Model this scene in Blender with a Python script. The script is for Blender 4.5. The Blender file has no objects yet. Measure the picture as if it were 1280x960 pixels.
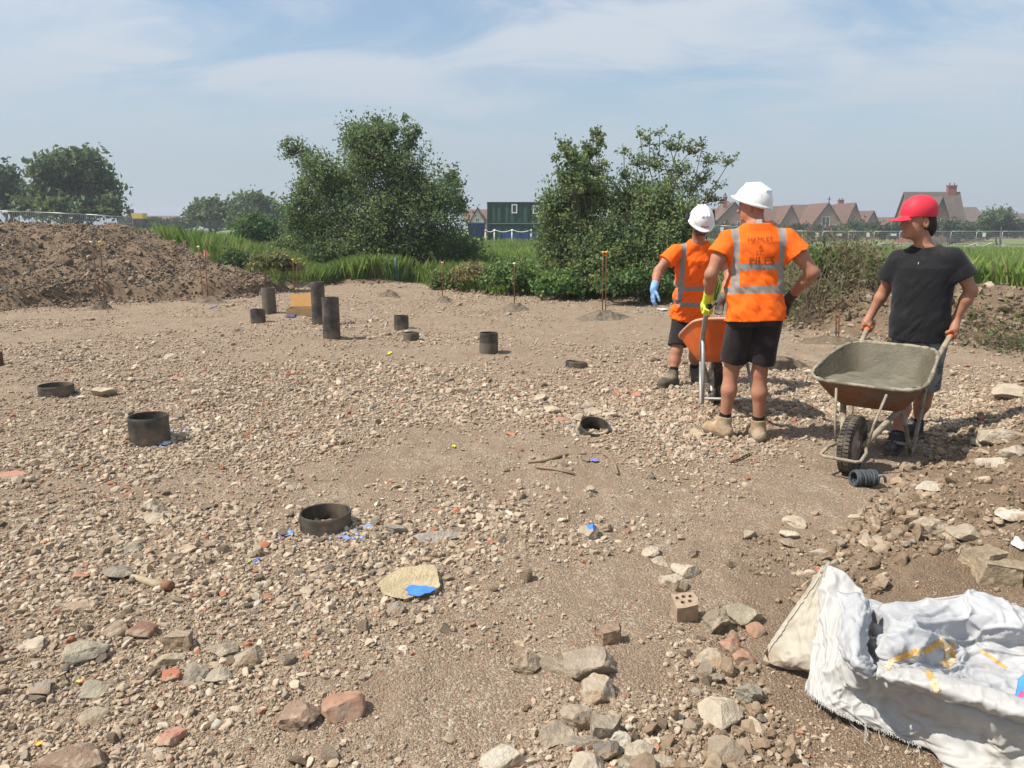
import bpy, bmesh, math, random
import numpy as np
from mathutils import Vector, Matrix, noise as mnoise

SC = bpy.context.scene
COL = SC.collection
RNG = np.random.default_rng(7)
random.seed(7)

# ------------------------------------------------------------------ camera model
CAM_H = 1.6
PITCH = math.atan((480 - 284) / 960.0)
CP, SP = math.cos(PITCH), math.sin(PITCH)

def ray(px, py):
    x = (px - 640) / 960.0
    v = -(py - 480) / 960.0
    return np.array([x, CP + v * SP, -SP + v * CP])

def G(px, py, z=0.0):                 # world point on the level z seen at a photo pixel
    d = ray(px, py)
    return np.array([0, 0, CAM_H]) + d * ((z - CAM_H) / d[2])

def D(px, py, Y):                     # world point at depth Y
    d = ray(px, py)
    return np.array([0, 0, CAM_H]) + d * (Y / d[1])

# ------------------------------------------------------------------ numpy noise
def _h2(ix, iy, s):
    n = (ix.astype(np.int64) * 374761393 + iy.astype(np.int64) * 668265263 + s * 1442695041) & 0xFFFFFFFF
    n = ((n ^ (n >> 13)) * 1274126177) & 0xFFFFFFFF
    n = (n ^ (n >> 16)) & 0xFFFFFFFF
    return n.astype(np.float64) / 4294967295.0

def vn2(x, y, s=0):
    x = np.asarray(x, float); y = np.asarray(y, float)
    ix = np.floor(x); iy = np.floor(y)
    fx = x - ix; fy = y - iy
    fx = fx * fx * fx * (fx * (fx * 6 - 15) + 10); fy = fy * fy * fy * (fy * (fy * 6 - 15) + 10)
    a = _h2(ix, iy, s); b = _h2(ix + 1, iy, s); c = _h2(ix, iy + 1, s); d = _h2(ix + 1, iy + 1, s)
    return (a + (b - a) * fx) * (1 - fy) + (c + (d - c) * fx) * fy

def fbm2(x, y, s=0, o=4, g=0.5):
    t = 0; a = 1; n = 0
    for i in range(o):
        t = t + a * (vn2(x, y, s + i * 17) - 0.5); n += a
        x = x * 2.03 + 11.3; y = y * 2.03 - 7.1; a *= g
    return t / n * 2

def vn3(x, y, z, s=0):
    iz = np.floor(z); fz = z - iz; fz = fz * fz * (3 - 2 * fz)
    def lay(k):
        ix = np.floor(x); iy = np.floor(y)
        fx = x - ix; fy = y - iy
        fx = fx * fx * (3 - 2 * fx); fy = fy * fy * (3 - 2 * fy)
        zz = (k * 83492791).astype(np.int64) & 0xFFFFFFF
        a = _h2(ix + zz, iy, s); b = _h2(ix + 1 + zz, iy, s); c = _h2(ix + zz, iy + 1, s); d = _h2(ix + 1 + zz, iy + 1, s)
        return (a + (b - a) * fx) * (1 - fy) + (c + (d - c) * fx) * fy
    return lay(iz) * (1 - fz) + lay(iz + 1) * fz

def fbm3(x, y, z, s=0, o=3):
    t = 0; a = 1; n = 0
    for i in range(o):
        t = t + a * (vn3(x, y, z, s + i * 13) - 0.5); n += a
        x = x * 2.1 + 3.7; y = y * 2.1 - 1.9; z = z * 2.1 + 5.3; a *= 0.5
    return t / n * 2

def sstep(a, b, x):
    t = np.clip((x - a) / (b - a), 0, 1)
    return t * t * (3 - 2 * t)

# ------------------------------------------------------------------ object helpers
def tag(o, label=None, cat=None, group=None, kind=None):
    if label: o['label'] = label
    if cat: o['category'] = cat
    if group: o['group'] = group
    if kind: o['kind'] = kind
    return o

def empty(name, loc=(0, 0, 0), rz=0.0):
    o = bpy.data.objects.new(name, None)
    o.empty_display_size = 0.1
    COL.objects.link(o)
    o.location = Vector([float(c) for c in loc]); o.rotation_euler = (0, 0, rz)
    return o

def np_mesh(name, V, F, mats=(), smooth=True, parent=None, attrs=None, loc=None, midx=None):
    """one mesh object from numpy arrays; F is (M,3) or (M,4) or a list of such arrays"""
    me = bpy.data.meshes.new(name)
    Fs = F if isinstance(F, (list, tuple)) else [F]
    Fs = [np.asarray(f, np.int32) for f in Fs if len(f)]
    V = np.asarray(V, np.float32)
    me.vertices.add(len(V)); me.vertices.foreach_set('co', V.ravel())
    nl = sum(f.size for f in Fs); npoly = sum(len(f) for f in Fs)
    me.loops.add(nl); me.loops.foreach_set('vertex_index', np.concatenate([f.ravel() for f in Fs]))
    tot = np.concatenate([np.full(len(f), f.shape[1], np.int32) for f in Fs])
    st = np.concatenate([[0], np.cumsum(tot)[:-1]]).astype(np.int32)
    me.polygons.add(npoly)
    me.polygons.foreach_set('loop_start', st); me.polygons.foreach_set('loop_total', tot)
    me.polygons.foreach_set('use_smooth', np.full(npoly, bool(smooth)))
    if midx is not None: me.polygons.foreach_set('material_index', np.asarray(midx, np.int32))
    for k, a in (attrs or {}).items():
        a = np.asarray(a, np.float32)
        if a.ndim == 1:
            at = me.attributes.new(k, 'FLOAT', 'POINT'); at.data.foreach_set('value', a)
        else:
            if a.shape[1] == 3: a = np.concatenate([a, np.ones((len(a), 1), np.float32)], 1)
            at = me.attributes.new(k, 'FLOAT_COLOR', 'POINT'); at.data.foreach_set('color', a.ravel())
    me.update(calc_edges=True)
    for m in (mats if isinstance(mats, (list, tuple)) else [mats]): me.materials.append(m)
    o = bpy.data.objects.new(name, me); COL.objects.link(o)
    if parent is not None: o.parent = parent
    if loc is not None: o.location = Vector([float(c) for c in loc])
    return o

class MB:
    """collects boxes, tubes, lathes, quads; build() links them as one mesh object"""
    def __init__(s): s.V = []; s.Q = []; s.T = []; s.n = 0
    def add(s, V, Q=(), T=()):
        V = np.asarray(V, float).reshape(-1, 3)
        s.V.append(V)
        if len(Q): s.Q.append(np.asarray(Q, int).reshape(-1, 4) + s.n)
        if len(T): s.T.append(np.asarray(T, int).reshape(-1, 3) + s.n)
        s.n += len(V)
    def box(s, lo, hi, M=None):
        (a, b, c), (d, e, f) = lo, hi
        V = np.array([(a, b, c), (d, b, c), (d, e, c), (a, e, c), (a, b, f), (d, b, f), (d, e, f), (a, e, f)], float)
        if M is not None: V = V @ np.array(M)[:3, :3].T + np.array(M)[:3, 3]
        s.add(V, [(0, 3, 2, 1), (4, 5, 6, 7), (0, 1, 5, 4), (1, 2, 6, 5), (2, 3, 7, 6), (3, 0, 4, 7)])
    def tube(s, P, R, n=8, cap=True):
        P = np.asarray(P, float); m = len(P)
        R = np.broadcast_to(np.asarray(R, float), (m,))
        T = np.gradient(P, axis=0); T /= np.linalg.norm(T, axis=1)[:, None] + 1e-12
        up = np.array([0.0, 0, 1]) if abs(T[0][2]) < 0.9 else np.array([1.0, 0, 0])
        V = []; a = np.cross(T[0], up); a /= np.linalg.norm(a)
        for i in range(m):
            a = a - T[i] * a.dot(T[i]); a /= np.linalg.norm(a) + 1e-12
            b = np.cross(T[i], a)
            th = np.arange(n) * 2 * math.pi / n
            V.append(P[i] + R[i] * (np.cos(th)[:, None] * a + np.sin(th)[:, None] * b))
        V = np.concatenate(V)
        i = np.arange(m - 1)[:, None] * n; j = np.arange(n)[None, :]; k = (j + 1) % n
        Q = np.stack([i + j, i + k, i + n + k, i + n + j], -1).reshape(-1, 4)
        T3 = []
        if cap:
            V = np.concatenate([V, P[:1], P[-1:]])
            c0 = m * n; c1 = c0 + 1
            T3 = [(c0, (q + 1) % n, q) for q in range(n)] + [(c1, (m - 1) * n + q, (m - 1) * n + (q + 1) % n) for q in range(n)]
        s.add(V, Q, T3)
    def lathe(s, prof, n=32, M=None, closed=False):
        prof = np.asarray(prof, float); m = len(prof)
        th = np.arange(n) * 2 * math.pi / n
        V = np.stack([prof[:, None, 0] * np.cos(th), prof[:, None, 0] * np.sin(th), np.repeat(prof[:, None, 1], n, 1)], -1).reshape(-1, 3)
        if M is not None: V = V @ np.array(M)[:3, :3].T + np.array(M)[:3, 3]
        mm = m if closed else m - 1
        i = np.arange(mm)[:, None]; j = np.arange(n)[None, :]; k = (j + 1) % n
        a = i * n; b = ((i + 1) % m) * n
        s.add(V, np.stack([a + j, a + k, b + k, b + j], -1).reshape(-1, 4))
    def grid(s, P, closed=False):
        P = np.asarray(P, float); r, c = P.shape[:2]
        i = np.arange(r - 1)[:, None]
        if closed:
            j = np.arange(c)[None, :]; k = (j + 1) % c
        else:
            j = np.arange(c - 1)[None, :]; k = j + 1
        s.add(P.reshape(-1, 3), np.stack([i * c + j, i * c + k, (i + 1) * c + k, (i + 1) * c + j], -1).reshape(-1, 4))
    def build(s, name, mat, parent=None, smooth=False, loc=None, attrs=None):
        F = []
        if s.Q: F.append(np.concatenate(s.Q))
        if s.T: F.append(np.concatenate(s.T))
        V = np.concatenate(s.V)
        if loc is not None: V = V - np.asarray(loc, float)
        return np_mesh(name, V, F, mat, smooth, parent, attrs, loc)

def auto_smooth(o, ang=40):
    me = o.data
    try: me.set_sharp_from_angle(angle=math.radians(ang))
    except Exception: pass

# ------------------------------------------------------------------ materials
class N:
    def __init__(s, m): s.t = m.node_tree; s.n = s.t.nodes; s.l = s.t.links
    def new(s, t, **kw):
        d = s.n.new(t)
        for k, v in kw.items():
            if k in d.inputs.keys(): d.inputs[k].default_value = v
            else: setattr(d, k, v)
        return d
    def link(s, a, b): s.l.new(a, b)

def c4(c): return (c[0], c[1], c[2], 1.0)

def mat(name, col, rough=0.8, var=0.15, scale=12, bump=0.3, bscale=60, metal=0.0, spec=0.3, col2=None, c2scale=3.0, c2lo=0.5, c2hi=0.62, attr=None, objcol=False, coord='Object', trans=0.0, sheen=0.0, bdist=0.01, coat=0.0):
    m = bpy.data.materials.new(name); m.use_nodes = True
    k = N(m); b = k.n['Principled BSDF']
    b.inputs['Roughness'].default_value = rough; b.inputs['Metallic'].default_value = metal
    b.inputs['Specular IOR Level'].default_value = spec
    if sheen: b.inputs['Sheen Weight'].default_value = sheen
    if coat: b.inputs['Coat Weight'].default_value = coat
    tc = k.new('ShaderNodeTexCoord')
    src = tc.outputs[coord]
    nz = k.new('ShaderNodeTexNoise', Scale=scale, Detail=5.0, Roughness=0.6); k.link(src, nz.inputs['Vector'])
    mr = k.new('ShaderNodeMapRange'); k.link(nz.outputs['Fac'], mr.inputs['Value'])
    mr.inputs['From Min'].default_value = 0.25; mr.inputs['From Max'].default_value = 0.75
    mr.inputs['To Min'].default_value = 1 - var; mr.inputs['To Max'].default_value = 1 + var
    if attr:
        a = k.new('ShaderNodeAttribute', attribute_name=attr); base = a.outputs['Color']
    elif objcol:
        a = k.new('ShaderNodeObjectInfo'); base = a.outputs['Color']
    else:
        a = k.new('ShaderNodeRGB'); a.outputs[0].default_value = c4(col); base = a.outputs[0]
    if col2 is not None:
        n2 = k.new('ShaderNodeTexNoise', Scale=c2scale, Detail=6.0, Roughness=0.65); k.link(src, n2.inputs['Vector'])
        r2 = k.new('ShaderNodeMapRange', clamp=True); k.link(n2.outputs['Fac'], r2.inputs['Value'])
        r2.inputs['From Min'].default_value = c2lo; r2.inputs['From Max'].default_value = c2hi
        mx = k.new('ShaderNodeMix', data_type='RGBA'); k.link(r2.outputs[0], mx.inputs[0])
        k.link(base, mx.inputs[6]); mx.inputs[7].default_value = c4(col2); base = mx.outputs[2]
    vm = k.new('ShaderNodeVectorMath', operation='SCALE'); k.link(base, vm.inputs[0]); k.link(mr.outputs[0], vm.inputs['Scale'])
    k.link(vm.outputs[0], b.inputs['Base Color'])
    if bump:
        nb = k.new('ShaderNodeTexNoise', Scale=bscale, Detail=6.0, Roughness=0.65); k.link(src, nb.inputs['Vector'])
        bp = k.new('ShaderNodeBump', Strength=bump, Distance=bdist); k.link(nb.outputs['Fac'], bp.inputs['Height'])
        k.link(bp.outputs[0], b.inputs['Normal'])
    if trans:
        tr = k.new('ShaderNodeBsdfTranslucent'); k.link(vm.outputs[0], tr.inputs['Color'])
        ms = k.new('ShaderNodeMixShader'); ms.inputs[0].default_value = trans
        out = k.n['Material Output']
        k.link(b.outputs[0], ms.inputs[1]); k.link(tr.outputs[0], ms.inputs[2]); k.link(ms.outputs[0], out.inputs['Surface'])
    return m

# ------------------------------------------------------------------ terrain
EDGE = np.array([(-600, 15), (0, 15.2), (120, 16.2), (230, 17.2), (310, 18), (420, 22), (520, 22.5), (570, 19.5), (640, 18), (760, 17.2), (900, 15.2), (960, 13.2), (1000, 12.0), (1080, 11.2), (1280, 10.2), (1900, 9.4)], float)
MND = np.array([(-600, 1.60), (0, 1.60), (120, 1.60), (155, 1.56), (200, 1.30), (250, .92), (300, .52), (340, .2), (420, .1), (520, .05), (900, .1), (960, .25), (1000, .5), (1050, .68), (1150, .66), (1280, .6), (1900, .6)], float)

def px_of(x, y):
    return 640 + 960 * x / np.maximum(y, 3.0)

def edge_s(x, y):
    p = px_of(x, y)
    return y - np.interp(p, EDGE[:, 0], EDGE[:, 1]) - 0.35 * fbm2(x * 0.9, y * 0.9, 91, 3), p

def H0(x, y):
    s, p = edge_s(x, y)
    h = np.interp(p, MND[:, 0], MND[:, 1])
    left = 1 - sstep(320, 400, p); right = sstep(940, 1000, p); mid = (1 - left) * (1 - right)
    sc = np.minimum(0.36, h)
    zl = sc * sstep(0.05, 0.40, s) + (h - sc) * (.85 * sstep(1.3, 6.4, s) + .15 * sstep(1.2, 2.6, s)) * (1 - 0.5 * sstep(9, 16, s))
    zr = h * sstep(-0.1, 1.9, s) * (1 - sstep(2.6, 6.0, s))
    zm = h * sstep(0.0, 0.6, s) - 0.25 * sstep(0.2, 1.0, s) * (1 - sstep(1.2, 2.6, s)) * sstep(540, 560, p) * (1 - sstep(600, 640, p))
    z = zl * left + zr * right + zm * mid
    fall = -1.07 * np.clip((y - 16) / 91.0, 0, 1.25) * sstep(820, 1000, p)
    # earthy hump along the right hand side of the plot
    hl = x - (1.0 + 0.80 * (y - 2.8)) + 0.16 * fbm2(x * 2.2, y * 2.2, 61, 3)
    hump = (0.05 * sstep(0.0, 0.14, hl) + 0.20 * sstep(0.05, 1.0, hl)) * sstep(3.05, 3.9, y) * (1 - sstep(7.4, 9.0, y))
    return z + fall + hump

def masks(x, y):
    """grass, soil, rough: 0..1"""
    s, p = edge_s(x, y)
    nz = fbm2(x * 0.5, y * 0.5, 5, 3)
    left = 1 - sstep(330, 350, p); right = sstep(940, 985, p); mid = (1 - left) * (1 - right)
    g = left * sstep(6.2, 7.2, s + nz + 3.0 * sstep(210, 300, p) - 30 * (1 - sstep(175, 215, p))) + mid * sstep(0.25, 0.7, s + 0.4 * nz) + right * sstep(3.0, 3.8, s + 0.7 * nz)
    soil = sstep(-0.1, 0.15, s)
    far = sstep(24, 30, y)
    g = np.clip(np.maximum(g, sstep(31, 36, y)), 0, 1)
    hs = sstep(-0.12, 0.2, x - (1.0 + 0.80 * (y - 2.8)) + 0.25 * nz) * (1 - sstep(7.0, 8.6, y)) * sstep(1.2, 2.2, y)
    hs = np.maximum(hs, .75 * sstep(-.1, .3, x - (.45 + .35 * (y - 2.0)) + .3 * nz) * (1 - sstep(3.2, 4.2, y)))
    return g, np.maximum(soil, 0.9 * hs), soil

def H(x, y):
    x = np.asarray(x, float); y = np.asarray(y, float)
    z = H0(x, y)
    s, p = edge_s(x, y)
    sm = sstep(0.0, 0.4, s)
    near = 1 - sstep(26, 40, y)
    flat = 0.030 * fbm2(x * 0.9, y * 0.9, 1, 3) + 0.022 * fbm2(x * 3.1, y * 3.1, 2, 3) + 0.011 * fbm2(x * 11, y * 11, 3, 3)
    lump = 0.17 * fbm2(x * 1.1, y * 1.1, 21, 3) + 0.12 * fbm2(x * 2.7, y * 2.7, 22, 4, .6) + 0.06 * fbm2(x * 8, y * 8, 23, 4, .65)
    edge = 0.05 * sstep(-0.6, 0, s) * fbm2(x * 4, y * 4, 24, 3)
    hl = sstep(-.1, .25, x - (1.0 + 0.80 * (y - 2.8))) * sstep(3.0, 3.6, y) * (1 - sstep(7.4, 9.0, y))
    edge = edge + hl * (.055 * fbm2(x * 5, y * 5, 65, 4, .6) + .03 * np.abs(fbm2(x * 13, y * 13, 66, 3)))
    return z + near * (flat * (1 - 0.6 * sm) + lump * sm * (np.where(p < 335, 1.0, 0.5)) + edge)

def Hs(x, y): return float(H(np.array([x]), np.array([y]))[0])

def GH(px, py):                        # point of the real terrain under a photo pixel (few fixed-point steps)
    d = ray(px, py); t = np.geomspace(1.6, 130, 1500)
    P = np.array([0, 0, CAM_H]) + d * t[:, None]
    below = np.nonzero(P[:, 2] <= H(P[:, 0], P[:, 1]))[0]
    i = below[0] if len(below) else len(t) - 1
    q = P[i]; return np.array([q[0], q[1], Hs(q[0], q[1])])

# ------------------------------------------------------------------ surface nets on signed distance volumes
class Vol:
    def __init__(s): s.p = []; s.lo = np.full(3, 1e9); s.hi = np.full(3, -1e9)
    def _b(s, lo, hi): s.lo = np.minimum(s.lo, lo); s.hi = np.maximum(s.hi, hi)
    def cone(s, a, b, r1, r2, k=0.02, cap=False, sub=False):
        a = np.asarray(a, float); b = np.asarray(b, float); r = max(r1, r2)
        lo = np.minimum(a, b) - r; hi = np.maximum(a, b) + r
        ba = b - a; L2 = ba.dot(ba) + 1e-12
        def f(P):
            q = P - a
            tt = q.dot(ba) / L2; t = np.clip(tt, 0, 1)
            d = np.linalg.norm(q - t[..., None] * ba, axis=-1) - (r1 + (r2 - r1) * t)
            if cap: d = np.maximum(d, (tt - 1) * math.sqrt(L2))
            return d
        s.p.append((f, lo, hi, k, sub))
        if not sub: s._b(lo, hi)
    def ell(s, c, r, R=None, k=0.02, sub=False):
        c = np.asarray(c, float); r = np.asarray(r, float); m = r.max()
        Rm = np.eye(3) if R is None else np.asarray(R, float)      # rows = local axes
        def f(P):
            q = (P - c) @ Rm.T
            k0 = np.linalg.norm(q / r, axis=-1); k1 = np.linalg.norm(q / (r * r), axis=-1) + 1e-9
            return k0 * (k0 - 1) / k1
        s.p.append((f, c - m, c + m, k, sub))
        if not sub: s._b(c - m, c + m)
    def fn(s, f, lo, hi, k=0.02, sub=False):
        s.p.append((f, np.asarray(lo, float), np.asarray(hi, float), k, sub))
        if not sub: s._b(np.asarray(lo, float), np.asarray(hi, float))
    def mesh(s, h, post=None):
        lo = s.lo - 4 * h - 0.02; n = np.ceil((s.hi + 4 * h + 0.02 - lo) / h).astype(int)
        Dm = np.full(n, 0.08, np.float32)
        for f, a, b, k, sub in s.p:
            pad = k + 0.025 + h
            i0 = np.clip(np.floor((a - pad - lo) / h).astype(int), 0, n); i1 = np.clip(np.ceil((b + pad - lo) / h).astype(int), 0, n)
            if np.any(i1 <= i0): continue
            ax = [lo[q] + h * np.arange(i0[q], i1[q]) for q in range(3)]
            P = np.stack(np.meshgrid(*ax, indexing='ij'), -1)
            d = f(P)
            sl = tuple(slice(i0[q], i1[q]) for q in range(3))
            o = Dm[sl]
            if sub:
                d = -d
                hh = np.maximum(k - np.abs(o - d), 0) / max(k, 1e-6)
                Dm[sl] = np.maximum(o, d) + hh * hh * k / 4
            else:
                hh = np.maximum(k - np.abs(o - d), 0) / max(k, 1e-6)
                Dm[sl] = np.minimum(o, d) - hh * hh * k / 4
        if post is not None:
            near = np.argwhere(np.abs(Dm) < 0.05)
            P = lo + near * h
            v = Dm[near[:, 0], near[:, 1], near[:, 2]]
            Dm[near[:, 0], near[:, 1], near[:, 2]] = post(P, v)
        return nets(Dm, lo, h)

def nets(Dm, lo, h):
    S = Dm < 0
    n = np.array(Dm.shape)
    c = np.zeros(n - 1, np.int8)
    for i in (0, 1):
        for j in (0, 1):
            for k in (0, 1):
                c += S[i:n[0] - 1 + i, j:n[1] - 1 + j, k:n[2] - 1 + k]
    act = (c > 0) & (c < 8)
    idx = np.argwhere(act)
    vid = np.full(n - 1, -1, np.int32); vid[act] = np.arange(len(idx))
    acc = np.zeros((len(idx), 3)); cnt = np.zeros(len(idx))
    corners = [(i, j, k) for i in (0, 1) for j in (0, 1) for k in (0, 1)]
    val = {q: Dm[idx[:, 0] + q[0], idx[:, 1] + q[1], idx[:, 2] + q[2]].astype(float) for q in corners}
    for q in corners:
        for ax in range(3):
            if q[ax] == 0:
                r = list(q); r[ax] = 1; r = tuple(r)
                a, b = val[q], val[r]
                m = (a < 0) != (b < 0)
                t = np.where(m, a / np.where(m, a - b, 1), 0)
                p = np.zeros((len(idx), 3)); p += np.array(q); p[:, ax] += t
                acc[m] += p[m]; cnt[m] += 1
    V = lo + h * (idx + acc / cnt[:, None])
    F = []
    for ax in range(3):
        u, w = (ax + 1) % 3, (ax + 2) % 3
        sl0 = [slice(None)] * 3; sl1 = [slice(None)] * 3
        sl0[ax] = slice(0, n[ax] - 1); sl1[ax] = slice(1, n[ax])
        e = S[tuple(sl0)] != S[tuple(sl1)]
        E = np.argwhere(e)
        E = E[(E[:, u] > 0) & (E[:, w] > 0) & (E[:, u] < n[u] - 1) & (E[:, w] < n[w] - 1)]
        ins = S[E[:, 0], E[:, 1], E[:, 2]]
        def g(du, dw):
            Q = E.copy(); Q[:, u] += du; Q[:, w] += dw
            return vid[Q[:, 0], Q[:, 1], Q[:, 2]]
        q = np.stack([g(-1, -1), g(0, -1), g(0, 0), g(-1, 0)], -1)
        q[~ins] = q[~ins][:, ::-1]
        F.append(q)
    F = np.concatenate(F)
    return V, F[(F >= 0).all(1)]

# ------------------------------------------------------------------ camera, world, sun
cd = bpy.data.cameras.new('camera'); cam = bpy.data.objects.new('camera', cd); COL.objects.link(cam)
cam.location = (0, 0, CAM_H); cam.rotation_euler = (math.pi / 2 - PITCH, 0, 0)
cd.sensor_width = 36; cd.lens = 27.0; cd.clip_start = 0.05; cd.clip_end = 9000
SC.camera = cam

SUN_EL = math.radians(54); SUN_DIR = np.array([-0.95, -0.28]); SUN_DIR /= np.linalg.norm(SUN_DIR)
w = bpy.data.worlds.new('World'); SC.world = w; w.use_nodes = True
k = N(w); bg = k.n['Background']
sky = k.new('ShaderNodeTexSky', sky_type='NISHITA', sun_disc=False, sun_elevation=SUN_EL,
            sun_rotation=math.atan2(SUN_DIR[0], SUN_DIR[1]), altitude=50.0, air_density=1.2, dust_density=0.9, ozone_density=2.0)
tc = k.new('ShaderNodeTexCoord')
sep = k.new('ShaderNodeSeparateXYZ'); k.link(tc.outputs['Generated'], sep.inputs[0])
ad = k.new('ShaderNodeMath', operation='ADD'); k.link(sep.outputs['Z'], ad.inputs[0]); ad.inputs[1].default_value = 0.22
mxz = k.new('ShaderNodeMath', operation='MAXIMUM'); k.link(ad.outputs[0], mxz.inputs[0]); mxz.inputs[1].default_value = 0.05
dx = k.new('ShaderNodeMath', operation='DIVIDE'); k.link(sep.outputs['X'], dx.inputs[0]); k.link(mxz.outputs[0], dx.inputs[1])
dy = k.new('ShaderNodeMath', operation='DIVIDE'); k.link(sep.outputs['Y'], dy.inputs[0]); k.link(mxz.outputs[0], dy.inputs[1])
cb = k.new('ShaderNodeCombineXYZ'); k.link(dx.outputs[0], cb.inputs[0]); k.link(dy.outputs[0], cb.inputs[1])
mp = k.new('ShaderNodeMapping'); k.link(cb.outputs[0], mp.inputs['Vector'])
mp.inputs['Rotation'].default_value = (0, 0, math.radians(-24)); mp.inputs['Scale'].default_value = (0.9, 1.5, 1); mp.inputs['Location'].default_value = (3.1, 0.35, 0)
n1 = k.new('ShaderNodeTexNoise', Scale=1.7, Detail=8.0, Roughness=0.55, Distortion=0.9); k.link(mp.outputs[0], n1.inputs['Vector'])
r1 = k.new('ShaderNodeMapRange', clamp=True, interpolation_type='SMOOTHSTEP'); k.link(n1.outputs['Fac'], r1.inputs['Value'])
r1.inputs['From Min'].default_value = 0.33; r1.inputs['From Max'].default_value = 0.64; r1.inputs['To Min'].default_value = 0.02; r1.inputs['To Max'].default_value = 0.85
mx = k.new('ShaderNodeMix', data_type='RGBA'); 
el = k.new('ShaderNodeMapRange', clamp=True); k.link(sep.outputs['Z'], el.inputs['Value']); el.inputs['From Min'].default_value = 0.0; el.inputs['From Max'].default_value = 0.16
mf = k.new('ShaderNodeMix', data_type='FLOAT'); k.link(el.outputs[0], mf.inputs[0]); mf.inputs[2].default_value = 0.2; k.link(r1.outputs[0], mf.inputs[3])
k.link(mf.outputs[0], mx.inputs[0]); k.link(sky.outputs[0], mx.inputs[6]); hzn = k.new('ShaderNodeMix', data_type='RGBA')
mx.inputs[7].default_value = (5.0, 5.35, 5.8, 1)
eh = k.new('ShaderNodeMapRange', clamp=True, interpolation_type='SMOOTHSTEP'); k.link(sep.outputs['Z'], eh.inputs['Value'])
for q_, v_ in zip(('From Min', 'From Max', 'To Min', 'To Max'), (-.02, .30, .92, .0)): eh.inputs[q_].default_value = v_
k.link(eh.outputs[0], hzn.inputs[0]); k.link(mx.outputs[2], hzn.inputs[6]); hzn.inputs[7].default_value = (3.0, 3.6, 4.3, 1)
k.link(hzn.outputs[2], bg.inputs['Color']); bg.inputs['Strength'].default_value = 0.100
sl = bpy.data.lights.new('sun', 'SUN'); so = bpy.data.objects.new('sun', sl); COL.objects.link(so)
sl.energy = 4.6; sl.angle = math.radians(0.6); sl.color = (1.0, 0.94, 0.85)
sd = Vector((SUN_DIR[0] * math.cos(SUN_EL), SUN_DIR[1] * math.cos(SUN_EL), math.sin(SUN_EL)))
so.rotation_euler = sd.to_track_quat('Z', 'Y').to_euler(); so.location = (-10, -5, 30)
SC.view_settings.view_transform = 'Standard'; SC.view_settings.look = 'None'; SC.view_settings.gamma = 1
SC.view_settings.exposure = 0.5; SC.view_settings.use_curve_mapping = False
SC.cycles.use_denoising = True; SC.cycles.max_bounces = 6; SC.cycles.transparent_max_bounces = 6

# ------------------------------------------------------------------ where the rubble is dense
PATCH = [  # px, py, radius along x (m), radius along y (m), weight
    (400, 470, 1.5, 1.0, .9), (500, 480, 1.0, .9, .7), (690, 515, .9, .75, 1.0), (640, 500, .6, .6, .8), (330, 480, .8, .8, .5),
    (440, 415, 1.6, 2.0, .45), (60, 600, 1.0, 1.0, .5), (280, 560, 1.1, .9, .25), (120, 800, .8, .55, .9), (280, 790, .45, .35, 1.0),
    (300, 700, .6, .4, .6), (60, 900, .5, .35, .8), (180, 660, .7, .5, .7), (600, 660, .6, .4, .6), (570, 690, .3, .25, .6),
    (1170, 510, .8, .8, .7), (1240, 540, .5, .6, .9), (860, 810, .25, .25, .4), (720, 930, .35, .25, .9), (930, 900, .3, .3, .7),
    (1010, 470, 1.0, 1.2, .1), (470, 380, 2.0, 2.5, .3), (420, 800, .4, .3, .3)]
BARE = [(1000, 900, .35, .5, .6), (860, 640, .9, .8, .55), (1000, 600, 1.0, .8, .35), (620, 880, .45, .35, .6), (480, 850, .3, .25, .3), (800, 850, .25, .3, .6), (780, 720, .5, .35, .5),
        (1180, 640, .6, .9, .75), (560, 800, .4, .3, .3), (700, 400, 3.0, 2.0, .6), (180, 400, 3.0, 1.5, .5), (1000, 440, 2.0, 1.2, .5), (520, 560, .8, .6, .35)]
PATCH = [(G(a, b)[0], G(a, b)[1], c, d, e) for a, b, c, d, e in PATCH]
BARE = [(G(a, b)[0], G(a, b)[1], c, d, e) for a, b, c, d, e in BARE]

def density(x, y):
    d = 0.42 + 1.0 * fbm2(x * 0.7, y * 0.7, 41, 4) + .25 * fbm2(x * 2.5, y * 2.5, 43, 3)
    for a, b, c, e, wt in PATCH: d = d + wt * np.exp(-((x - a) / c) ** 2 - ((y - b) / e) ** 2)
    for a, b, c, e, wt in BARE: d = d - wt * np.exp(-((x - a) / c) ** 2 - ((y - b) / e) ** 2)
    return np.clip(d, 0.03, 1.2)

# ------------------------------------------------------------------ ground: one sheet to the horizon
rows = np.concatenate([np.linspace(-5, 1.3, 16)[:-1], np.geomspace(1.3, 30, 640), np.geomspace(30, 700, 70)[1:]])
tcol = np.linspace(-1.15, 1.15, 780)
YY = np.repeat(rows[:, None], len(tcol), 1); XX = tcol[None, :] * (np.maximum(YY, 0.0) + 2.6)
ZZ = H(XX.ravel(), YY.ravel())
gm, sm_, _ = masks(XX.ravel(), YY.ravel())
dn = density(XX.ravel(), YY.ravel())
nr, nc = XX.shape
ii = np.arange(nr - 1)[:, None] * nc; jj = np.arange(nc - 1)[None, :]
Q = np.stack([ii + jj, ii + jj + 1, ii + nc + jj + 1, ii + nc + jj], -1).reshape(-1, 4)

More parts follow.
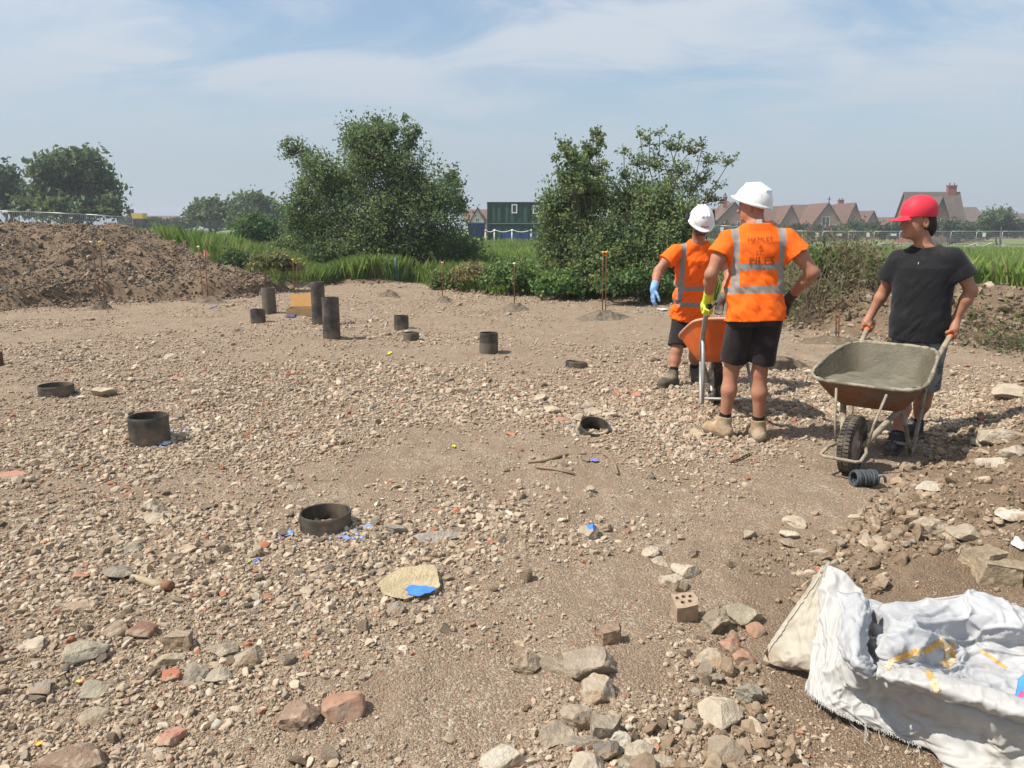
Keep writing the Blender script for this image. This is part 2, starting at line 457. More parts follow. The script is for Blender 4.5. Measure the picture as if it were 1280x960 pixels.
def ground_material():
    m = bpy.data.materials.new('rubble_ground'); m.use_nodes = True
    k = N(m); b = k.n['Principled BSDF']; b.inputs['Roughness'].default_value = 0.95; b.inputs['Specular IOR Level'].default_value = 0.1
    tc = k.new('ShaderNodeTexCoord'); src = tc.outputs['Object']
    at = k.new('ShaderNodeAttribute', attribute_name='mask'); sp = k.new('ShaderNodeSeparateColor'); k.link(at.outputs['Color'], sp.inputs[0])
    def noise(sc, det=6.0, ro=0.62):
        n = k.new('ShaderNodeTexNoise', Scale=sc, Detail=det, Roughness=ro); k.link(src, n.inputs['Vector']); return n.outputs['Fac']
    def rng(v, a, b_, c=0.0, d=1.0):
        r = k.new('ShaderNodeMapRange', clamp=True); k.link(v, r.inputs['Value'])
        for q, z in zip(('From Min', 'From Max', 'To Min', 'To Max'), (a, b_, c, d)): r.inputs[q].default_value = z
        return r.outputs[0]
    def mix(f, a, c, mode='MIX'):
        x = k.new('ShaderNodeMix', data_type='RGBA', blend_type=mode)
        k.link(f, x.inputs[0]) if not isinstance(f, float) else setattr(x.inputs[0], 'default_value', f)
        for s_, v in ((6, a), (7, c)):
            if isinstance(v, tuple): x.inputs[s_].default_value = c4(v)
            else: k.link(v, x.inputs[s_])
        return x.outputs[2]
    dust = mix(rng(noise(1.3), .35, .65), (.262, .176, .114), (.335, .242, .167))
    dust = mix(rng(noise(9.0), .35, .7), dust, (.212, .140, .089))
    soil = mix(rng(noise(2.2), .35, .65), (.180, .120, .076), (.250, .175, .115))
    soil = mix(rng(noise(14.0), .4, .7), soil, (.125, .086, .055))
    # small crushed chips: cells with a colour of their own
    vo = k.new('ShaderNodeTexVoronoi', Scale=95.0, Randomness=1.0); k.link(src, vo.inputs['Vector'])
    vs = k.new('ShaderNodeSeparateColor'); k.link(vo.outputs['Color'], vs.inputs[0])
    chip = mix(vs.outputs[0], (.24, .19, .135), (.52, .445, .345))
    chip = mix(rng(vs.outputs[1], .965, .97), chip, (.33, .115, .07))
    v2 = k.new('ShaderNodeTexVoronoi', Scale=260.0, Randomness=1.0); k.link(src, v2.inputs['Vector'])
    s2 = k.new('ShaderNodeSeparateColor'); k.link(v2.outputs['Color'], s2.inputs[0])
    grit = mix(s2.outputs[0], (.185, .135, .088), (.43, .345, .25))
    cm = k.new('ShaderNodeMath', operation='MULTIPLY'); k.link(rng(vs.outputs[2], .45, .55), cm.inputs[0]); k.link(rng(noise(3.0), .35, .6, .15, .9), cm.inputs[1])
    col = mix(cm.outputs[0], mix(0.4, dust, grit), chip)
    col = mix(sp.outputs[1], col, mix(0.2, soil, grit))
    gr = mix(rng(noise(0.35), .35, .65), (.095, .150, .036), (.150, .195, .052))
    gr = mix(rng(noise(0.05), .4, .62), gr, (.185, .195, .080))
    col = mix(sp.outputs[0], col, gr)
    k.link(col, b.inputs['Base Color'])
    hb = k.new('ShaderNodeMath', operation='MULTIPLY_ADD'); k.link(vo.outputs['Distance'], hb.inputs[0]); hb.inputs[1].default_value = -0.9; k.link(noise(55.0), hb.inputs[2])
    hc = k.new('ShaderNodeMath', operation='MULTIPLY_ADD'); k.link(v2.outputs['Distance'], hc.inputs[0]); hc.inputs[1].default_value = -0.45; k.link(hb.outputs[0], hc.inputs[2])
    bp = k.new('ShaderNodeBump', Strength=0.9, Distance=0.012); k.link(hc.outputs[0], bp.inputs['Height'])
    k.link(bp.outputs[0], b.inputs['Normal'])
    return m

ground = np_mesh('ground', np.stack([XX.ravel(), YY.ravel(), ZZ], -1), Q, ground_material(), True,
                 attrs={'mask': np.stack([gm, sm_, dn], -1)})
tag(ground, kind='structure')

# ------------------------------------------------------------------ stones
PHI = (1 + 5 ** 0.5) / 2
def ico(sub):
    bm = bmesh.new(); bmesh.ops.create_icosphere(bm, subdivisions=sub, radius=1.0)
    V = np.array([v.co[:] for v in bm.verts]); F = np.array([[v.index for v in f.verts] for f in bm.faces]); bm.free()
    return V, F
ICO1 = ico(1); ICO2 = ico(2); ICO4 = ico(4); ICO3 = ico(3)

def chip_shape(base, rng, ncut=7, lo=0.45, hi=0.85, jit=0.0, an=0.35):
    V, F = base; V = V.copy()
    for _ in range(ncut):
        n = rng.normal(size=3); n /= np.linalg.norm(n); o = rng.uniform(lo, hi)
        V -= np.maximum(V @ n - o, 0)[:, None] * n
    if jit: V += rng.normal(size=V.shape) * jit
    V *= rng.uniform(1 - an, 1 + an, 3)
    return V / np.abs(V).max()

def rotz(a):
    c, s = np.cos(a), np.sin(a); z = np.zeros_like(c); o = np.ones_like(c)
    return np.stack([np.stack([c, -s, z], -1), np.stack([s, c, z], -1), np.stack([z, z, o], -1)], -2)

def randrot(n, rng, tilt=0.5):
    a = rng.uniform(0, 2 * math.pi, n); R = rotz(a)
    t = rng.normal(size=n) * tilt; c, s = np.cos(t), np.sin(t); z = np.zeros(n); o = np.ones(n)
    X = np.stack([np.stack([o, z, z], -1), np.stack([z, c, -s], -1), np.stack([z, s, c], -1)], -2)
    return R @ X @ rotz(rng.uniform(0, 6.28, n))

STONE_PAL = np.array([(.40, .335, .25), (.34, .28, .20), (.29, .235, .165), (.46, .40, .31), (.25, .20, .145), (.31, .275, .22), (.27, .245, .205), (.35, .265, .18), (.54, .49, .41), (.165, .14, .115), (.36, .15, .09), (.30, .17, .115)])
STONE_PAL[:9] = .58 * np.minimum(STONE_PAL[:9] * 1.2, .60) + .42 * np.array([.335, .248, .172]); STONE_P = np.array([.22, .18, .13, .15, .07, .07, .05, .05, .03, .02, .022, .020]); STONE_P /= STONE_P.sum()
BLUE = [(358, 671, .05), (228, 540, .10), (205, 552, .08), (85, 493, .10), (702, 535, .07), (712, 548, .08), (778, 541, .06), (762, 532, .05), (365, 382, .25), (357, 413, .12), (420, 676, .07), (445, 668, .09), (458, 398, .1), (742, 577, .035), (525, 736, .02)]
BLUE = [tuple(G(a, b)[:2]) + (r,) for a, b, r in BLUE]

def scatter(name, n_try, y0, y1, smin, smax, shapes, keep, rng, pal=STONE_PAL, pp=STONE_P, sink=0.25, pw=2.2, pxlo=-60, pxhi=1340, flat=(.35, .75)):
    """positions + merged stones; returns V,F,C"""
    u = rng.random(n_try); y = np.exp(np.log(y0) + u * (math.log(y1) - math.log(y0)))
    px = rng.uniform(pxlo, pxhi, n_try)
    x = (px - 640) / 960 * (0.98 * y + 0.32) ; x = x + rng.normal(size=n_try) * 0.02
    k_ = keep(x, y, rng); x = x[k_]; y = y[k_]; n = len(x)
    d = np.sqrt(x * x + y * y + 2.5)
    s = (smin + (smax - smin) * rng.random(n) ** pw)
    s = s(d) if callable(s) else s
    return x, y, s

def merge(x, y, s, shapes, rng, flat, sink, pal, pp, zoff=0.0, tilt=0.45, tintblue=True):
    n = len(x)
    vi = rng.integers(0, len(shapes), n)
    R = randrot(n, rng, tilt)
    sc = np.stack([s * rng.uniform(.7, 1.15, n), s * rng.uniform(.6, 1.0, n), s * rng.uniform(flat[0], flat[1], n)], -1) * 0.5
    z = H(x, y) + sc[:, 2] * (1 - 2 * sink) + zoff
    Vs = np.stack([sh[0] for sh in shapes]); F0 = shapes[0][1]
    nv = Vs.shape[1]
    V = Vs[vi] * sc[:, None, :]
    V = np.einsum('nij,nvj->nvi', R, V) + np.stack([x, y, z], -1)[:, None, :]
    F = (F0[None] + (np.arange(n) * nv)[:, None, None]).reshape(-1, 3)
    ci = rng.choice(len(pal), n, p=pp); C = pal[ci] * rng.uniform(.80, 1.15, (n, 1))
    if tintblue:
        for a, b, r in BLUE:
            m = ((x - a) / r) ** 2 + ((y - b) / (r * 1.0)) ** 2 < 1
            m &= rng.random(n) < 0.2
            C[m] = np.array([.20, .28, .50]) * rng.uniform(.8, 1.3, (m.sum(), 1))
    return V.reshape(-1, 3), F, np.repeat(C, nv, 0)

def shapes_of(base, n, seed, **kw):
    r = np.random.default_rng(seed); return [(chip_shape(base, r, **kw), base[1]) for _ in range(n)]
SH1 = shapes_of(ICO1, 30, 3, ncut=5, lo=.5, hi=.85, jit=.10)
SH2 = shapes_of(ICO2, 30, 4, ncut=9, lo=.42, hi=.8, jit=.035)
SH3 = shapes_of(ICO3, 12, 5, ncut=11, lo=.42, hi=.82, jit=.022)

STONE = mat('stone', (1, 1, 1), rough=.92, var=.22, scale=38, bump=.55, bscale=120, attr='col', spec=.12, bdist=.004)
CLOD = mat('earth_clod', (1, 1, 1), rough=.97, var=.25, scale=25, bump=.7, bscale=70, attr='col', spec=.05, bdist=.01)

def on_plot(x, y, lim=0.05):
    s, p = edge_s(x, y); return s < lim

parts = []
# grit & small chips, finer near the lens, coarser far off
def layer(n, y0, y1, a, b, shapes, seed, pw, dens_pow, flat=(.4, .8), sink=.22):
    r = np.random.default_rng(seed)
    u = r.random(n); y = y0 * (y1 / y0) ** u; px = r.uniform(-90, 1370, n)
    x = (px - 640) / 960 * (0.98 * y + 0.32)
    g, so_, _ = masks(x, y)
    d = density(x, y) * (1 - .55 * so_)
    kp = on_plot(x, y) & (r.random(n) < np.clip(d, 0, 1) ** dens_pow)
    x, y = x[kp], y[kp]
    s = a + (b - a) * r.random(len(x)) ** pw
    s = s * np.clip(y / 6.0, .55, 1.6) ** .5
    V, F, C = merge(x, y, s, shapes, r, flat, sink, STONE_PAL, STONE_P)
    if b < .03: C = C * .42 + .58 * np.array([.315, .232, .160])
    elif b < .047: C = C * .75 + .25 * np.array([.315, .232, .160])
    parts.append((V, F, C))
layer(130000, 1.7, 8.0, .007, .020, SH1, 11, 1.6, .6, sink=.34)
layer(110000, 5.0, 22.5, .016, .045, SH1, 12, 1.8, .8)
layer(70000, 1.7, 5.0, .004, .011, SH1, 16, 1.4, .18, sink=.25)
layer(48000, 1.7, 9.0, .016, .046, SH2, 13, 1.8, 1.3)
layer(26000, 3.0, 22.0, .035, .095, SH2, 14, 1.9, 2.2, (.4, .75), .35)
layer(9000, 1.7, 7.5, .030, .085, SH3, 15, 1.6, 2.0, (.4, .75), .38)
def around(px, py, rad, n, a, b, seed, flat=(.4, .8)):
    r = np.random.default_rng(seed); p = G(px, py); th = r.uniform(0, 6.28, n); q = rad * (1 + .75 * r.random(n) ** 2)
    x, y = p[0] + q * np.cos(th), p[1] + q * np.sin(th); parts.append(merge(x, y, a + (b - a) * r.random(n) ** 2, SH2, r, flat, .3, STONE_PAL, STONE_P))
for i_, (px_, py_, rd_, n_) in enumerate(((188, 554, .15, 120), (71, 494, .17, 90), (408, 667, .15, 150), (337, 391, .17, 60), (323, 404, .17, 70), (399, 404, .17, 60), (415, 422, .13, 60), (502, 412, .13, 50), (514, 426, .13, 50), (611, 442, .12, 60), (720, 460, .13, 60), (742, 538, .13, 240), (744, 531, .05, 60))):
    around(px_, py_, rd_, n_, .015, .05 if i_ < 11 else .08, 700 + i_)
def joinp(parts):
    V = np.concatenate([p[0] for p in parts]); C = np.concatenate([p[2] for p in parts])
    F = []; o = 0
    for p in parts: F.append(p[1] + o); o += len(p[0])
    return V, np.concatenate(F), C
V, F, C = joinp(parts)
gravel = np_mesh('gravel', V, F, STONE, False, attrs={'col': C})
tag(gravel, kind='stuff')

# earth clods on the spoil heap, the banks and the hump
parts = []
CL_PAL = np.array([(.200, .148, .100), (.160, .122, .085), (.240, .185, .130), (.115, .092, .068), (.33, .27, .20), (.190, .165, .130)]); HUMP_PAL = np.array([(.285, .212, .145), (.25, .182, .122), (.33, .255, .180), (.205, .15, .10), (.40, .325, .24), (.29, .24, .18)]); CL_P = np.array([.28, .27, .2, .12, .06, .07])
def clods(n, y0, y1, a, b, seed, cond, px0=-90, px1=1370, shapes=SH2):
    r = np.random.default_rng(seed)
    y = y0 * (y1 / y0) ** r.random(n); px = r.uniform(px0, px1, n); x = (px - 640) / 960 * (0.98 * y + 0.32)
    kp = cond(x, y, r); x, y = x[kp], y[kp]
    s = a + (b - a) * r.random(len(x)) ** 2.4
    parts.append(merge(x, y, s, shapes, r, (.5, .9), .3, CL_PAL if cond is c_bank else HUMP_PAL, CL_P / CL_P.sum(), tintblue=False))
def c_bank(x, y, r):
    s, p = edge_s(x, y); g, so_, _ = masks(x, y)
    return (s > -.15) & (g < .6) & (r.random(len(x)) < .35 + .65 * sstep(-.2, .4, fbm2(x * 1.3, y * 1.3, 77, 3)))
clods(42000, 9.0, 26, .03, .15, 31, c_bank)
clods(4500, 9.0, 26, .10, .30, 32, c_bank)
clods(60000, 14.0, 25, .025, .10, 37, c_bank, -90, 345)
def c_hump(x, y, r):
    _, so_, _ = masks(x, y); return on_plot(x, y) & (r.random(len(x)) < so_ * .8) & ~((y < 3.4) & (x > .9))
clods(46000, 1.7, 9, .010, .040, 33, c_hump, 640)
clods(5000, 1.7, 9, .03, .11, 35, c_hump, 640)
def c_crest(x, y, r):
    return (np.abs(x - (1.12 + .8 * (y - 2.8))) < .22) & (y > 3.1) & (y < 8.5) & (r.random(len(x)) < .8)
clods(9000, 3.0, 9, .02, .10, 36, c_crest, 640)
def c_rim(x, y, r):
    s, p = edge_s(x, y); return (s > -.9) & (s < .5) & (p > 330)
clods(7000, 9.0, 24, .03, .12, 34, c_rim)
V, F, C = joinp(parts)
tag(np_mesh('earth_clods', V, F, CLOD, False, attrs={'col': C}), kind='stuff')

ROCK = mat('rock', (1, 1, 1), rough=.93, var=.24, scale=12, bump=1.0, bscale=42, objcol=True, spec=.12, col2=(.46, .39, .29), c2scale=26, c2lo=.54, c2hi=.72, bdist=.02)
ROCK2 = mat('dirty_rock', (1, 1, 1), rough=.95, var=.25, scale=11, bump=.9, bscale=50, objcol=True, spec=.1, col2=(.30, .22, .145), c2scale=9, c2lo=.45, c2hi=.62, bdist=.018)
BRICKM = mat('brick_lump', (1, 1, 1), rough=.95, var=.22, scale=14, bump=.5, bscale=60, objcol=True, spec=.1, col2=(.30, .22, .155), c2scale=9, c2lo=.47, c2hi=.6, bdist=.008)
PAINT = mat('blue_paint', (.06, .20, .66), rough=.8, var=.2, scale=30, bump=.3)

def rock(name, px, py, wpx, hpx, col, label, group=None, cat='stone', kind='lump', rz=None, seed=0, m=None, thick=None, z=0.0, sink=.31):
    """a rock standing under a photo pixel, its width and depth in photo pixels"""
    r = np.random.default_rng(1000 + seed)
    p = GH(px, py + hpx * .25)
    dist = np.linalg.norm(p - np.array([0, 0, CAM_H]))
    wd = wpx / 960 * dist * .5 * 1.08
    sinv = CAM_H / dist
    if kind == 'slab':
        base = ICO4[0].copy()
        for q_ in range(7):
            a_ = q_ * .9 + r.uniform(-.25, .25); n_ = np.array([math.cos(a_), math.sin(a_), r.normal() * .08]); base -= np.maximum(base @ n_ - r.uniform(.5, .78), 0)[:, None] * n_
        base[:, 2] = np.clip(base[:, 2], -.35, .35); base /= np.abs(base).max(0)
        dp = hpx / 960 * dist * .5 / sinv * 1.0; th = (thick or .03) * .5
    elif kind == 'block':
        q = r.uniform(-.35, .35); base = ICO4[0].copy()
        for n in ((1, q, 0), (-1, -.15, .1), (0, 1, .15), (.1, -1, 0), (0, .1, 1), (0, 0, -1)):
            n = np.array(n, float); n /= np.linalg.norm(n); base -= np.maximum(base @ n - .52, 0)[:, None] * n
        base /= np.abs(base).max(0)
        dp = wd * .8; th = max((hpx / 960 * dist - 2 * dp * sinv * .75) / .75, .5 * wd) * .55
    else:
        base = chip_shape(ICO4, r, 12, .48, .85, 0, .08); base /= np.abs(base).max(0)
        th = hpx / 960 * dist * .40; dp = min(wd * 1.0, hpx / 960 * dist * .45 / sinv) if kind == 'lump' else wd * .5
    V = base * np.array([wd, dp, th])
    e = min(wd, dp, th) if kind != 'slab' else .02
    f = 9.0 / max(wd, .03) * .35
    V = V + (V / (np.linalg.norm(V, axis=1)[:, None] + 1e-9)) * (fbm3(V[:, 0] * f, V[:, 1] * f, V[:, 2] * f, seed, 5) * e * .24)[:, None]
    o = np_mesh(name, V, ICO4[1], m or ROCK, True)
    try: o.data.set_sharp_from_angle(angle=math.radians(26))
    except Exception: pass
    o.location = Vector([p[0], p[1], p[2] + th * (1 - 2 * sink) + z])
    o.rotation_euler = ((r.normal() * .1, r.normal() * .1) if kind != 'slab' else (.10, .02)) + (r.uniform(-.35, .35) if rz is None else rz,)
    o.color = c4(col)
    tag(o, label, cat, group)
    return o

TAN = (.38, .315, .235); PALE = (.45, .38, .285); GREY = (.30, .265, .215); BRN = (.255, .185, .13); RED = (.33, .15, .095); DRK = (.20, .175, .145); BUF = (.42, .34, .225)
g = 'larger rubble lumps named one by one'
ROCKS = [
 (738, 822, 60, 40, (.36, .295, .225), 'big rough grey-brown concrete lump with a dark shaded side, above a round pale lump', 'lump'),
 (744, 862, 44, 34, PALE, 'rounded pale lump tucked below the big rough grey-brown lump', 'lump'),
 (655, 829, 36, 42, (.36, .28, .2), 'angular upright tan stone just left of a long diagonal slab', 'lump'),
 (762, 794, 30, 26, (.30, .21, .145), 'small brown brick end behind the big rough grey-brown lump', 'block'),
 (633, 946, 56, 32, (.55, .50, .41), 'whitish concrete chunk at the bottom edge with a dark shadow on its right', 'lump'),
 (371, 893, 48, 40, (.31, .215, .155), 'reddish brown lump, left one of the two lying alone in fine gravel', 'lump'),
 (430, 880, 46, 34, (.33, .19, .13), 'lump with a brick red streak, right one of the two alone in fine gravel', 'lump'),
 (720, 899, 40, 38, TAN, 'rough tan lump leaning on a square block near the bottom', 'lump'),
 (690, 918, 46, 28, (.34, .28, .21), 'low broad brown stone left of the rough tan lump near the bottom', 'lump'),
 (754, 909, 36, 32, (.33, .28, .21), 'square grey block with a flat top near the bottom centre', 'block'),
 (728, 929, 40, 20, GREY, 'dark oblong stone lying in front of the square grey block', 'lump'),
 (776, 926, 22, 30, (.50, .45, .36), 'narrow pale stone standing tilted right of the square grey block', 'lump'),
 (799, 941, 30, 28, PALE, 'round pale lump right of the narrow tilted pale stone', 'lump'),
 (759, 936, 28, 32, DRK, 'dark grey stone squeezed between pale lumps at the bottom', 'lump'),
 (734, 956, 52, 26, (.46, .40, .30), 'wide pale lump cut by the bottom edge below the dark oblong stone', 'lump'),
 (780, 954, 34, 18, (.33, .28, .20), 'low tan stone on the bottom edge right of the wide pale lump', 'lump'),
 (822, 953, 44, 18, (.42, .36, .27), 'long pale stone on the bottom edge, right end of the bottom heap', 'lump'),
 (899, 892, 54, 40, (.47, .40, .30), 'coarse pale conglomerate lump left of the white bag', 'lump'),
 (935, 866, 28, 36, (.29, .26, .205), 'blue-grey upright slab piece above right of the coarse pale conglomerate', 'lump'),
 (886, 822, 42, 28, (.45, .38, .28), 'pale lump touching two pinkish brick bits beside the bag', 'lump'),
 (911, 806, 26, 24, (.37, .20, .14), 'upper pinkish brick bit beside the pale lump by the bag', 'lump'),
 (929, 823, 28, 24, (.36, .21, .145), 'lower pinkish brick bit beside the pale lump by the bag', 'lump'),
 (947, 788, 26, 20, (.33, .20, .135), 'brown brick bit close to the left corner of the white bag', 'lump'),
 (891, 774, 36, 50, (.275, .225, .165), 'tall grey-brown boulder beside the perforated brick piece', 'lump'),
 (931, 767, 50, 30, (.32, .28, .20), 'oblong greenish grey stone right of the tall grey-brown boulder', 'lump'),
 (905, 942, 50, 34, (.335, .275, .20), 'flat half-buried slab at the bottom edge left of the bag', 'lump'),
 (757, 660, 18, 14, (.34, .27, .19), 'tan stone touching the stone dabbed with blue paint', 'lump'),
 (856, 711, 32, 20, (.52, .45, .34), 'upper of two bright pale stones lying together on bare gravel', 'lump'),
 (841, 727, 32, 22, (.49, .42, .32), 'lower of two bright pale stones lying together on bare gravel', 'lump'),
 (812, 688, 22, 18, (.45, .38, .29), 'pale knobbly stone up left of the two bright pale stones', 'lump'),
 (826, 702, 22, 14, (.42, .35, .26), 'small buff stone between the knobbly stone and the bright pale pair', 'lump'),
 (867, 693, 12, 12, (.14, .12, .10), 'small dark round stone near the bright pale pair', 'lump'),
 (496, 661, 28, 16, GREY, 'flat-topped grey stone right of the wide black pipe collar', 'lump'),
 (545, 671, 56, 10, (.31, .275, .23), 'long flat grey slab lying level right of the flat-topped grey stone', 'lump'),
 (497, 760, 24, 22, (.29, .26, .21), 'small grey pyramid stone below the blue-sprayed sandstone flag', 'lump'),
 (1230, 700, 40, 26, (.32, .255, .17), 'back half of the split angular rock above the white bag', 'block'),
 (1246, 713, 50, 30, (.34, .27, .18), 'front half of the split angular rock with a dark shaded face', 'block'),
 (1097, 680, 38, 22, (.47, .38, .28), 'pale buff rock on the soil between barrow and bag', 'lump'),
 (994, 652, 26, 14, (.45, .37, .27), 'topmost stone of the little pale cluster in front of the barrow', 'lump'),
 (984, 666, 22, 14, (.52, .46, .36), 'whitest stone of the little pale cluster in front of the barrow', 'lump'),
 (986, 678, 22, 10, (.32, .27, .2), 'lowest greyish stone of the little pale cluster in front of the barrow', 'lump'),
 (1158, 657, 30, 30, (.40, .33, .24), 'flaky tilted slab leaning at the foot of the soil hump', 'lump'),
 (1204, 664, 36, 20, (.40, .34, .25), 'pale crumbly lump right of the flaky tilted slab', 'lump'),
 (1188, 670, 18, 12, (.44, .37, .27), 'small pale stone touching the pale crumbly lump', 'lump'),
 (1160, 609, 28, 14, (.50, .44, .35), 'white crusted lump at the edge of the barrow shadow', 'lump'),
 (1242, 579, 32, 18, (.52, .46, .36), 'white crusted lump on top of the soil hump', 'lump'),
 (1244, 546, 50, 26, (.47, .41, .32), 'large pale crumbling concrete chunk at the right edge', 'lump'),
 (1226, 552, 24, 16, (.44, .38, .29), 'pale chunk against the left side of the large crumbling concrete', 'lump'),
 (1268, 566, 26, 22, (.44, .38, .29), 'pale chunk below the large crumbling concrete at the right edge', 'lump'),
 (1266, 643, 34, 10, (.60, .56, .47), 'flat white shard on brown soil at the right edge', 'lump'),
 (1268, 492, 40, 12, (.44, .37, .27), 'pale stone ledge at the right edge behind the barrow', 'lump'),
 (192, 632, 22, 22, (.50, .43, .32), 'knobbly pale stone left of a short dark one, mid left', 'lump'),
 (206, 627, 14, 12, (.40, .34, .24), 'short stone leaning on the knobbly pale stone, mid left', 'lump'),
 (196, 646, 28, 12, (.40, .34, .25), 'flat pale stone below the knobbly pale stone, mid left', 'lump'),
 (106, 815, 42, 26, (.38, .335, .25), 'smooth greenish flat stone alone at lower left', 'lump'),
 (224, 801, 32, 24, (.36, .295, .215), 'tan angular stone at the head of the lower left stone heap', 'block'),
 (146, 786, 28, 22, (.335, .26, .185), 'brown angular stone left of a maroon cobble', 'lump'),
 (177, 788, 28, 20, (.22, .125, .09), 'maroon rounded cobble at lower left', 'lump'),
 (211, 824, 30, 18, (.46, .39, .28), 'pale flat stone with brick shards under it at lower left', 'lump'),
 (241, 843, 30, 22, (.33, .28, .22), 'round grey stone in the lower left stone heap', 'lump'),
 (279, 812, 32, 22, (.34, .28, .21), 'brownish lump, upper right of the lower left stone heap', 'lump'),
 (309, 819, 38, 22, (.40, .335, .25), 'long pale lump at the right end of the lower left stone heap', 'lump'),
 (275, 844, 28, 18, (.36, .31, .24), 'tilted grey stone at the bottom of the lower left stone heap', 'lump'),
 (215, 920, 24, 26, (.40, .205, .145), 'flat pink brick piece near the bottom left', 'lump'),
 (214, 845, 20, 22, (.40, .16, .10), 'bright red brick shard, larger of two under the pale flat stone', 'lump'),
 (198, 838, 10, 14, (.42, .17, .105), 'thin red brick shard, smaller of two under the pale flat stone', 'lump'),
 (92, 948, 70, 26, (.27, .19, .135), 'broad flat brown stone at the bottom left edge', 'lump'),
 (118, 897, 38, 16, (.36, .30, .215), 'buff flat stone above the broad flat brown one', 'lump'),
 (122, 862, 32, 16, (.34, .30, .225), 'long flat slanting greenish stone at lower left', 'lump'),
 (43, 806, 28, 14, (.50, .42, .32), 'pale cream stone near the left edge', 'lump'),
 (52, 860, 28, 14, (.29, .26, .23), 'bluish grey flat stone near the left edge', 'lump'),
 (150, 716, 34, 20, (.27, .235, .185), 'dark grey boulder at the end of the broken stick', 'lump'),
 (166, 686, 24, 16, (.28, .245, .19), 'grey angular stone above the dark grey boulder', 'lump'),
 (100, 759, 34, 10, (.40, .30, .22), 'thin pinkish flat stone at left', 'lump'),
 (236, 686, 26, 8, (.44, .345, .25), 'thin buff flat stone between the blue scrap and the left edge', 'lump'),
 (103, 720, 16, 9, (.42, .16, .10), 'red brick bit at left', 'lump'),
 (797, 493, 15, 8, (.47, .17, .12), 'bright pink-red brick piece alone by the nearest workman with blue gloves', 'lump'),
 (703, 525, 20, 10, (.40, .20, .15), 'pinkish brick bit just left of the half-buried pipe mouth', 'lump'),
 (640, 542, 14, 7, (.44, .19, .12), 'orange-red brick bit in the pale rubble heap', 'lump'),
 (222, 473, 18, 10, (.42, .23, .16), 'salmon brick lump in the far left rubble line', 'lump'),
 (130, 490, 26, 16, (.44, .375, .28), 'pale stone right of the low wide collar at far left', 'lump'),
 (213, 446, 14, 9, (.42, .36, .26), 'pale stone standing alone on the far left gravel', 'lump'),
 (8, 594, 34, 8, (.45, .21, .15), 'long pink tile shard at the left edge', 'lump'),
 (1022, 712, 10, 6, (.50, .14, .09), 'small bright red shard above the white bag', 'lump'),
 (870, 540, 20, 14, (.45, .355, .24), 'rounded buff stone left of the nearest workman boots', 'lump'),
 (722, 521, 22, 12, (.43, .36, .27), 'pale lump on the left lip of the half-buried pipe mouth', 'lump'),
 (741, 515, 26, 14, (.40, .34, .26), 'grey-tan lump right behind the half-buried pipe mouth', 'lump'),
 (762, 519, 20, 12, (.45, .38, .29), 'pale lump at the back right of the half-buried pipe mouth', 'lump'),
 (735, 506, 20, 10, (.36, .30, .23), 'flatter stone heaped behind the grey-tan lump at the half-buried pipe', 'lump'),
 (690, 511, 20, 12, (.46, .39, .29), 'pale chunk in the rubble left of the half-buried pipe mouth', 'lump'),
 (672, 498, 22, 12, (.42, .355, .265), 'buff chunk at the top of the rubble left of the half-buried pipe', 'lump'),
 (655, 516, 18, 11, (.45, .38, .285), 'pale knobbly chunk beside an orange-red brick bit in the rubble heap', 'lump'),
 (738, 612, 12, 14, (.40, .345, .25), 'upright grey stone standing alone on mid gravel', 'lump'),
]
for i, (px, py, wp, hp, c, lab, kd) in enumerate(ROCKS):
    red = c[0] > 1.55 * c[1]
    rock('brick_fragment' if red else 'stone', px, py, wp, hp, c, lab, None, 'brick piece' if red else 'stone', kd, seed=i, m=BRICKM if red else (ROCK2 if i % 3 == 1 else ROCK))

# slab and special pieces
o = rock('stone_slab', 695, 830, 76, 30, (.33, .27, .195), 'long narrow flat slab lying diagonally between two angular lumps', None, 'stone', 'slab', rz=-.62, seed=301, thick=.035)
o.scale = (1.0, .42, 1)
o = rock('sandstone_flag', 517, 726, 76, 36, (.47, .385, .235), 'flat yellowish sandstone flag with a blue paint patch on its lower corner', None, 'stone', 'slab', rz=.1, seed=303, thick=.03, z=.018)
fl = o
th = np.linspace(0, 2 * math.pi, 40, endpoint=False)
sx = np.array([v.co[:] for v in o.data.vertices]); ztop = sx[:, 2].max(); hw = np.abs(sx[:, 0]).max(); hd = np.abs(sx[:, 1]).max()
rr = 1 + .16 * np.sin(3 * th + 1) + .09 * np.sin(7 * th)
P = np.stack([hw * .18 + hw * .40 * rr * np.cos(th), -hd * .60 + hd * .26 * rr * np.sin(th), np.full(40, ztop + .003)], -1)
mb = MB(); mb.add(np.concatenate([[[hw * .18, -hd * .60, ztop + .004]], P]), T=[(0, 1 + i, 1 + (i + 1) % 40) for i in range(40)])
mb.build('paint_patch', PAINT, o)
o = rock('stone', 737, 664, 26, 28, (.40, .34, .25), 'angular stone with a dab of blue spray paint on top', None, 'stone', 'lump', seed=305)
rt = np.array([v.co[:] for v in o.data.vertices]); top = rt[rt[:, 2].argmax()]
sel = np.array([p.index for p in o.data.polygons if p.normal.z > .35 and (Vector(p.center) - Vector(top)).length < .035], int)
o.data.materials.append(PAINT)
for q in sel: o.data.polygons[q].material_index = 1
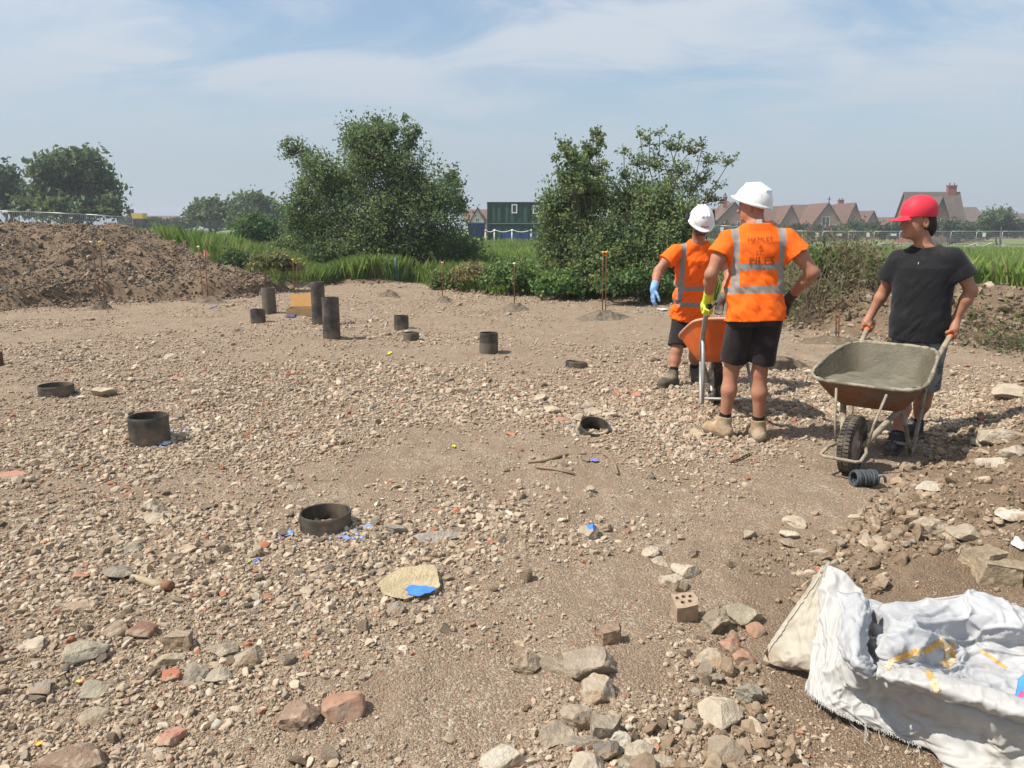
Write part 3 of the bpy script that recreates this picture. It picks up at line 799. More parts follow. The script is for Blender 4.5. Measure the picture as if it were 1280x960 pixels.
# perforated brick end
p = GH(856, 772)
root = empty('perforated_brick', p, .15)
tag(root, 'broken buff brick end standing up with round holes showing in its top', 'brick')
mb = MB(); bx, by, bz = .052, .042, .095
hol = [(-.028, .018), (.0, .02), (.028, .016), (-.016, -.012), (.016, -.012)]
nseg = 12; ang = np.arange(nseg) * 2 * math.pi / nseg
bm = bmesh.new()
outer = [(-bx, -by), (-.02, -by * 1.1), (bx * .8, -by * .95), (bx, -.005), (bx * .95, by), (-bx * .9, by * 1.05)]
for i in range(len(outer)):
    a, b_ = outer[i], outer[(i + 1) % len(outer)]
    mb.add([(a[0], a[1], -.03), (b_[0], b_[1], -.03), (b_[0], b_[1], bz), (a[0], a[1], bz)], [(0, 1, 2, 3)])
vo_ = [bm.verts.new((x_, y_, bz)) for x_, y_ in outer]; ed = [bm.edges.new((vo_[i], vo_[(i + 1) % len(vo_)])) for i in range(len(vo_))]
for hx, hy in hol:
    c_ = [bm.verts.new((hx + .0095 * math.cos(t), hy + .0095 * math.sin(t), bz)) for t in ang]
    ed += [bm.edges.new((c_[i], c_[(i + 1) % nseg])) for i in range(nseg)]
    R_ = np.array([(hx + .0095 * math.cos(t), hy + .0095 * math.sin(t)) for t in ang])
    for i in range(nseg):
        j = (i + 1) % nseg
        mb.add([(R_[i][0], R_[i][1], bz), (R_[j][0], R_[j][1], bz), (R_[j][0], R_[j][1], bz - .06), (R_[i][0], R_[i][1], bz - .06)], [(0, 1, 2, 3)])
    mb.add([(q[0], q[1], bz - .06) for q in R_], T=[(0, i, i + 1) for i in range(1, nseg - 1)])
bmesh.ops.triangle_fill(bm, edges=ed, use_beauty=True)
bm.verts.index_update()
mb.add([v.co[:] for v in bm.verts], T=[[v.index for v in f.verts] for f in bm.faces]); bm.free()
bo = mb.build('brick_body', mat('buff_brick', (.36, .27, .185), var=.25, scale=30, bump=.6, bscale=90, rough=.95), root)
bo.rotation_euler = (.22, -.1, 0)

# the other big loose lumps, up to about three hundred
rr = np.random.default_rng(99); cnt = 0; used = [(a[0], a[1]) for a in ROCKS]
big_shapes = []
for i in range(24):
    Vb = chip_shape(ICO3, rr, 12, .45, .82, .0, .25)
    Vb = Vb + (Vb / (np.linalg.norm(Vb, axis=1)[:, None] + 1e-9)) * (fbm3(Vb[:, 0] * 3, Vb[:, 1] * 3, Vb[:, 2] * 3, i, 3) * .08)[:, None]
    me = np_mesh('stone', Vb, ICO3[1], ROCK if i % 2 else ROCK2, True)
    try: me.data.set_sharp_from_angle(angle=math.radians(24))
    except Exception: pass
    big_shapes.append(me.data); bpy.data.objects.remove(me)
while cnt < 205:
    y = 2.0 * (16.5 / 2.0) ** rr.random(); px = rr.uniform(-20, 1300); x = (px - 640) / 960 * (.98 * y + .32)
    if not on_plot(np.array([x]), np.array([y]), -.3)[0]: continue
    if rr.random() > float(density(np.array([x]), np.array([y]))[0]) ** 1.5: continue
    if px > 920 and y < 3.3: continue
    s = (.05 + .06 * rr.random() ** 1.8) * min(1.8, max(.8, (y / 4.5) ** .55))
    o = bpy.data.objects.new('stone', big_shapes[int(rr.integers(24))]); COL.objects.link(o)
    fl_ = rr.uniform(.4, .75)
    o.scale = (s * .5 * rr.uniform(.8, 1.2), s * .5 * rr.uniform(.7, 1.0), s * .5 * fl_)
    o.location = (x, y, Hs(x, y) + s * .5 * fl_ * .45); o.rotation_euler = (rr.normal() * .25, rr.normal() * .25, rr.uniform(0, 6.28))
    cc = STONE_PAL[rr.choice(9, p=np.array([.22, .2, .15, .12, .1, .08, .06, .05, .02]))] * rr.uniform(.9, 1.1); o.color = c4(cc)
    tag(o, 'plain unpainted lump of crushed concrete lying loose in the rubble of the plot', 'stone', 'loose rubble lumps')
    cnt += 1

# ------------------------------------------------------------------ plastic pipe collars
PIPE = mat('black_plastic', (.040, .037, .034), rough=.55, var=.3, scale=6, bump=.15, bscale=40, spec=.35, col2=(.17, .132, .094), c2scale=5, c2lo=.42, c2hi=.72)
PIPED = mat('dusty_plastic', (.125, .105, .082), rough=.85, var=.25, scale=8, bump=.3, bscale=60, col2=(.060, .052, .045), c2scale=6, c2lo=.5, c2hi=.7)
RUSTP = mat('rusty_pipe', (.12, .062, .038), rough=.85, var=.3, scale=10, bump=.3)

def pipe(px, ptop, pbot, wpx, label, m=PIPE, lean=(0, 0), name='pipe_collar', dust=0, extra=0.0, dirt_ring=True):
    q = GH(px, pbot - wpx * .1); sd_ = CAM_H / np.linalg.norm(q - np.array([0, 0, CAM_H])); mn = wpx * .5 * sd_
    q = GH(px, pbot - mn)
    dist = np.linalg.norm(q - np.array([0, 0, CAM_H])); dep = q[1] * CP + (CAM_H - q[2]) * SP
    R = wpx / 960 * dep / 2
    # height so that the rim front meets ptop
    hh = 0.02
    for _ in range(60):
        z = q[2] + hh; v = ((z - CAM_H) * CP + (q[1]) * SP) / ((q[1]) * CP - (z - CAM_H) * SP)
        if 480 - 960 * v <= ptop + mn: break
        hh += .012
    hh += extra
    root = empty(name, (q[0], q[1], q[2]))
    tag(root, label, 'pipe')
    mb = MB(); t = .010
    prof = [(R, -.15)] + [(R * (1 + .006 * math.sin(i * 2.1)), hh * i / 8) for i in range(9)] + [(R - t * .3, hh + .003), (R - t, hh)] + [(R - t, hh - (hh + .1) * i / 4) for i in range(1, 5)]
    mb.lathe(prof, 40)
    o = mb.build('pipe_wall', m, root, True); auto_smooth(o, 35)
    me = o.data; co = np.array([v.co[:] for v in me.vertices]); n_ = fbm3(co[:, 0] * 9, co[:, 1] * 9, co[:, 2] * 2, int(px), 2)
    co[:, :2] *= (1 + .02 * n_)[:, None]; me.vertices.foreach_set('co', co.astype(np.float32).ravel())
    mb = MB(); mb.lathe([(R - t - .001, -.08), (R * .5, -.075), (.001, -.07)], 24); mb.build('soil_plug', CLOD, root, True, attrs={'col': np.tile(np.array([[.10, .07, .045]]), (72, 1))})
    if dust:
        mb = MB(); mb.lathe([(R + .003, -.1), (R + .0035, hh * dust * .5), (R + .003, hh * dust)], 40); mb.build('dust_band', PIPED, root, True)
    root.rotation_euler = (lean[0], lean[1], 0)
    return root

pipe(188, 514, 557, 47, 'knee-high brown-black pipe collar with pale blue painted stones at its foot', m=PIPE)
pipe(71, 478, 497, 40, 'low wide pipe collar with a pale blue stone at its right foot, far left')
pipe(408, 630, 672, 63, 'widest black pipe collar, nearest the camera, with blue paint flecks beside it')
pipe(337, 359, 393, 17, 'tall narrow pipe standing behind a short collar, left of the cardboard box', m=PIPED)
pipe(323, 386, 405, 18, 'short black collar just in front of a taller pipe near the cardboard box')
pipe(399, 352, 406, 17, 'tallest black pipe, standing close behind another tall pipe by the cardboard box')
pipe(415, 371, 424, 21, 'tall black pipe in front of the tallest one, casting a shadow to its right')
pipe(502, 394, 413, 18, 'short black collar right behind a dusty low stub')
pipe(514, 415, 427, 20, 'dusty brown low stub right in front of a short black collar', m=PIPED)
pipe(611, 415, 444, 23, 'collar with a dark upper rim and a dusty pale lower half', dust=.55)
pipe(720, 450, 462, 27, 'low dark rim barely above the gravel left of the two orange shirts', lean=(-.06, .12))
pipe(742, 526, 545, 38, 'tilted half-buried pipe mouth ringed with blue paint and pale rubble', lean=(.40, .12))
pipe(-3, 440, 458, 14, 'rusty brown pipe stub cut by the left edge', m=RUSTP)
pipe(973, 446, 464, 34, 'dark open pipe mouth in a ring of spoil behind the man with his back turned')

# ------------------------------------------------------------------ little spoil heaps, rebar pairs, caps
def heap(px, py, wpx, hpx, label, col=(.165, .13, .095), seed=0):
    p = GH(px, py); dep = p[1] * CP + CAM_H * SP; R = wpx / 960 * dep / 2; h = hpx / 960 * dep
    a = np.linspace(0, 2 * math.pi, 72, endpoint=False); r_ = np.linspace(0, 1, 22)
    A, RR = np.meshgrid(a, r_); rad = R * (1 + .18 * np.sin(2 * A + seed) + .12 * np.sin(5 * A + 2 * seed))
    X = RR * rad * np.cos(A); Y = RR * rad * np.sin(A) * .8
    Z = h * (1 - sstep(0, 1, RR)) + (.30 * h) * fbm2(X * 14 / max(R, .2) * .5 + seed * 9, Y * 14 / max(R, .2) * .5, seed, 4) * (1 - RR ** 2) + H(p[0] + X.ravel(), p[1] + Y.ravel()).reshape(X.shape) - p[2] - .012 * RR ** 3
    mb = MB(); mb.grid(np.stack([X, Y, Z], -1), closed=True)
    n_ = mb.n; v = fbm2(X.ravel() * 20, Y.ravel() * 20, seed, 2)[:, None] * .3 + 1
    o = mb.build('spoil_heap', CLOD, None, False, attrs={'col': np.array(col)[None] * v}); o.location = Vector(p)
    tag(o, label, 'spoil heap'); return o
heap(128, 386, 26, 11, 'dark clod heap at the foot of the leaning rods before the big mound', (.13, .105, .08), 1)
heap(262, 378, 50, 8, 'low dark spoil strip at the foot of the rods with a pink ribbon', (.15, .118, .085), 2)
heap(487, 371, 34, 8, 'small heap of dark spoil in front of the left bush', (.16, .125, .09), 3)
heap(555, 377, 32, 7, 'small low spoil heap below the bare bank between the bushes', (.16, .13, .095), 4)
heap(643, 388, 52, 9, 'spoil heap around the rod with a pale yellow cap', (.165, .135, .1), 5)
heap(752, 398, 76, 10, 'wide spoil heap around the tall rods with an orange cap', (.165, .135, .1), 6)
heap(975, 458, 84, 12, 'ring heap of wet spoil around the dark open pipe mouth', (.165, .13, .092), 7)
heap(1040, 426, 90, 6, 'flat dark spoil streak at the foot of the rusty rods on the right', (.15, .115, .08), 8)

RUST = mat('rust_steel', (.155, .070, .035), rough=.8, var=.3, scale=30, bump=.3)
YCAP = mat('yellow_cap', (.72, .52, .05), rough=.5, var=.1, bump=0); OCAP = mat('orange_cap', (.80, .33, .04), rough=.5, var=.1, bump=0)
PCAP = mat('pale_cap', (.70, .66, .38), rough=.5, var=.1, bump=0); PINK = mat('pink_ribbon', (.75, .30, .24), rough=.6, var=.1, bump=0)
WHITE = mat('white_plastic', (.72, .72, .70), rough=.5, var=.06, bump=.05)
def rod(px, ptop, pbot, label, cap=None, tx=0, r=.0095, m=None, cat='steel rod', name='rebar_rod'):
    p = GH(px, pbot); q = D(px + tx, ptop, p[1]); root = empty(name, p); tag(root, label, cat)
    d = q - p; mb = MB(); mb.tube([p * 0 - d * .05, d * .3, d * .65, d], r, 8); mb.build('rod_shaft', m or RUST, root, True)
    if cap:
        mb = MB(); mb.lathe([(.001, .03), (.026, .026), (.034, .012), (.030, 0), (.016, -.004), (.014, -.05), (.001, -.05)], 14); c = mb.build('safety_cap', cap, root, True); c.location = Vector(d)
    return root
rod(127, 303, 381, 'leaning rusty rod with a pale cap, left of a close pair before the mound', PCAP, -13)
rod(131, 303, 381, 'leaning rusty rod with a yellow cap, right of a close pair before the mound', YCAP, -6)
rod(254, 309, 377, 'thin rusty rod with a pale cap beside a ribboned rod', PCAP, -6)
o = rod(260, 312, 377, 'thin rusty rod with a pink ribbon tied near its top', None, -4)
mb = MB()
for s_ in (-1, 1):
    mb.add([(0, 0, 0), (.03 * s_, .01, .03), (.11 * s_ * .6 + .03, .03, -.10), (.02, 0, -.12)], [(0, 1, 2, 3)])
rb = mb.build('ribbon', PINK, o); rb.location = Vector(D(256, 314, GH(260, 377)[1]) - GH(260, 377))
rod(369, 325, 372, 'rusty rod with a bright yellow cap behind the cardboard box', YCAP, -3)
rod(373, 332, 372, 'bare rusty rod close to the yellow capped one behind the box', None, -2)
rod(553, 329, 376, 'rod with a pinkish cap before the bare bank between the bushes', PINK, 0)
rod(643, 330, 386, 'thin rusty rod with a pale yellow cap standing in a spoil heap', PCAP, 0)
rod(753, 316, 391, 'tall rusty rod with an orange cap in front of the right bush', OCAP, 1)
rod(757, 316, 391, 'tall rusty rod with an orange cap, nearer the workman of a close pair', OCAP, 1)
rod(1045, 388, 426, 'short rusty rod between the man in orange and the barrow, left of two', None, 0)
rod(1048, 390, 427, 'short rusty rod between the man in orange and the barrow, right of two', None, 1)
BLUEP = mat('blue_post_paint', (.07, .13, .25), rough=.6, var=.2)
rod(497, 322, 352, 'blue-grey stake leaning in the grass by the left bush', None, -3, r=.03, m=BLUEP, cat='stake', name='marker_stake')

# ------------------------------------------------------------------ cardboard box between the pipes
CARD = mat('cardboard', (.40, .26, .13), rough=.85, var=.15, scale=8, bump=.2)
p = GH(379, 394); root = empty('cardboard_box', p, .08); tag(root, 'open brown cardboard box with its lid flap raised between tall pipes', 'box')
mb = MB(); W, Dp, Hh = .26, .20, .14
for lo, hi in (((-W, -Dp, 0), (W, -Dp + .008, Hh)), ((-W, Dp - .008, 0), (W, Dp, Hh)), ((-W, -Dp + .008, 0), (-W + .008, Dp - .008, Hh)), ((W - .008, -Dp + .008, 0), (W, Dp - .008, Hh)), ((-W + .009, -Dp + .009, 0), (W - .009, Dp - .009, .006))): mb.box(lo, hi)
mb.build('box_body', CARD, root)
mb = MB(); mb.box((-W, 0, 0), (W, .008, .24)); f_ = mb.build('lid_flap', mat('cardboard_lid', (.50, .28, .10), rough=.85, var=.12, bump=.15), root); f_.location = (0, Dp + .002, Hh + .002); f_.rotation_euler = (-.35, 0, 0)

# ------------------------------------------------------------------ sticks, scraps, coil
WOOD = mat('grey_wood', (.23, .165, .105), rough=.9, var=.25, scale=20, bump=.4); WOODD = mat('dark_wood', (.085, .062, .045), rough=.9, var=.25, bump=.3)
def stick(pts, r, label, m=WOOD, lift=.012, name='stick'):
    P = [GH(a, b) + np.array([0, 0, lift]) for a, b in pts]
    o0 = P[0]; mb = MB(); mb.tube(np.array(P) - o0, [r * (1 - .3 * i / len(P)) for i in range(len(P))], 7)
    o = mb.build(name, m, None, True); o.location = Vector(o0); tag(o, label, 'stick'); return o
stick([(62, 452), (80, 451), (105, 452)], .010, 'long thin dark stick on the far left gravel', WOODD)
stick([(158, 478), (175, 477), (188, 479)], .007, 'short dark stick near the far left rubble line', WOODD)
stick([(660, 580), (680, 578), (700, 573), (710, 571)], .012, 'straight grey stick below the half-buried pipe mouth', WOOD)
stick([(670, 586), (690, 589), (705, 592), (718, 595)], .009, 'thin pale stick lying under the straight grey one', WOOD)
stick([(752, 568), (762, 574), (769, 584), (772, 595)], .011, 'curved grey stick right of the small blue stone', WOOD)
stick([(912, 580), (924, 576), (936, 569)], .007, 'short thin dark stick on the gravel in front of the workmen', WOODD)
stick([(1214, 494), (1232, 493), (1250, 491)], .016, 'pale wooden batten on the ledge at the right behind the barrow', WOOD)
root = empty('broken_stick', GH(192, 733)); tag(root, 'stout broken stick with a brown round end at lower left', 'stick')
P = [GH(a, b) + np.array([0, 0, .02]) - np.array(root.location) for a, b in ((166, 726), (180, 731), (194, 735), (206, 737))]
mb = MB(); mb.tube(P, [.012, .016, .019, .017], 9); mb.build('stick_shaft', mat('pale_wood', (.34, .27, .18), var=.2, scale=30, bump=.4), root, True)
mb = MB(); mb.tube([P[-1], P[-1] + (P[-1] - P[-2]) * .75], [.024, .021], 10); mb.build('stick_end', mat('brown_wood', (.20, .10, .055), var=.2, bump=.3), root, True)

def scrap(px, py, wpx, hpx, col, label, seed, name='plastic_scrap', cat='scrap'):
    p = GH(px, py); dist = np.linalg.norm(p - np.array([0, 0, CAM_H])); wd = wpx / 960 * dist / 2; dp = hpx / 960 * dist / 2 / (CAM_H / dist) * .8
    u = np.linspace(-1, 1, 14); U, Vv = np.meshgrid(u, u); r = np.random.default_rng(seed)
    
    for q_ in range(6):
        a_ = q_ * 1.05 + r.uniform(-.4, .4); o_ = r.uniform(.42, .85); ex_ = np.maximum(U * math.cos(a_) + Vv * math.sin(a_) - o_, 0); U = U - ex_ * math.cos(a_); Vv = Vv - ex_ * math.sin(a_)
    X = wd * U * 1.1; Y = dp * Vv * 1.1; Z = .012 + .35 * wd * np.abs(fbm2(U * 1.7 + seed * 7, Vv * 1.7, seed, 3)) + H(p[0] + X.ravel(), p[1] + Y.ravel()).reshape(X.shape) - p[2]
    mb = MB(); mb.grid(np.stack([X, Y, Z], -1))
    o = mb.build(name, mat(name + '_' + str(seed), col, rough=.5, var=.12, bump=.1), None, True); o.location = Vector(p)
    s = o.modifiers.new('thick', 'SOLIDIFY'); s.thickness = .003
    tag(o, label, cat); return o
scrap(357, 671, 20, 9, (.10, .25, .60), 'bright blue plastic scrap left of the widest black collar', 1)
scrap(718, 536, 8, 12, (.07, .30, .72), 'bright blue plastic scrap at the left lip of the half-buried pipe mouth', 2)
scrap(84, 493, 18, 7, (.52, .57, .66), 'pale blue-white scrap at the foot of the low wide collar', 3)
scrap(205, 556, 22, 6, (.40, .48, .66), 'pale blue flat scrap in front of the brown-black collar', 4)
scrap(487, 442, 6, 4, (.75, .68, .04), 'yellow scrap on the gravel between the tall pipes and the dusty stub', 5)
scrap(567, 560, 6, 4, (.70, .65, .05), 'yellow scrap lying on mid gravel left of the half-buried pipe mouth', 6)
scrap(743, 577, 10, 8, (.20, .22, .52), 'dull blue scrap of stone below the half-buried pipe mouth', 7)
scrap(361, 829, 14, 10, (.74, .71, .63), 'white ceramic shard above the two reddish lumps', 8, 'ceramic_shard', 'shard')
scrap(468, 806, 8, 16, (.52, .47, .38), 'narrow pale chip standing out in the fine gravel', 9, 'ceramic_shard', 'shard')
scrap(321, 704, 10, 5, (.10, .14, .45), 'tiny dark blue scrap left of the sandstone flag', 10)
scrap(312, 704, 5, 5, (.35, .52, .12), 'tiny green scrap next to the tiny dark blue one', 11)
scrap(99, 856, 8, 5, (.70, .48, .12), 'tiny yellow chip beside a grey pebble at lower left', 12)
scrap(49, 934, 12, 5, (.72, .38, .08), 'tiny orange chip at the bottom left', 13)
scrap(830, 388, 20, 4, (.60, .57, .52), 'white flat scrap on the ground left of the workman in blue gloves', 14)
scrap(268, 384, 4, 4, (.2, .2, .4), 'tiny bluish scrap near the ribboned rod', 15)
scrap(1272, 681, 18, 9, (.68, .55, .50), 'pinkish white shard at the right edge', 16, 'ceramic_shard', 'shard')
scrap(364, 396, 18, 5, (.09, .10, .20), 'dark blue rag in front of the cardboard box', 17, 'cloth_rag', 'rag')
# coil of grey strapping
p = GH(1080, 607); root = empty('strap_coil', p + np.array([0, 0, .05]), .12); root.scale = (.82, .82, .82); tag(root, 'small coil of grey-blue strapping lying in front of the barrow wheel', 'coil')
mb = MB()
for i in range(9):
    x_ = -.085 + i * .021; th = np.linspace(0, 2 * math.pi, 28); rr_ = .058 + .004 * math.sin(i * 2.3)
    mb.tube(np.stack([x_ + .006 * np.sin(th + i), rr_ * np.cos(th), rr_ * np.sin(th) * .95], -1), .0115, 6)
mb.build('coil_turns', mat('grey_strap', (.060, .066, .072), rough=.7, var=.3, scale=20, bump=.3), root, True)
mb = MB(); mb.tube([(.075, -.05, .03), (.11, -.055, .035), (.14, -.04, .01), (.155, -.03, -.03)], .010, 6); mb.build('loose_end', mat('grey_strap_end', (.16, .17, .18), rough=.7), root, True)

# ------------------------------------------------------------------ trees and bushes
LEAF = mat('leaf', (1, 1, 1), rough=.6, var=.12, scale=2, bump=0, attr='col', spec=.25, trans=.38)
BARK = mat('bark', (.12, .095, .07), rough=.95, var=.3, scale=14, bump=.5, bscale=40)

def tree(name, label, cat, base, lobes, col, lsize, seed, group=None, trunk_r=.10, px=True, trunks=1):
    """lobes: (centre xyz, radii xyz, twigs, leaves per twig); leaves sit along real twigs"""
    r = np.random.default_rng(seed); base = np.asarray(base, float)
    root = empty(name, base); tag(root, label, cat, group)
    tb = MB(); LV = []; LC = []
    for c, rad, nt, nl in lobes:
        c = np.asarray(c, float) - base; rad = np.asarray(rad, float)
        st = np.array([r.normal() * .18, r.normal() * .18, -.1]) * (1 + 3 * trunk_r)
        m1 = st * .6 + c * .4 + np.array([0, 0, .12 * c[2]]); hgt = max(c[2], .3)
        q = np.linspace(0, 1, 7)[:, None]
        path = (1 - q) ** 2 * st + 2 * q * (1 - q) * m1 + q * q * c
        path[1:-1] += r.normal(size=(5, 3)) * .075 * hgt * .4
        tb.tube(path, np.linspace(trunk_r * .55, .005 + trunk_r * .08, 7), 6, cap=False)
        n = r.normal(size=(nt, 3)); n /= np.linalg.norm(n, axis=1)[:, None]
        n[:, 2] = np.where(n[:, 2] < -.5, -n[:, 2], n[:, 2])
        end = c + n * rad * r.uniform(.5, 1.25, (nt, 1)) + np.array([0, 0, 1]) * rad * r.uniform(0, .12, (nt, 1))
        s0 = c + (end - c) * r.uniform(0, .25, (nt, 1)) - np.array([0, 0, .15]) * rad[2]
        for i in range(nt):
            if i % 3 == 0 or nt < 40:
                mm = (s0[i] + end[i]) / 2 + r.normal(size=3) * .08 * rad
                tb.tube([s0[i], mm, end[i]], [.012 + trunk_r * .03, .007 + trunk_r * .01, .004], 4, cap=False)
        t = r.uniform(.25, 1.06, (nt, nl, 1))
        P = s0[:, None] + (end - s0)[:, None] * t + r.normal(size=(nt, nl, 3)) * (rad.mean() * .07 + lsize * .45)
        tone = r.uniform(.62, 1.35, (nt, 1)) * (1 + .0 * t[..., 0]) * r.uniform(.8, 1.2, (nt, nl))
        hue = r.uniform(-.12, .14, (nt, 1)) + r.normal(size=(nt, nl)) * .05
        C = np.array(col)[None, None] * tone[..., None] * np.stack([1 + hue * 1.3, 1 + hue * .3, 1 - hue], -1)
        LV.append(P.reshape(-1, 3)); LC.append(C.reshape(-1, 3))
    P = np.concatenate(LV); C = np.clip(np.concatenate(LC), .006, 1); n = len(P)
    a = r.normal(size=(n, 3)); a /= np.linalg.norm(a, axis=1)[:, None]
    b = r.normal(size=(n, 3)); b -= a * (a * b).sum(1)[:, None]; b /= np.linalg.norm(b, axis=1)[:, None]
    sz = lsize * r.uniform(.55, 1.35, (n, 1)); cc = np.cross(a, b) * .22
    V = np.stack([P - a * sz * .6, P + (b * .36 + cc) * sz, P + a * sz * .6, P + (-b * .36 + cc) * sz], 1).reshape(-1, 3)
    F = np.arange(n * 4).reshape(-1, 4)
    if P[:, 2].min() + base[2] < -2: pass
    np_mesh('crown', V, F, LEAF, False, root, {'col': np.repeat(C, 4, 0)})
    tb.build('trunk', BARK, root, True)
    return root

def lob(Y, items, dY=.8, dens=1.0):
    out = []; r = np.random.default_rng(int(Y * 10))
    for it in items:
        px, py, rx, ry, nt, nl = it[:6]; oy = it[6] if len(it) > 6 else r.uniform(-dY, dY)
        y = Y + oy; c = D(px, py, y); sc = (y * CP + .2) / 960
        out.append((c, (rx * sc, max(rx, ry) * .8 * sc, ry * sc), int(nt * dens * (1.0 if Y > 30 else 1.1)), int(nl * (.85 if Y > 30 else 1.2))))
    return out

GRN = (.165, .225, .090); GRN2 = (.180, .238, .095)
b1 = lob(25.0, [(470, 200, 50, 45, 130, 34), (430, 242, 55, 45, 130, 34), (402, 222, 30, 34, 60, 26), (500, 245, 55, 55, 150, 34), (545, 262, 36, 42, 90, 30), (400, 290, 48, 42, 120, 34),
    (470, 295, 70, 48, 190, 34), (540, 308, 55, 42, 130, 34), (580, 322, 30, 28, 60, 34), (480, 168, 26, 18, 46, 22), (452, 185, 30, 26, 60, 24), (512, 180, 14, 22, 26, 18), (520, 165, 8, 8, 8, 14),
    (372, 190, 22, 12, 22, 16), (358, 180, 10, 8, 8, 12), (388, 205, 20, 16, 30, 18), (378, 250, 16, 28, 30, 20), (566, 228, 12, 20, 22, 16), (573, 262, 12, 24, 26, 18), (450, 165, 16, 10, 16, 14),
    (372, 285, 20, 40, 46, 26), (430, 320, 60, 30, 110, 34), (520, 335, 50, 25, 90, 34), (360, 318, 24, 20, 34, 28), (505, 152, 9, 7, 7, 10), (470, 152, 8, 7, 8, 10)], 1.0)
pb = D(470, 345, 25.0); pb[2] = Hs(pb[0], pb[1])
tree('hawthorn_bush', 'large dense dark green bush with a spray sticking out left, behind the tall pipes', 'bush', pb, b1, GRN, .082, 51, trunk_r=.045)
b2 = lob(17.8, [(720, 300, 46, 52, 150, 34), (768, 318, 48, 45, 150, 34), (820, 315, 42, 48, 140, 34), (700, 338, 36, 30, 80, 30), (850, 292, 30, 42, 90, 30), (738, 252, 36, 36, 90, 28), (790, 268, 38, 34, 100, 28), (696, 262, 24, 34, 60, 24),
    (822, 258, 30, 30, 60, 22), (850, 335, 36, 34, 90, 32), (790, 345, 45, 28, 90, 32), (690, 300, 22, 40, 60, 26), (735, 350, 40, 20, 70, 30)], .6)
b2 += lob(17.6, [(706, 184, 10, 9, 8, 16), (716, 200, 14, 16, 22, 20), (738, 190, 12, 12, 16, 18), (746, 168, 9, 8, 7, 14), (732, 212, 18, 16, 30, 22), (712, 226, 22, 16, 32, 22), (748, 180, 8, 14, 9, 14), (728, 232, 26, 16, 36, 24), (695, 197, 8, 5, 5, 12), (755, 205, 7, 5, 5, 10)], .4)
pb = D(748, 372, 17.8); pb[2] = Hs(pb[0], pb[1])
tree('hawthorn_bush', 'mid green bush topped by a thin feathery spire, right of the green cabin', 'bush', pb, b2, GRN2, .070, 52, trunk_r=.028)
b3 = lob(18.6, [(812, 178, 17, 13, 9, 11), (800, 168, 10, 9, 5, 8), (838, 186, 20, 13, 12, 11), (862, 190, 20, 13, 11, 11), (886, 200, 20, 12, 10, 11), (910, 205, 17, 10, 8, 9), (796, 205, 20, 15, 11, 11), (822, 208, 23, 19, 18, 12), (850, 215, 23, 16, 15, 12), (876, 224, 20, 15, 12, 11),
    (888, 250, 20, 13, 12, 11), (872, 262, 16, 12, 18, 16), (838, 236, 29, 21, 26, 14), (806, 238, 29, 22, 28, 14), (780, 222, 17, 15, 10, 11), (860, 240, 23, 18, 18, 12), (780, 190, 11, 10, 6, 8), (825, 165, 11, 7, 4, 8), (850, 172, 11, 7, 4, 8), (878, 182, 11, 7, 4, 8), (900, 232, 11, 9, 5, 8), (830, 270, 36, 24, 60, 24), (856, 290, 30, 24, 50, 24)], .6)
pb = D(822, 365, 18.6); pb[2] = Hs(pb[0], pb[1])
tree('hawthorn_tree', 'open branched small tree with a see-through crown behind the workman in blue gloves', 'tree', pb, b3, GRN2, .066, 53, trunk_r=.045)

# low scrub at the foot of the bushes and on the banks
def shrub(px, py, wpx, hpx, Y, label, col, seed, nt=40, nl=24, ls=.08, name='low_shrub', cat='shrub', group=None, tr=.03):
    c = D(px, py - hpx * .45, Y); sc = (Y * CP + .2) / 960
    b = D(px, py, Y); b[2] = Hs(b[0], b[1])
    L = []
    r = np.random.default_rng(seed)
    for i in range(3):
        L.append((c + np.array([r.uniform(-.3, .3) * wpx * sc, r.uniform(-.2, .2), r.uniform(-.15, .12) * hpx * sc]), (wpx * .36 * sc, wpx * .3 * sc, hpx * .42 * sc), nt, nl))
    return tree(name, label, cat, b, L, col, ls, seed, group, trunk_r=tr)
shrub(313, 306, 56, 36, 40, 'round dark bush in the field left of the big left bush', (0.125, 0.204, 0.068), 61, 70, 26, .16)
shrub(640, 366, 90, 38, 18.2, 'leafy bramble patch below the green field between the bushes', (0.160, 0.247, 0.080), 62, 60, 26, .08)
shrub(700, 372, 80, 40, 17.2, 'leafy nettle clump at the left foot of the right bush', (0.148, 0.247, 0.073), 63, 60, 26, .08)
shrub(555, 366, 46, 34, 20, 'scrubby weed clump below the left bush by the bare bank', (0.170, 0.225, 0.080), 64, 40, 22, .08)
shrub(600, 352, 60, 24, 19.5, 'dry olive weeds on the bare bank between the bushes', (0.296, 0.247, 0.114), 65, 30, 20, .07)
shrub(345, 342, 60, 28, 19.5, 'greyish weeds on the end of the spoil mound', (0.216, 0.235, 0.102), 66, 36, 20, .08)
shrub(300, 334, 50, 20, 21, 'dark green weeds at the top right of the spoil mound', (0.114, 0.182, 0.068), 67, 36, 20, .09)
shrub(800, 372, 90, 36, 16.2, 'dark undergrowth below the open tree, left of the workman in blue gloves', (0.114, 0.182, 0.059), 68, 60, 26, .08)
shrub(1022, 352, 50, 40, 13.2, 'green weed clump in the dead brambles right of the man with his back turned', (0.170, 0.247, 0.080), 69, 50, 22, .06)
shrub(930, 372, 60, 60, 14.2, 'weedy growth hidden behind the two orange shirts', (0.194, 0.215, 0.091), 70, 50, 22, .07)

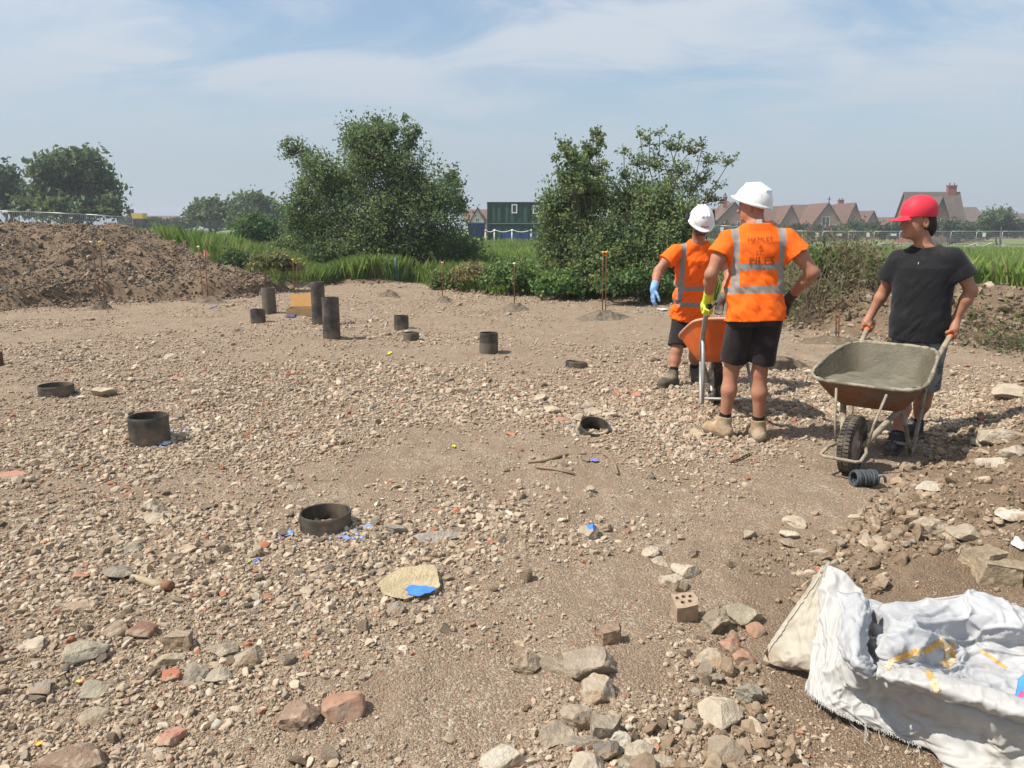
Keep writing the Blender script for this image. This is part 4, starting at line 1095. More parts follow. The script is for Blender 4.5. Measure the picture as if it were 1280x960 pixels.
def brambles(px0, px1, py, hpx, Y, n, label, seed, col=(.20, .155, .10)):
    r = np.random.default_rng(seed); b = D((px0 + px1) / 2, py, Y); b[2] = Hs(b[0], b[1]); sc = (Y * CP + .2) / 960
    root = empty('dead_brambles', b); tag(root, label, 'brambles'); mb = MB(); W = (px1 - px0) * sc / 2
    LP = []
    for i in range(n):
        x0 = r.uniform(-W, W); y0 = r.uniform(-.7, .9); h_ = hpx * sc * r.uniform(.3, 1.05) * (1 - .45 * abs(x0 / W) ** 2); l = r.uniform(-.7, .7)
        z0 = Hs(b[0] + x0, b[1] + y0) - b[2]
        P = [(x0, y0, z0 - .03), (x0 + l * .35, y0 + r.normal() * .15, z0 + h_ * .7), (x0 + l * .8, y0 + r.normal() * .25, z0 + h_), (x0 + l * 1.25, y0 + r.normal() * .3, z0 + h_ * r.uniform(.45, .95))]
        mb.tube(P, [.0048, .004, .0034, .002], 4, cap=False)
        for j in range(11):
            q = np.array(P[1]) + (np.array(P[3]) - np.array(P[1])) * r.random() + r.normal(size=3) * .08; LP.append(q)
    mb.build('bramble_stems', mat('dead_stem_' + str(seed), col, rough=.95, var=.3, scale=9, bump=.2), root, True)
    P = np.array(LP); m_ = len(P); a = r.normal(size=(m_, 3)); a /= np.linalg.norm(a, axis=1)[:, None]; bb = np.cross(a, r.normal(size=(m_, 3))); bb /= np.linalg.norm(bb, axis=1)[:, None]
    s_ = r.uniform(.02, .05, (m_, 1)); V = np.stack([P - a * s_, P + bb * s_ * .5, P + a * s_, P - bb * s_ * .5], 1).reshape(-1, 3)
    C = np.array([(.15, .185, .07), (.24, .195, .115), (.11, .155, .055)])[r.integers(0, 3, m_)] * r.uniform(.7, 1.2, (m_, 1))
    np_mesh('bramble_leaves', V, np.arange(m_ * 4).reshape(-1, 4), LEAF, False, root, {'col': np.repeat(C, 4, 0)})
brambles(975, 1095, 400, 78, 12.9, 330, 'tangle of dead tan brambles between the man in orange and the man in black', 71)
brambles(1000, 1080, 345, 40, 15.5, 130, 'further dead bramble stems in front of the mesh fence', 72, (.17, .135, .09))
brambles(1215, 1300, 425, 22, 10.4, 70, 'dark root tangle on the cut bank at the right edge', 73, (.10, .075, .05))

# ------------------------------------------------------------------ grass
def grass(name, n, px0, px1, y0, y1, h0, h1, seed, wid=.008, lim=.55):
    r = np.random.default_rng(seed); y = y0 * (y1 / y0) ** r.random(n); px = r.uniform(px0, px1, n); x = (px - 640) / 960 * (.98 * y + .3)
    g_, so_, _ = masks(x, y); kp = g_ > r.uniform(lim, 1, n) * .9; x, y = x[kp], y[kp]; n = len(x); z = H(x, y)
    tuft = .6 + .8 * vn2(x * .7, y * .7, 3)
    h = r.uniform(h0, h1, n) * tuft; a = r.uniform(0, 6.28, n); l = h * r.uniform(.1, .6, n)
    ww = wid * np.clip(y / 18, .8, 5.0); da = a + r.uniform(0, 6.28, n)
    bx, by = np.cos(da) * ww, np.sin(da) * ww
    V = np.stack([np.stack([x - bx, y - by, z - .02], -1), np.stack([x + bx, y + by, z - .02], -1),
                  np.stack([x + np.cos(a) * l * .4 + bx * .6, y + np.sin(a) * l * .4 + by * .6, z + h * .62], -1), np.stack([x + np.cos(a) * l, y + np.sin(a) * l, z + h], -1)], 1)
    c = np.array([(.190, .290, .060), (.225, .310, .070), (.150, .245, .052), (.31, .31, .13), (.36, .33, .17)])[r.choice(5, n, p=[.36, .26, .22, .11, .05])] * r.uniform(.75, 1.25, (n, 1)) * (.8 + .4 * vn2(x * .25, y * .25, 8))[:, None]
    o = np_mesh(name, V.reshape(-1, 3), np.arange(n * 4).reshape(-1, 4), LEAF, False, None, {'col': np.repeat(c, 4, 0)}); tag(o, kind='stuff'); return o
grass('grass', 330000, -60, 1340, 11, 75, .22, .62, 81)

grass('tall_grass', 42000, 325, 505, 21.5, 26.5, .25, .62, 82, wid=.007, lim=.2)

# ------------------------------------------------------------------ far trees, hedges
FT = (.135, .180, .080)
def far_tree(px, ptop, pbot, wpx, Y, label, seed, items, ls=.45, col=FT, cat='tree', name='broadleaf_tree', group=None, tr=.3):
    b = D(px, pbot, Y); b[2] = Hs(b[0], b[1])
    return tree(name, label, cat, b, lob(Y, items, 2.0), col, ls, seed, group, trunk_r=tr)
far_tree(92, 190, 275, 120, 70, 'broad tree with an uneven domed crown behind the spoil mound at left', 101,
    [(75, 210, 30, 18, 70, 26), (110, 208, 24, 18, 55, 24), (95, 235, 40, 26, 110, 30), (60, 245, 26, 26, 70, 30), (125, 245, 26, 24, 60, 28), (140, 262, 16, 14, 36, 26), (90, 262, 40, 16, 80, 30), (50, 215, 14, 14, 22, 18), (108, 200, 14, 8, 14, 12), (132, 225, 12, 14, 16, 16), (45, 262, 26, 14, 50, 30), (80, 198, 16, 7, 16, 14)], .42)
far_tree(5, 205, 275, 60, 74, 'tree cut by the left edge, darker than the domed tree beside it', 102, [(4, 225, 18, 18, 50, 26), (14, 245, 22, 22, 60, 28), (-20, 230, 24, 26, 60, 26), (25, 258, 20, 14, 46, 28)], .42, (.085, .125, .062))
far_tree(262, 250, 282, 60, 112, 'round low tree at the far end of the green field, left of three', 103, [(262, 262, 24, 11, 60, 26), (245, 270, 16, 8, 34, 24), (280, 268, 18, 9, 40, 24)], .6)
far_tree(318, 243, 282, 50, 108, 'tallest tree at the far end of the green field, next to the left bush', 104, [(312, 256, 22, 12, 56, 26), (335, 262, 18, 12, 46, 26), (308, 270, 26, 9, 50, 26), (322, 248, 8, 5, 10, 14), (350, 270, 16, 9, 34, 24)], .6)
far_tree(298, 258, 282, 30, 118, 'bushy tree between the round low tree and the tallest one across the field', 105, [(296, 266, 18, 10, 46, 26)], .6)
def hedge(px0, px1, ptop, pbot, Y, label, seed, col=(.085, .122, .056), ls=.5, n=None):
    r = np.random.default_rng(seed); its = []; w_ = px1 - px0; st = max(10, (pbot - ptop) * .8); m_ = int(w_ / st) + 1
    for i in range(m_):
        its.append((px0 + st * (i + .5) + r.uniform(-2, 2), (ptop + pbot) / 2 + r.uniform(-1.5, 2.5), st * .75, (pbot - ptop) * .5 * r.uniform(.8, 1.15), 34, 26))
    return far_tree((px0 + px1) / 2, ptop, pbot, w_, Y, label, seed, its, ls, col, 'hedge', 'field_hedge', None, .08)
hedge(1060, 1300, 277, 301, 135, 'long dark hedge behind the mesh fence on the right', 111)
hedge(885, 1060, 283, 301, 137, 'olive hedge in front of the brick houses behind the orange shirts', 112, (.115, .125, .062))
hedge(690, 890, 276, 292, 140, 'far hedge showing through the right bush', 113)
hedge(150, 360, 276, 283, 150, 'thin far hedge line across the field at left', 114, ls=.6)
far_tree(1248, 262, 290, 40, 130, 'single rounded dark tree rising over the right end of the hedge', 115, [(1250, 272, 20, 9, 50, 26), (1236, 276, 10, 8, 26, 22)], .5)

# ------------------------------------------------------------------ houses
BRICK = bpy.data.materials.new('red_brick'); BRICK.use_nodes = True
k = N(BRICK); b_ = k.n['Principled BSDF']; b_.inputs['Roughness'].default_value = .9
tc = k.new('ShaderNodeTexCoord'); bt = k.new('ShaderNodeTexBrick', Scale=4.0); k.link(tc.outputs['Object'], bt.inputs['Vector'])
bt.inputs['Color1'].default_value = (.30, .088, .058, 1); bt.inputs['Color2'].default_value = (.22, .068, .046, 1); bt.inputs['Mortar'].default_value = (.26, .17, .13, 1); bt.inputs['Mortar Size'].default_value = .012
k.link(bt.outputs['Color'], b_.inputs['Base Color'])
TILE = mat('brown_roof_tile', (.150, .088, .066), rough=.9, var=.25, scale=1.2, bump=.3, bscale=14, bdist=.05)
TILE2 = mat('grey_roof_tile', (.125, .098, .084), rough=.9, var=.25, scale=1.2, bump=.3, bscale=14, bdist=.05)
GLASS = mat('window_glass', (.05, .06, .07), rough=.12, var=.05, bump=0, spec=.5)
FRAME = mat('white_frame', (.74, .74, .72), rough=.5, var=.04, bump=0)
BARGE = mat('dark_bargeboard', (.055, .038, .032), rough=.7, var=.1, bump=0)
CREAM = mat('cream_render', (.66, .60, .47), rough=.9, var=.08, bump=.1)

def window(root, x, y, z, w_, h_, axis='y', cols=2, rows=2):
    """window in the wall plane: frame proud of the wall with panes behind bars"""
    mb = MB(); t = .09; o = .06
    def bx(a, b_, c, d):
        if axis == 'y': mb.box((x + a, y - o, z + c), (x + b_, y + .02, z + d))
        else: mb.box((x - o, y + a, z + c), (x + .02, y + b_, z + d))
    bx(-w_ / 2, -w_ / 2 + t, 0, h_); bx(w_ / 2 - t, w_ / 2, 0, h_); bx(-w_ / 2 + t, w_ / 2 - t, 0, t); bx(-w_ / 2 + t, w_ / 2 - t, h_ - t, h_)
    for i in range(1, cols): q = -w_ / 2 + w_ * i / cols; bx(q - .04, q + .04, t, h_ - t)
    f = mb.build('window', FRAME, root)
    mb = MB()
    if axis == 'y': mb.box((x - w_ / 2 + t, y - .025, z + t), (x + w_ / 2 - t, y + .01, z + h_ - t))
    else: mb.box((x - .025, y - w_ / 2 + t, z + t), (x + .01, y + w_ / 2 - t, z + h_ - t))
    mb.build('pane', GLASS, f); return f

def house(px0, px1, peave, pridge, Y, label, gable='side', tile=None, wall=None, wins=(), chim=None, depth=9.0, chh=1.5, finial=False, ov=.35):
    """gable='side': ridge across the view; 'front': gable end facing the viewer"""
    tile = tile or TILE; wall = wall or BRICK
    a = D(px0, peave, Y); b = D(px1, peave, Y); zr = D((px0 + px1) / 2, pridge, Y)[2]; ze = a[2]
    cx = (a[0] + b[0]) / 2; w_ = b[0] - a[0]; z0 = Hs(cx, Y) - .2
    root = empty('brick_house' if wall is BRICK else 'rendered_house', (cx, Y, z0)); tag(root, label, 'house')
    e = ze - z0; r_ = zr - z0; hw = w_ / 2; t = .16
    mb = MB()
    if gable == 'side':
        mb.add([(-hw, 0, 0), (hw, 0, 0), (hw, depth, 0), (-hw, depth, 0), (-hw, 0, e), (hw, 0, e), (hw, depth, e), (-hw, depth, e), (-hw, depth / 2, r_), (hw, depth / 2, r_)],
               [(0, 1, 5, 4), (2, 3, 7, 6), (1, 2, 6, 5), (3, 0, 4, 7)], [(5, 6, 9), (7, 4, 8)])
    else:
        mb.add([(-hw, 0, 0), (hw, 0, 0), (hw, depth, 0), (-hw, depth, 0), (-hw, 0, e), (hw, 0, e), (hw, depth, e), (-hw, depth, e), (0, 0, r_), (0, depth, r_)],
               [(0, 1, 5, 4), (2, 3, 7, 6), (1, 2, 6, 5), (3, 0, 4, 7)], [(4, 5, 8), (6, 7, 9)])
    mb.build('wall', wall, root)
    mb = MB()
    if gable == 'side':
        sl_ = (r_ - e) / (depth / 2)
        for s_ in (0, 1):
            y0, y1 = (-ov, depth / 2) if s_ == 0 else (depth + ov, depth / 2); z0_ = e - ov * sl_ + .02
            mb.add([(-hw - ov, y0, z0_), (hw + ov, y0, z0_), (hw + ov, y1, r_ + .02), (-hw - ov, y1, r_ + .02), (-hw - ov, y0, z0_ + t), (hw + ov, y0, z0_ + t), (hw + ov, y1, r_ + t), (-hw - ov, y1, r_ + t)],
                   [(0, 1, 2, 3), (4, 5, 6, 7), (0, 1, 5, 4), (1, 2, 6, 5), (3, 0, 4, 7)])
    else:
        sl_ = (r_ - e) / hw
        for s_ in (-1, 1):
            x0 = s_ * (hw + ov); z0_ = e - ov * sl_ + .02
            mb.add([(x0, -ov, z0_), (x0, depth, z0_), (0, depth, r_ + .02), (0, -ov, r_ + .02), (x0, -ov, z0_ + t), (x0, depth, z0_ + t), (0, depth, r_ + t), (0, -ov, r_ + t)],
                   [(0, 1, 2, 3), (4, 5, 6, 7), (0, 1, 5, 4), (3, 0, 4, 7)])
    rf = mb.build('roof', tile, root)
    if gable == 'front':
        mb = MB()
        for s_ in (-1, 1):
            x0 = s_ * (hw + ov); z0_ = e - ov * sl_
            mb.add([(x0, -ov - .05, z0_ - .25), (0, -ov - .05, r_ - .25), (0, -ov - .05, r_ + t + .05), (x0, -ov - .05, z0_ + t + .05)], [(0, 1, 2, 3)])
        mb.build('bargeboard', BARGE, root)
        if finial:
            mb = MB(); mb.tube([(0, -ov, r_), (0, -ov, r_ + 1.5)], .10, 6); mb.box((-.4, -ov - .06, r_ + .85), (.4, -ov + .06, r_ + 1.0)); mb.build('finial', BARGE, root)
    for px, py, wp, hp in wins:
        q = D(px, py, Y); sc = (Y * CP) / 960
        window(root, q[0] - cx, -.003, q[2] - z0 - hp * sc / 2, wp * sc, hp * sc)
    if chim:
        for cpx, cw in chim:
            q = D(cpx, pridge, Y); x_ = q[0] - cx; yy = depth / 2 if gable == 'side' else 1.5
            mb = MB(); mb.box((x_ - cw / 2, yy - .4, r_ - 1.2), (x_ + cw / 2, yy + .4, r_ + chh)); mb.box((x_ - cw / 2 - .1, yy - .5, r_ + chh + .002), (x_ + cw / 2 + .1, yy + .5, r_ + chh + .2))
            c = mb.build('chimney', wall, rf)
            mb = MB()
            for u_ in (-.28, .28): mb.tube([(x_ + u_ * cw, yy, r_ + chh + .2), (x_ + u_ * cw, yy, r_ + chh + .65)], .13, 8)
            mb.build('chimney_pot', BRICK, rf)
    return root
HY = 190
house(872, 918, 277, 261, HY + 4, 'brick house with a long brown roof just left of the taller helmet', 'side', wins=[(888, 285, 5, 6)], depth=8)
house(896, 938, 276, 253, HY, 'brick gable hidden behind the heads of the two men in orange', 'front', wins=[(925, 281, 7, 8), (905, 281, 5, 7)], chim=[(908, .9)], depth=12, chh=1.2)
house(950, 990, 276, 258, HY + 3, 'brick house whose brown roof shows just right of the taller helmet', 'side', depth=8)
house(977, 998, 277, 257, HY - 2, 'narrow dark brick gable with a steep roof, by the tall white window', 'front', depth=11)
house(998, 1052, 280, 256, HY + 6, 'brick house with a broad plain brown roof behind the tall white window gable', 'side', depth=9, wins=[(1003, 289, 5, 5)])
house(1016, 1051, 279, 254, HY - 3, 'brick gable with a tall white window and a finial on top', 'front', wins=[(1032, 279, 10, 16), (1043, 282, 3, 4)], finial=True, depth=12)
house(1040, 1066, 278, 256, HY + 8, 'brick house with a chimney between two steep gables', 'side', chim=[(1060, 1.3)], tile=TILE2, depth=9, chh=1.2)
house(1057, 1077, 280, 254, HY - 1, 'steep dark brick gable right of the house with the chimney', 'front', depth=12)
house(1070, 1090, 280, 264, HY + 4, 'small brown roofed house between a steep gable and the red cap', 'side', depth=8)
house(1083, 1098, 279, 264, HY - 2, 'smallest brick gable left of the red cap', 'front', depth=10)
house(1096, 1134, 284, 272, HY + 12, 'low purple-brown roof just left of the red cap', 'side', depth=8, wins=[(1122, 283, 5, 7)])
house(1138, 1205, 276, 240, 150, 'large tall house with a broad tiled roof and end chimney behind the red cap', 'side', tile=TILE2, chim=[(1200, 1.6)], depth=6, wins=[(1175, 282, 4, 6), (1190, 283, 4, 6)], chh=1.2)
house(1163, 1186, 276, 247, 147, 'brick gable wing on the front of the large tall house', 'front', depth=8, wins=[(1174, 276, 4, 6)], tile=TILE2)
house(1207, 1234, 277, 259, 160, 'grey roofed lower house right of the large tall house', 'side', tile=TILE2, depth=10, wins=[(1213, 284, 4, 5), (1224, 284, 4, 5)])
house(1232, 1300, 279, 267, 200, 'long low grey roof at the far right edge', 'side', tile=TILE2, depth=9)
house(581, 612, 274, 262, 158, 'cream house with a brown roof left of the green cabin', 'side', wall=CREAM, tile=TILE, depth=9)
house(589, 605, 275, 260, 154, 'cream rendered gable just left of the green cabin', 'front', wall=CREAM, tile=TILE, depth=6, wins=[(597, 275, 5, 5)])
house(164, 216, 277, 270, 260, 'far brown roofs on the skyline at the right end of the spoil mound', 'side', depth=9)
house(340, 372, 274, 262, 150, 'brick house showing between the field trees and the left bush', 'side', depth=9)

# ------------------------------------------------------------------ green site cabins, blue bits, rope fence
CABIN = mat('cabin_green', (.030, .075, .052), rough=.6, var=.12, scale=2, bump=.1); CABD = mat('cabin_dark_green', (.018, .045, .032), rough=.6, var=.1)
def cabin(px0, px1, ptop, pbot, Y, label, wins, seams):
    a = D(px0, pbot, Y); b = D(px1, ptop, Y); cx = (a[0] + b[0]) / 2; w_ = b[0] - a[0]
    root = empty('site_cabin', (cx, Y, a[2])); tag(root, label, 'cabin'); h_ = b[2] - a[2]; hw = w_ / 2
    mb = MB(); n = max(8, int(w_ / .28)); xs = np.linspace(-hw, hw, n * 2 + 1)
    ys = np.where((np.arange(len(xs)) // 2) % 2 == 0, 0.0, .04)
    mb.grid(np.stack([np.stack([xs, ys, np.full_like(xs, z_)], -1) for z_ in (.1, h_ - .1)]))
    mb.add([(-hw, 0, .1), (-hw, 2.6, .1), (-hw, 2.6, h_ - .1), (-hw, 0, h_ - .1), (hw, 0, .1), (hw, 2.6, .1), (hw, 2.6, h_ - .1), (hw, 0, h_ - .1)], [(0, 1, 2, 3), (4, 5, 6, 7), (1, 5, 6, 2)])
    mb.build('cabin_wall', CABIN, root)
    mb = MB(); mb.box((-hw - .02, -.06, h_ - .1), (hw + .02, 2.66, h_)); mb.build('cabin_roof', CABD, root)
    mb = MB(); mb.box((-hw - .02, -.06, 0), (hw + .02, 2.66, .1)); mb.build('base_rail', CABD, root)
    for sx in seams:
        q = D(sx, ptop, Y)[0] - cx; mb = MB(); mb.box((q - .06, -.08, .102), (q + .06, -.01, h_ - .102)); mb.build('corner_post', CABD, root)
    for px, py, wp, hp in wins:
        q = D(px, py, Y); sc = Y * CP / 960; window(root, q[0] - cx, -.03, q[2] - a[2] - hp * sc / 2, wp * sc, hp * sc, cols=1)
    return root
cabin(609, 735, 252.5, 279, 70, 'dark green site cabin, upper of a stack of two, with small white windows', [(643, 261, 7, 11), (670, 262, 8, 10)], [610, 626, 660])
cabin(609, 735, 279.4, 300, 70, 'dark green site cabin, lower of a stack of two, mostly hidden by grass', [], [610, 660])
BLU = mat('barrier_blue', (.035, .065, .22), rough=.5, var=.15, scale=1, bump=.05)
a = D(586, 297, 66); b = D(604, 280, 66); root = empty('blue_skip', (a[0], 66, a[2])); tag(root, 'blue metal skip between the left bush and the green cabins', 'skip')
mb = MB(); w_ = b[0] - a[0]; h_ = b[2] - a[2]
mb.add([(0, .25, 0), (w_, .25, 0), (w_, 1.5, 0), (0, 1.5, 0), (-.1, 0, h_), (w_ + .1, 0, h_), (w_ + .1, 1.8, h_), (-.1, 1.8, h_)], [(0, 1, 5, 4), (1, 2, 6, 5), (2, 3, 7, 6), (3, 0, 4, 7), (0, 3, 2, 1)])
mb.build('skip_body', BLU, root); mb = MB(); mb.box((-.16, -.06, h_), (w_ + .16, 0, h_ + .12)); mb.box((-.16, 1.8, h_), (w_ + .16, 1.86, h_ + .12)); mb.build('skip_rim', BLU, root)
for px0, px1, lab in ((628, 649, 'low blue barrier board in front of the green cabins, left one'), (652, 671, 'low blue barrier board in front of the green cabins, right one')):
    a = D(px0, 299, 64); b = D(px1, 291, 64); root = empty('blue_barrier', (a[0], 64, a[2])); tag(root, lab, 'barrier'); w_ = b[0] - a[0]; h_ = b[2] - a[2]
    mb = MB(); mb.box((0, 0, .1), (w_, .12, h_)); mb.build('barrier_board', BLU, root)
    mb = MB(); mb.box((.1, -.2, -.5), (.25, .35, .098)); mb.box((w_ - .25, -.2, -.5), (w_ - .1, .35, .098)); mb.build('barrier_foot', BLU, root)
for i, px in enumerate((607, 618, 640, 664)):
    p = D(px, 299, 58); q = D(px, 287, 58); root = empty('rope_post', (p[0], 58, p[2] - .3)); tag(root, ['pale post with an orange band at the left end of the rope line', 'white post, second from the left of the rope line by the cabins', 'white post, third from the left of the rope line by the cabins', 'white post at the right end of the rope line by the cabins'][i], 'post')
    mb = MB(); mb.tube([(0, 0, 0), (0, 0, q[2] - p[2] + .3)], .05, 8); mb.build('post_shaft', WHITE, root, True)
    mb = MB(); mb.tube([(0, 0, q[2] - p[2] + .1), (0, 0, q[2] - p[2] + .28)], .055, 8); mb.build('post_band', OCAP if i == 0 else WHITE, root, True)
    if i < 3:
        n_ = (618, 640, 664)[i]; e_ = D(n_, 287, 58); s_ = np.array([p[0], 58, q[2]]); mid = (s_ + e_) / 2 - np.array([0, 0, .35])
        mb = MB(); tt = np.linspace(0, 1, 9)[:, None]; mb.tube((1 - tt) ** 2 * s_ + 2 * tt * (1 - tt) * mid + tt ** 2 * e_ - s_, .03, 5); o = mb.build('rope', WHITE, None, True); o.location = Vector(s_)
        tag(o, ['sagging white rope left of the cabins, first span', 'sagging white rope in front of the cabins, middle span', 'sagging white rope in front of the cabins, right span'][i], 'rope')
# yellow digger far off behind the mound
a = D(170, 279, 120); root = empty('yellow_excavator', a); tag(root, 'tiny yellow excavator on the skyline at the right end of the mound', 'excavator'); YEL = mat('digger_yellow', (.62, .42, .10), rough=.5, var=.1, bump=0)
mb = MB(); mb.box((-.6, 0, .7), (1.1, 1.6, 1.5)); mb.build('engine_body', YEL, root); mb = MB(); mb.box((-1.0, .1, .72), (-.62, 1.0, 2.1)); mb.build('cab', GLASS, root)
mb = MB(); mb.tube([(-.9, -.1, 1.2), (-2.0, -.1, 2.0), (-2.7, -.1, .6)], .16, 6); mb.build('boom_arm', YEL, root); mb = MB(); mb.box((-1.0, 0, 0), (1.2, .4, .6)); mb.box((-1.0, 1.2, 0), (1.2, 1.6, .6)); mb.build('track', BARGE, root)

# ------------------------------------------------------------------ mesh site fencing
STEEL = mat('galvanised_steel', (.42, .44, .44), rough=.4, var=.1, metal=.6, bump=0)
BLOCKM = mat('concrete_block', (.45, .43, .38), rough=.9, var=.15)
def fence_panel(p, q, hgt, label, group, rail=.045, nw=16):
    L = np.linalg.norm((q - p)[:2]); root = empty('mesh_fence_panel', p, math.atan2(q[1] - p[1], q[0] - p[0])); dz = q[2] - p[2]
    tag(root, label, 'fence panel', group)
    mb = MB(); mb.tube([(0, 0, 0), (0, 0, hgt), (L, 0, hgt + dz), (L, 0, dz)], rail, 6); mb.tube([(0, 0, .2), (L, 0, .2 + dz)], rail * .8, 6); mb.build('panel_frame', STEEL, root, True)
    mb = MB()
    for i in range(1, nw): x_ = L * i / nw; mb.tube([(x_, 0, .2 + dz * i / nw), (x_, 0, hgt + dz * i / nw)], .008, 3, cap=False)
    for j in range(1, 7): mb.tube([(0, 0, .2 + (hgt - .2) * j / 7), (L, 0, .2 + (hgt - .2) * j / 7 + dz)], .008, 3, cap=False)
    mb.build('mesh_infill', STEEL, root)
    mb = MB(); mb.box((-.35, -.12, -.1), (.35, .12, .13)); mb.build('foot_block', BLOCKM, root)
    return root
FY = 104; pxs = np.arange(868, 1316, 32.0)
for i in range(len(pxs) - 1):
    p = D(pxs[i], 300, FY); q = D(pxs[i + 1], 300, FY); p[2] = Hs(p[0], p[1]) + .1; q[2] = Hs(q[0], q[1]) + .1
    fence_panel(p, q, 2.0, 'grey mesh fence panel in the long line below the houses on the right', 'mesh fence panels along the right field')
for i, px in enumerate((902, 1021, 1049, 1085, 1117, 1230)):
    q = D(px, 294.5, FY - .15); w_ = (.42 if i not in (2, 4) else .75); h_ = (.55 if i not in (2, 4) else .28)
    mb = MB(); mb.box((-w_ / 2, -.02, -h_ / 2), (w_ / 2, 0, h_ / 2)); o = mb.build('fence_notice', WHITE, None); o.location = Vector(q); z_ = Hs(q[0], q[1]) + 1.65; o.location.z = z_
    tag(o, ['white notice on the mesh fence between the two men in orange', 'upright white notice on the mesh fence right of the taller man in orange', 'flat wide white notice on the mesh fence, middle', 'upright white notice on the mesh fence left of the black T-shirt', 'flat wide white notice right behind the shoulder of the black T-shirt', 'white notice on the mesh fence at far right'][i], 'notice')
for i, (px0, px1, pt) in enumerate(((1085, 1106, 306), (1205, 1222, 305), (1225, 1240, 304))):
    p = D(px0, pt + 2, FY - 3); q = D(px1, pt - 2, FY - 3); p[2] = Hs(p[0], p[1]) + .1; q[2] = p[2] + .5; mb = MB(); mb.tube([p * 0, q - p], .07, 6); o = mb.build('fence_brace', BLOCKM, None); o.location = Vector(p)
    tag(o, ['pale brace lying low at the fence left of the black T-shirt', 'pale brace at the fence foot just right of the black T-shirt', 'pale brace at the fence foot near the far right notice'][i], 'brace')
lx = [(-30, 31.0), (44, 31.5), (108, 32), (165, 33)]
for i in range(3):
    p = D(lx[i][0], 270, lx[i][1]); q = D(lx[i + 1][0], 270, lx[i + 1][1]); 
    for v_, ptop in ((p, (263, 265, 268)[i]), (q, (265, 268, 272)[i])): v_[2] = D(lx[i][0], ptop, v_[1])[2] - 2.0
    fence_panel(p, q, 2.0, ['mesh fence panel at the left edge behind the spoil mound', 'mesh fence panel below the domed tree behind the mound', 'mesh fence panel at the right end of the fence behind the mound'][i], None, .022, 26)

# ------------------------------------------------------------------ wheelbarrow (local: x across, y back towards the grips, z up, origin under the wheel)
def nrm(v): v = np.asarray(v, float); return v / (np.linalg.norm(v) + 1e-12)
WR = .195                                     # wheel radius
def rim_pt(u, v, lev):                        # tray coordinates -> local; lev 0 floor .. 1 rim
    s = lev ** .85
    uc = .46 * (1 - s) + .435 * s; ul = .185 * (1 - s) + .345 * s
    w_ = .205 * (1 - s) + .350 * s
    y = uc + ul * u
    hw = w_ * (1 - .115 * u)
    x = hw * v
    zr = .60 + (y - .10) * .285
    z = zr - .255 * (1 - lev) - .015 * (u * u) * s
    return np.stack([x, y, z], -1)
def sup(th, n=5.0):
    c, s = np.cos(th), np.sin(th); return np.sign(c) * np.abs(c) ** (2 / n), np.sign(s) * np.abs(s) ** (2 / n)

TYRE = mat('tyre_rubber', (.040, .037, .034), rough=.9, var=.3, scale=14, bump=.3, col2=(.19, .155, .115), c2scale=10, c2lo=.45, c2hi=.68)
GALV = mat('muddy_galvanised_tube', (.33, .33, .32), rough=.5, metal=.35, var=.2, scale=18, bump=.1, col2=(.22, .17, .12), c2scale=9, c2lo=.55, c2hi=.68)
MUDT = mat('mud_coated_tube', (.30, .255, .19), rough=.85, var=.25, scale=22, bump=.4, col2=(.17, .13, .09), c2scale=12, c2lo=.5, c2hi=.62)
ORG = mat('orange_tray_paint', (.72, .135, .018), rough=.5, var=.12, scale=6, bump=.1, spec=.4, col2=(.36, .22, .13), c2scale=7, c2lo=.58, c2hi=.72)
RUSTT = mat('muddy_orange_tray', (.20, .085, .042), rough=.8, var=.25, scale=9, bump=.3, col2=(.17, .125, .08), c2scale=5, c2lo=.45, c2hi=.60)
CONC = mat('concrete_crust', (.30, .27, .205), rough=.92, var=.22, scale=16, bump=.6, bscale=45, col2=(.165, .140, .095), c2scale=9, c2lo=.42, c2hi=.58)
WETC = mat('wet_concrete', (.112, .096, .062), rough=.55, var=.16, scale=12, bump=.35, bscale=30, spec=.35, col2=(.085, .072, .046), c2scale=5, c2lo=.5, c2hi=.65, bdist=.02)
LOADM = mat('wet_concrete_load', (.170, .158, .116), rough=.5, var=.15, scale=10, bump=.25, bscale=40, spec=.35, col2=(.125, .114, .080), c2scale=6, c2lo=.45, c2hi=.6)
LIP = mat('pale_orange_lip', (.60, .30, .20), rough=.6, var=.2, scale=20, bump=.2)
GRIPO = mat('orange_grip', (.80, .16, .03), rough=.6, var=.08, bump=.1); GRIPK = mat('black_grip', (.03, .03, .03), rough=.7, var=.1, bump=.1)
LOGO = mat('dark_print', (.09, .05, .045), rough=.7, var=.2, scale=60, bump=0)

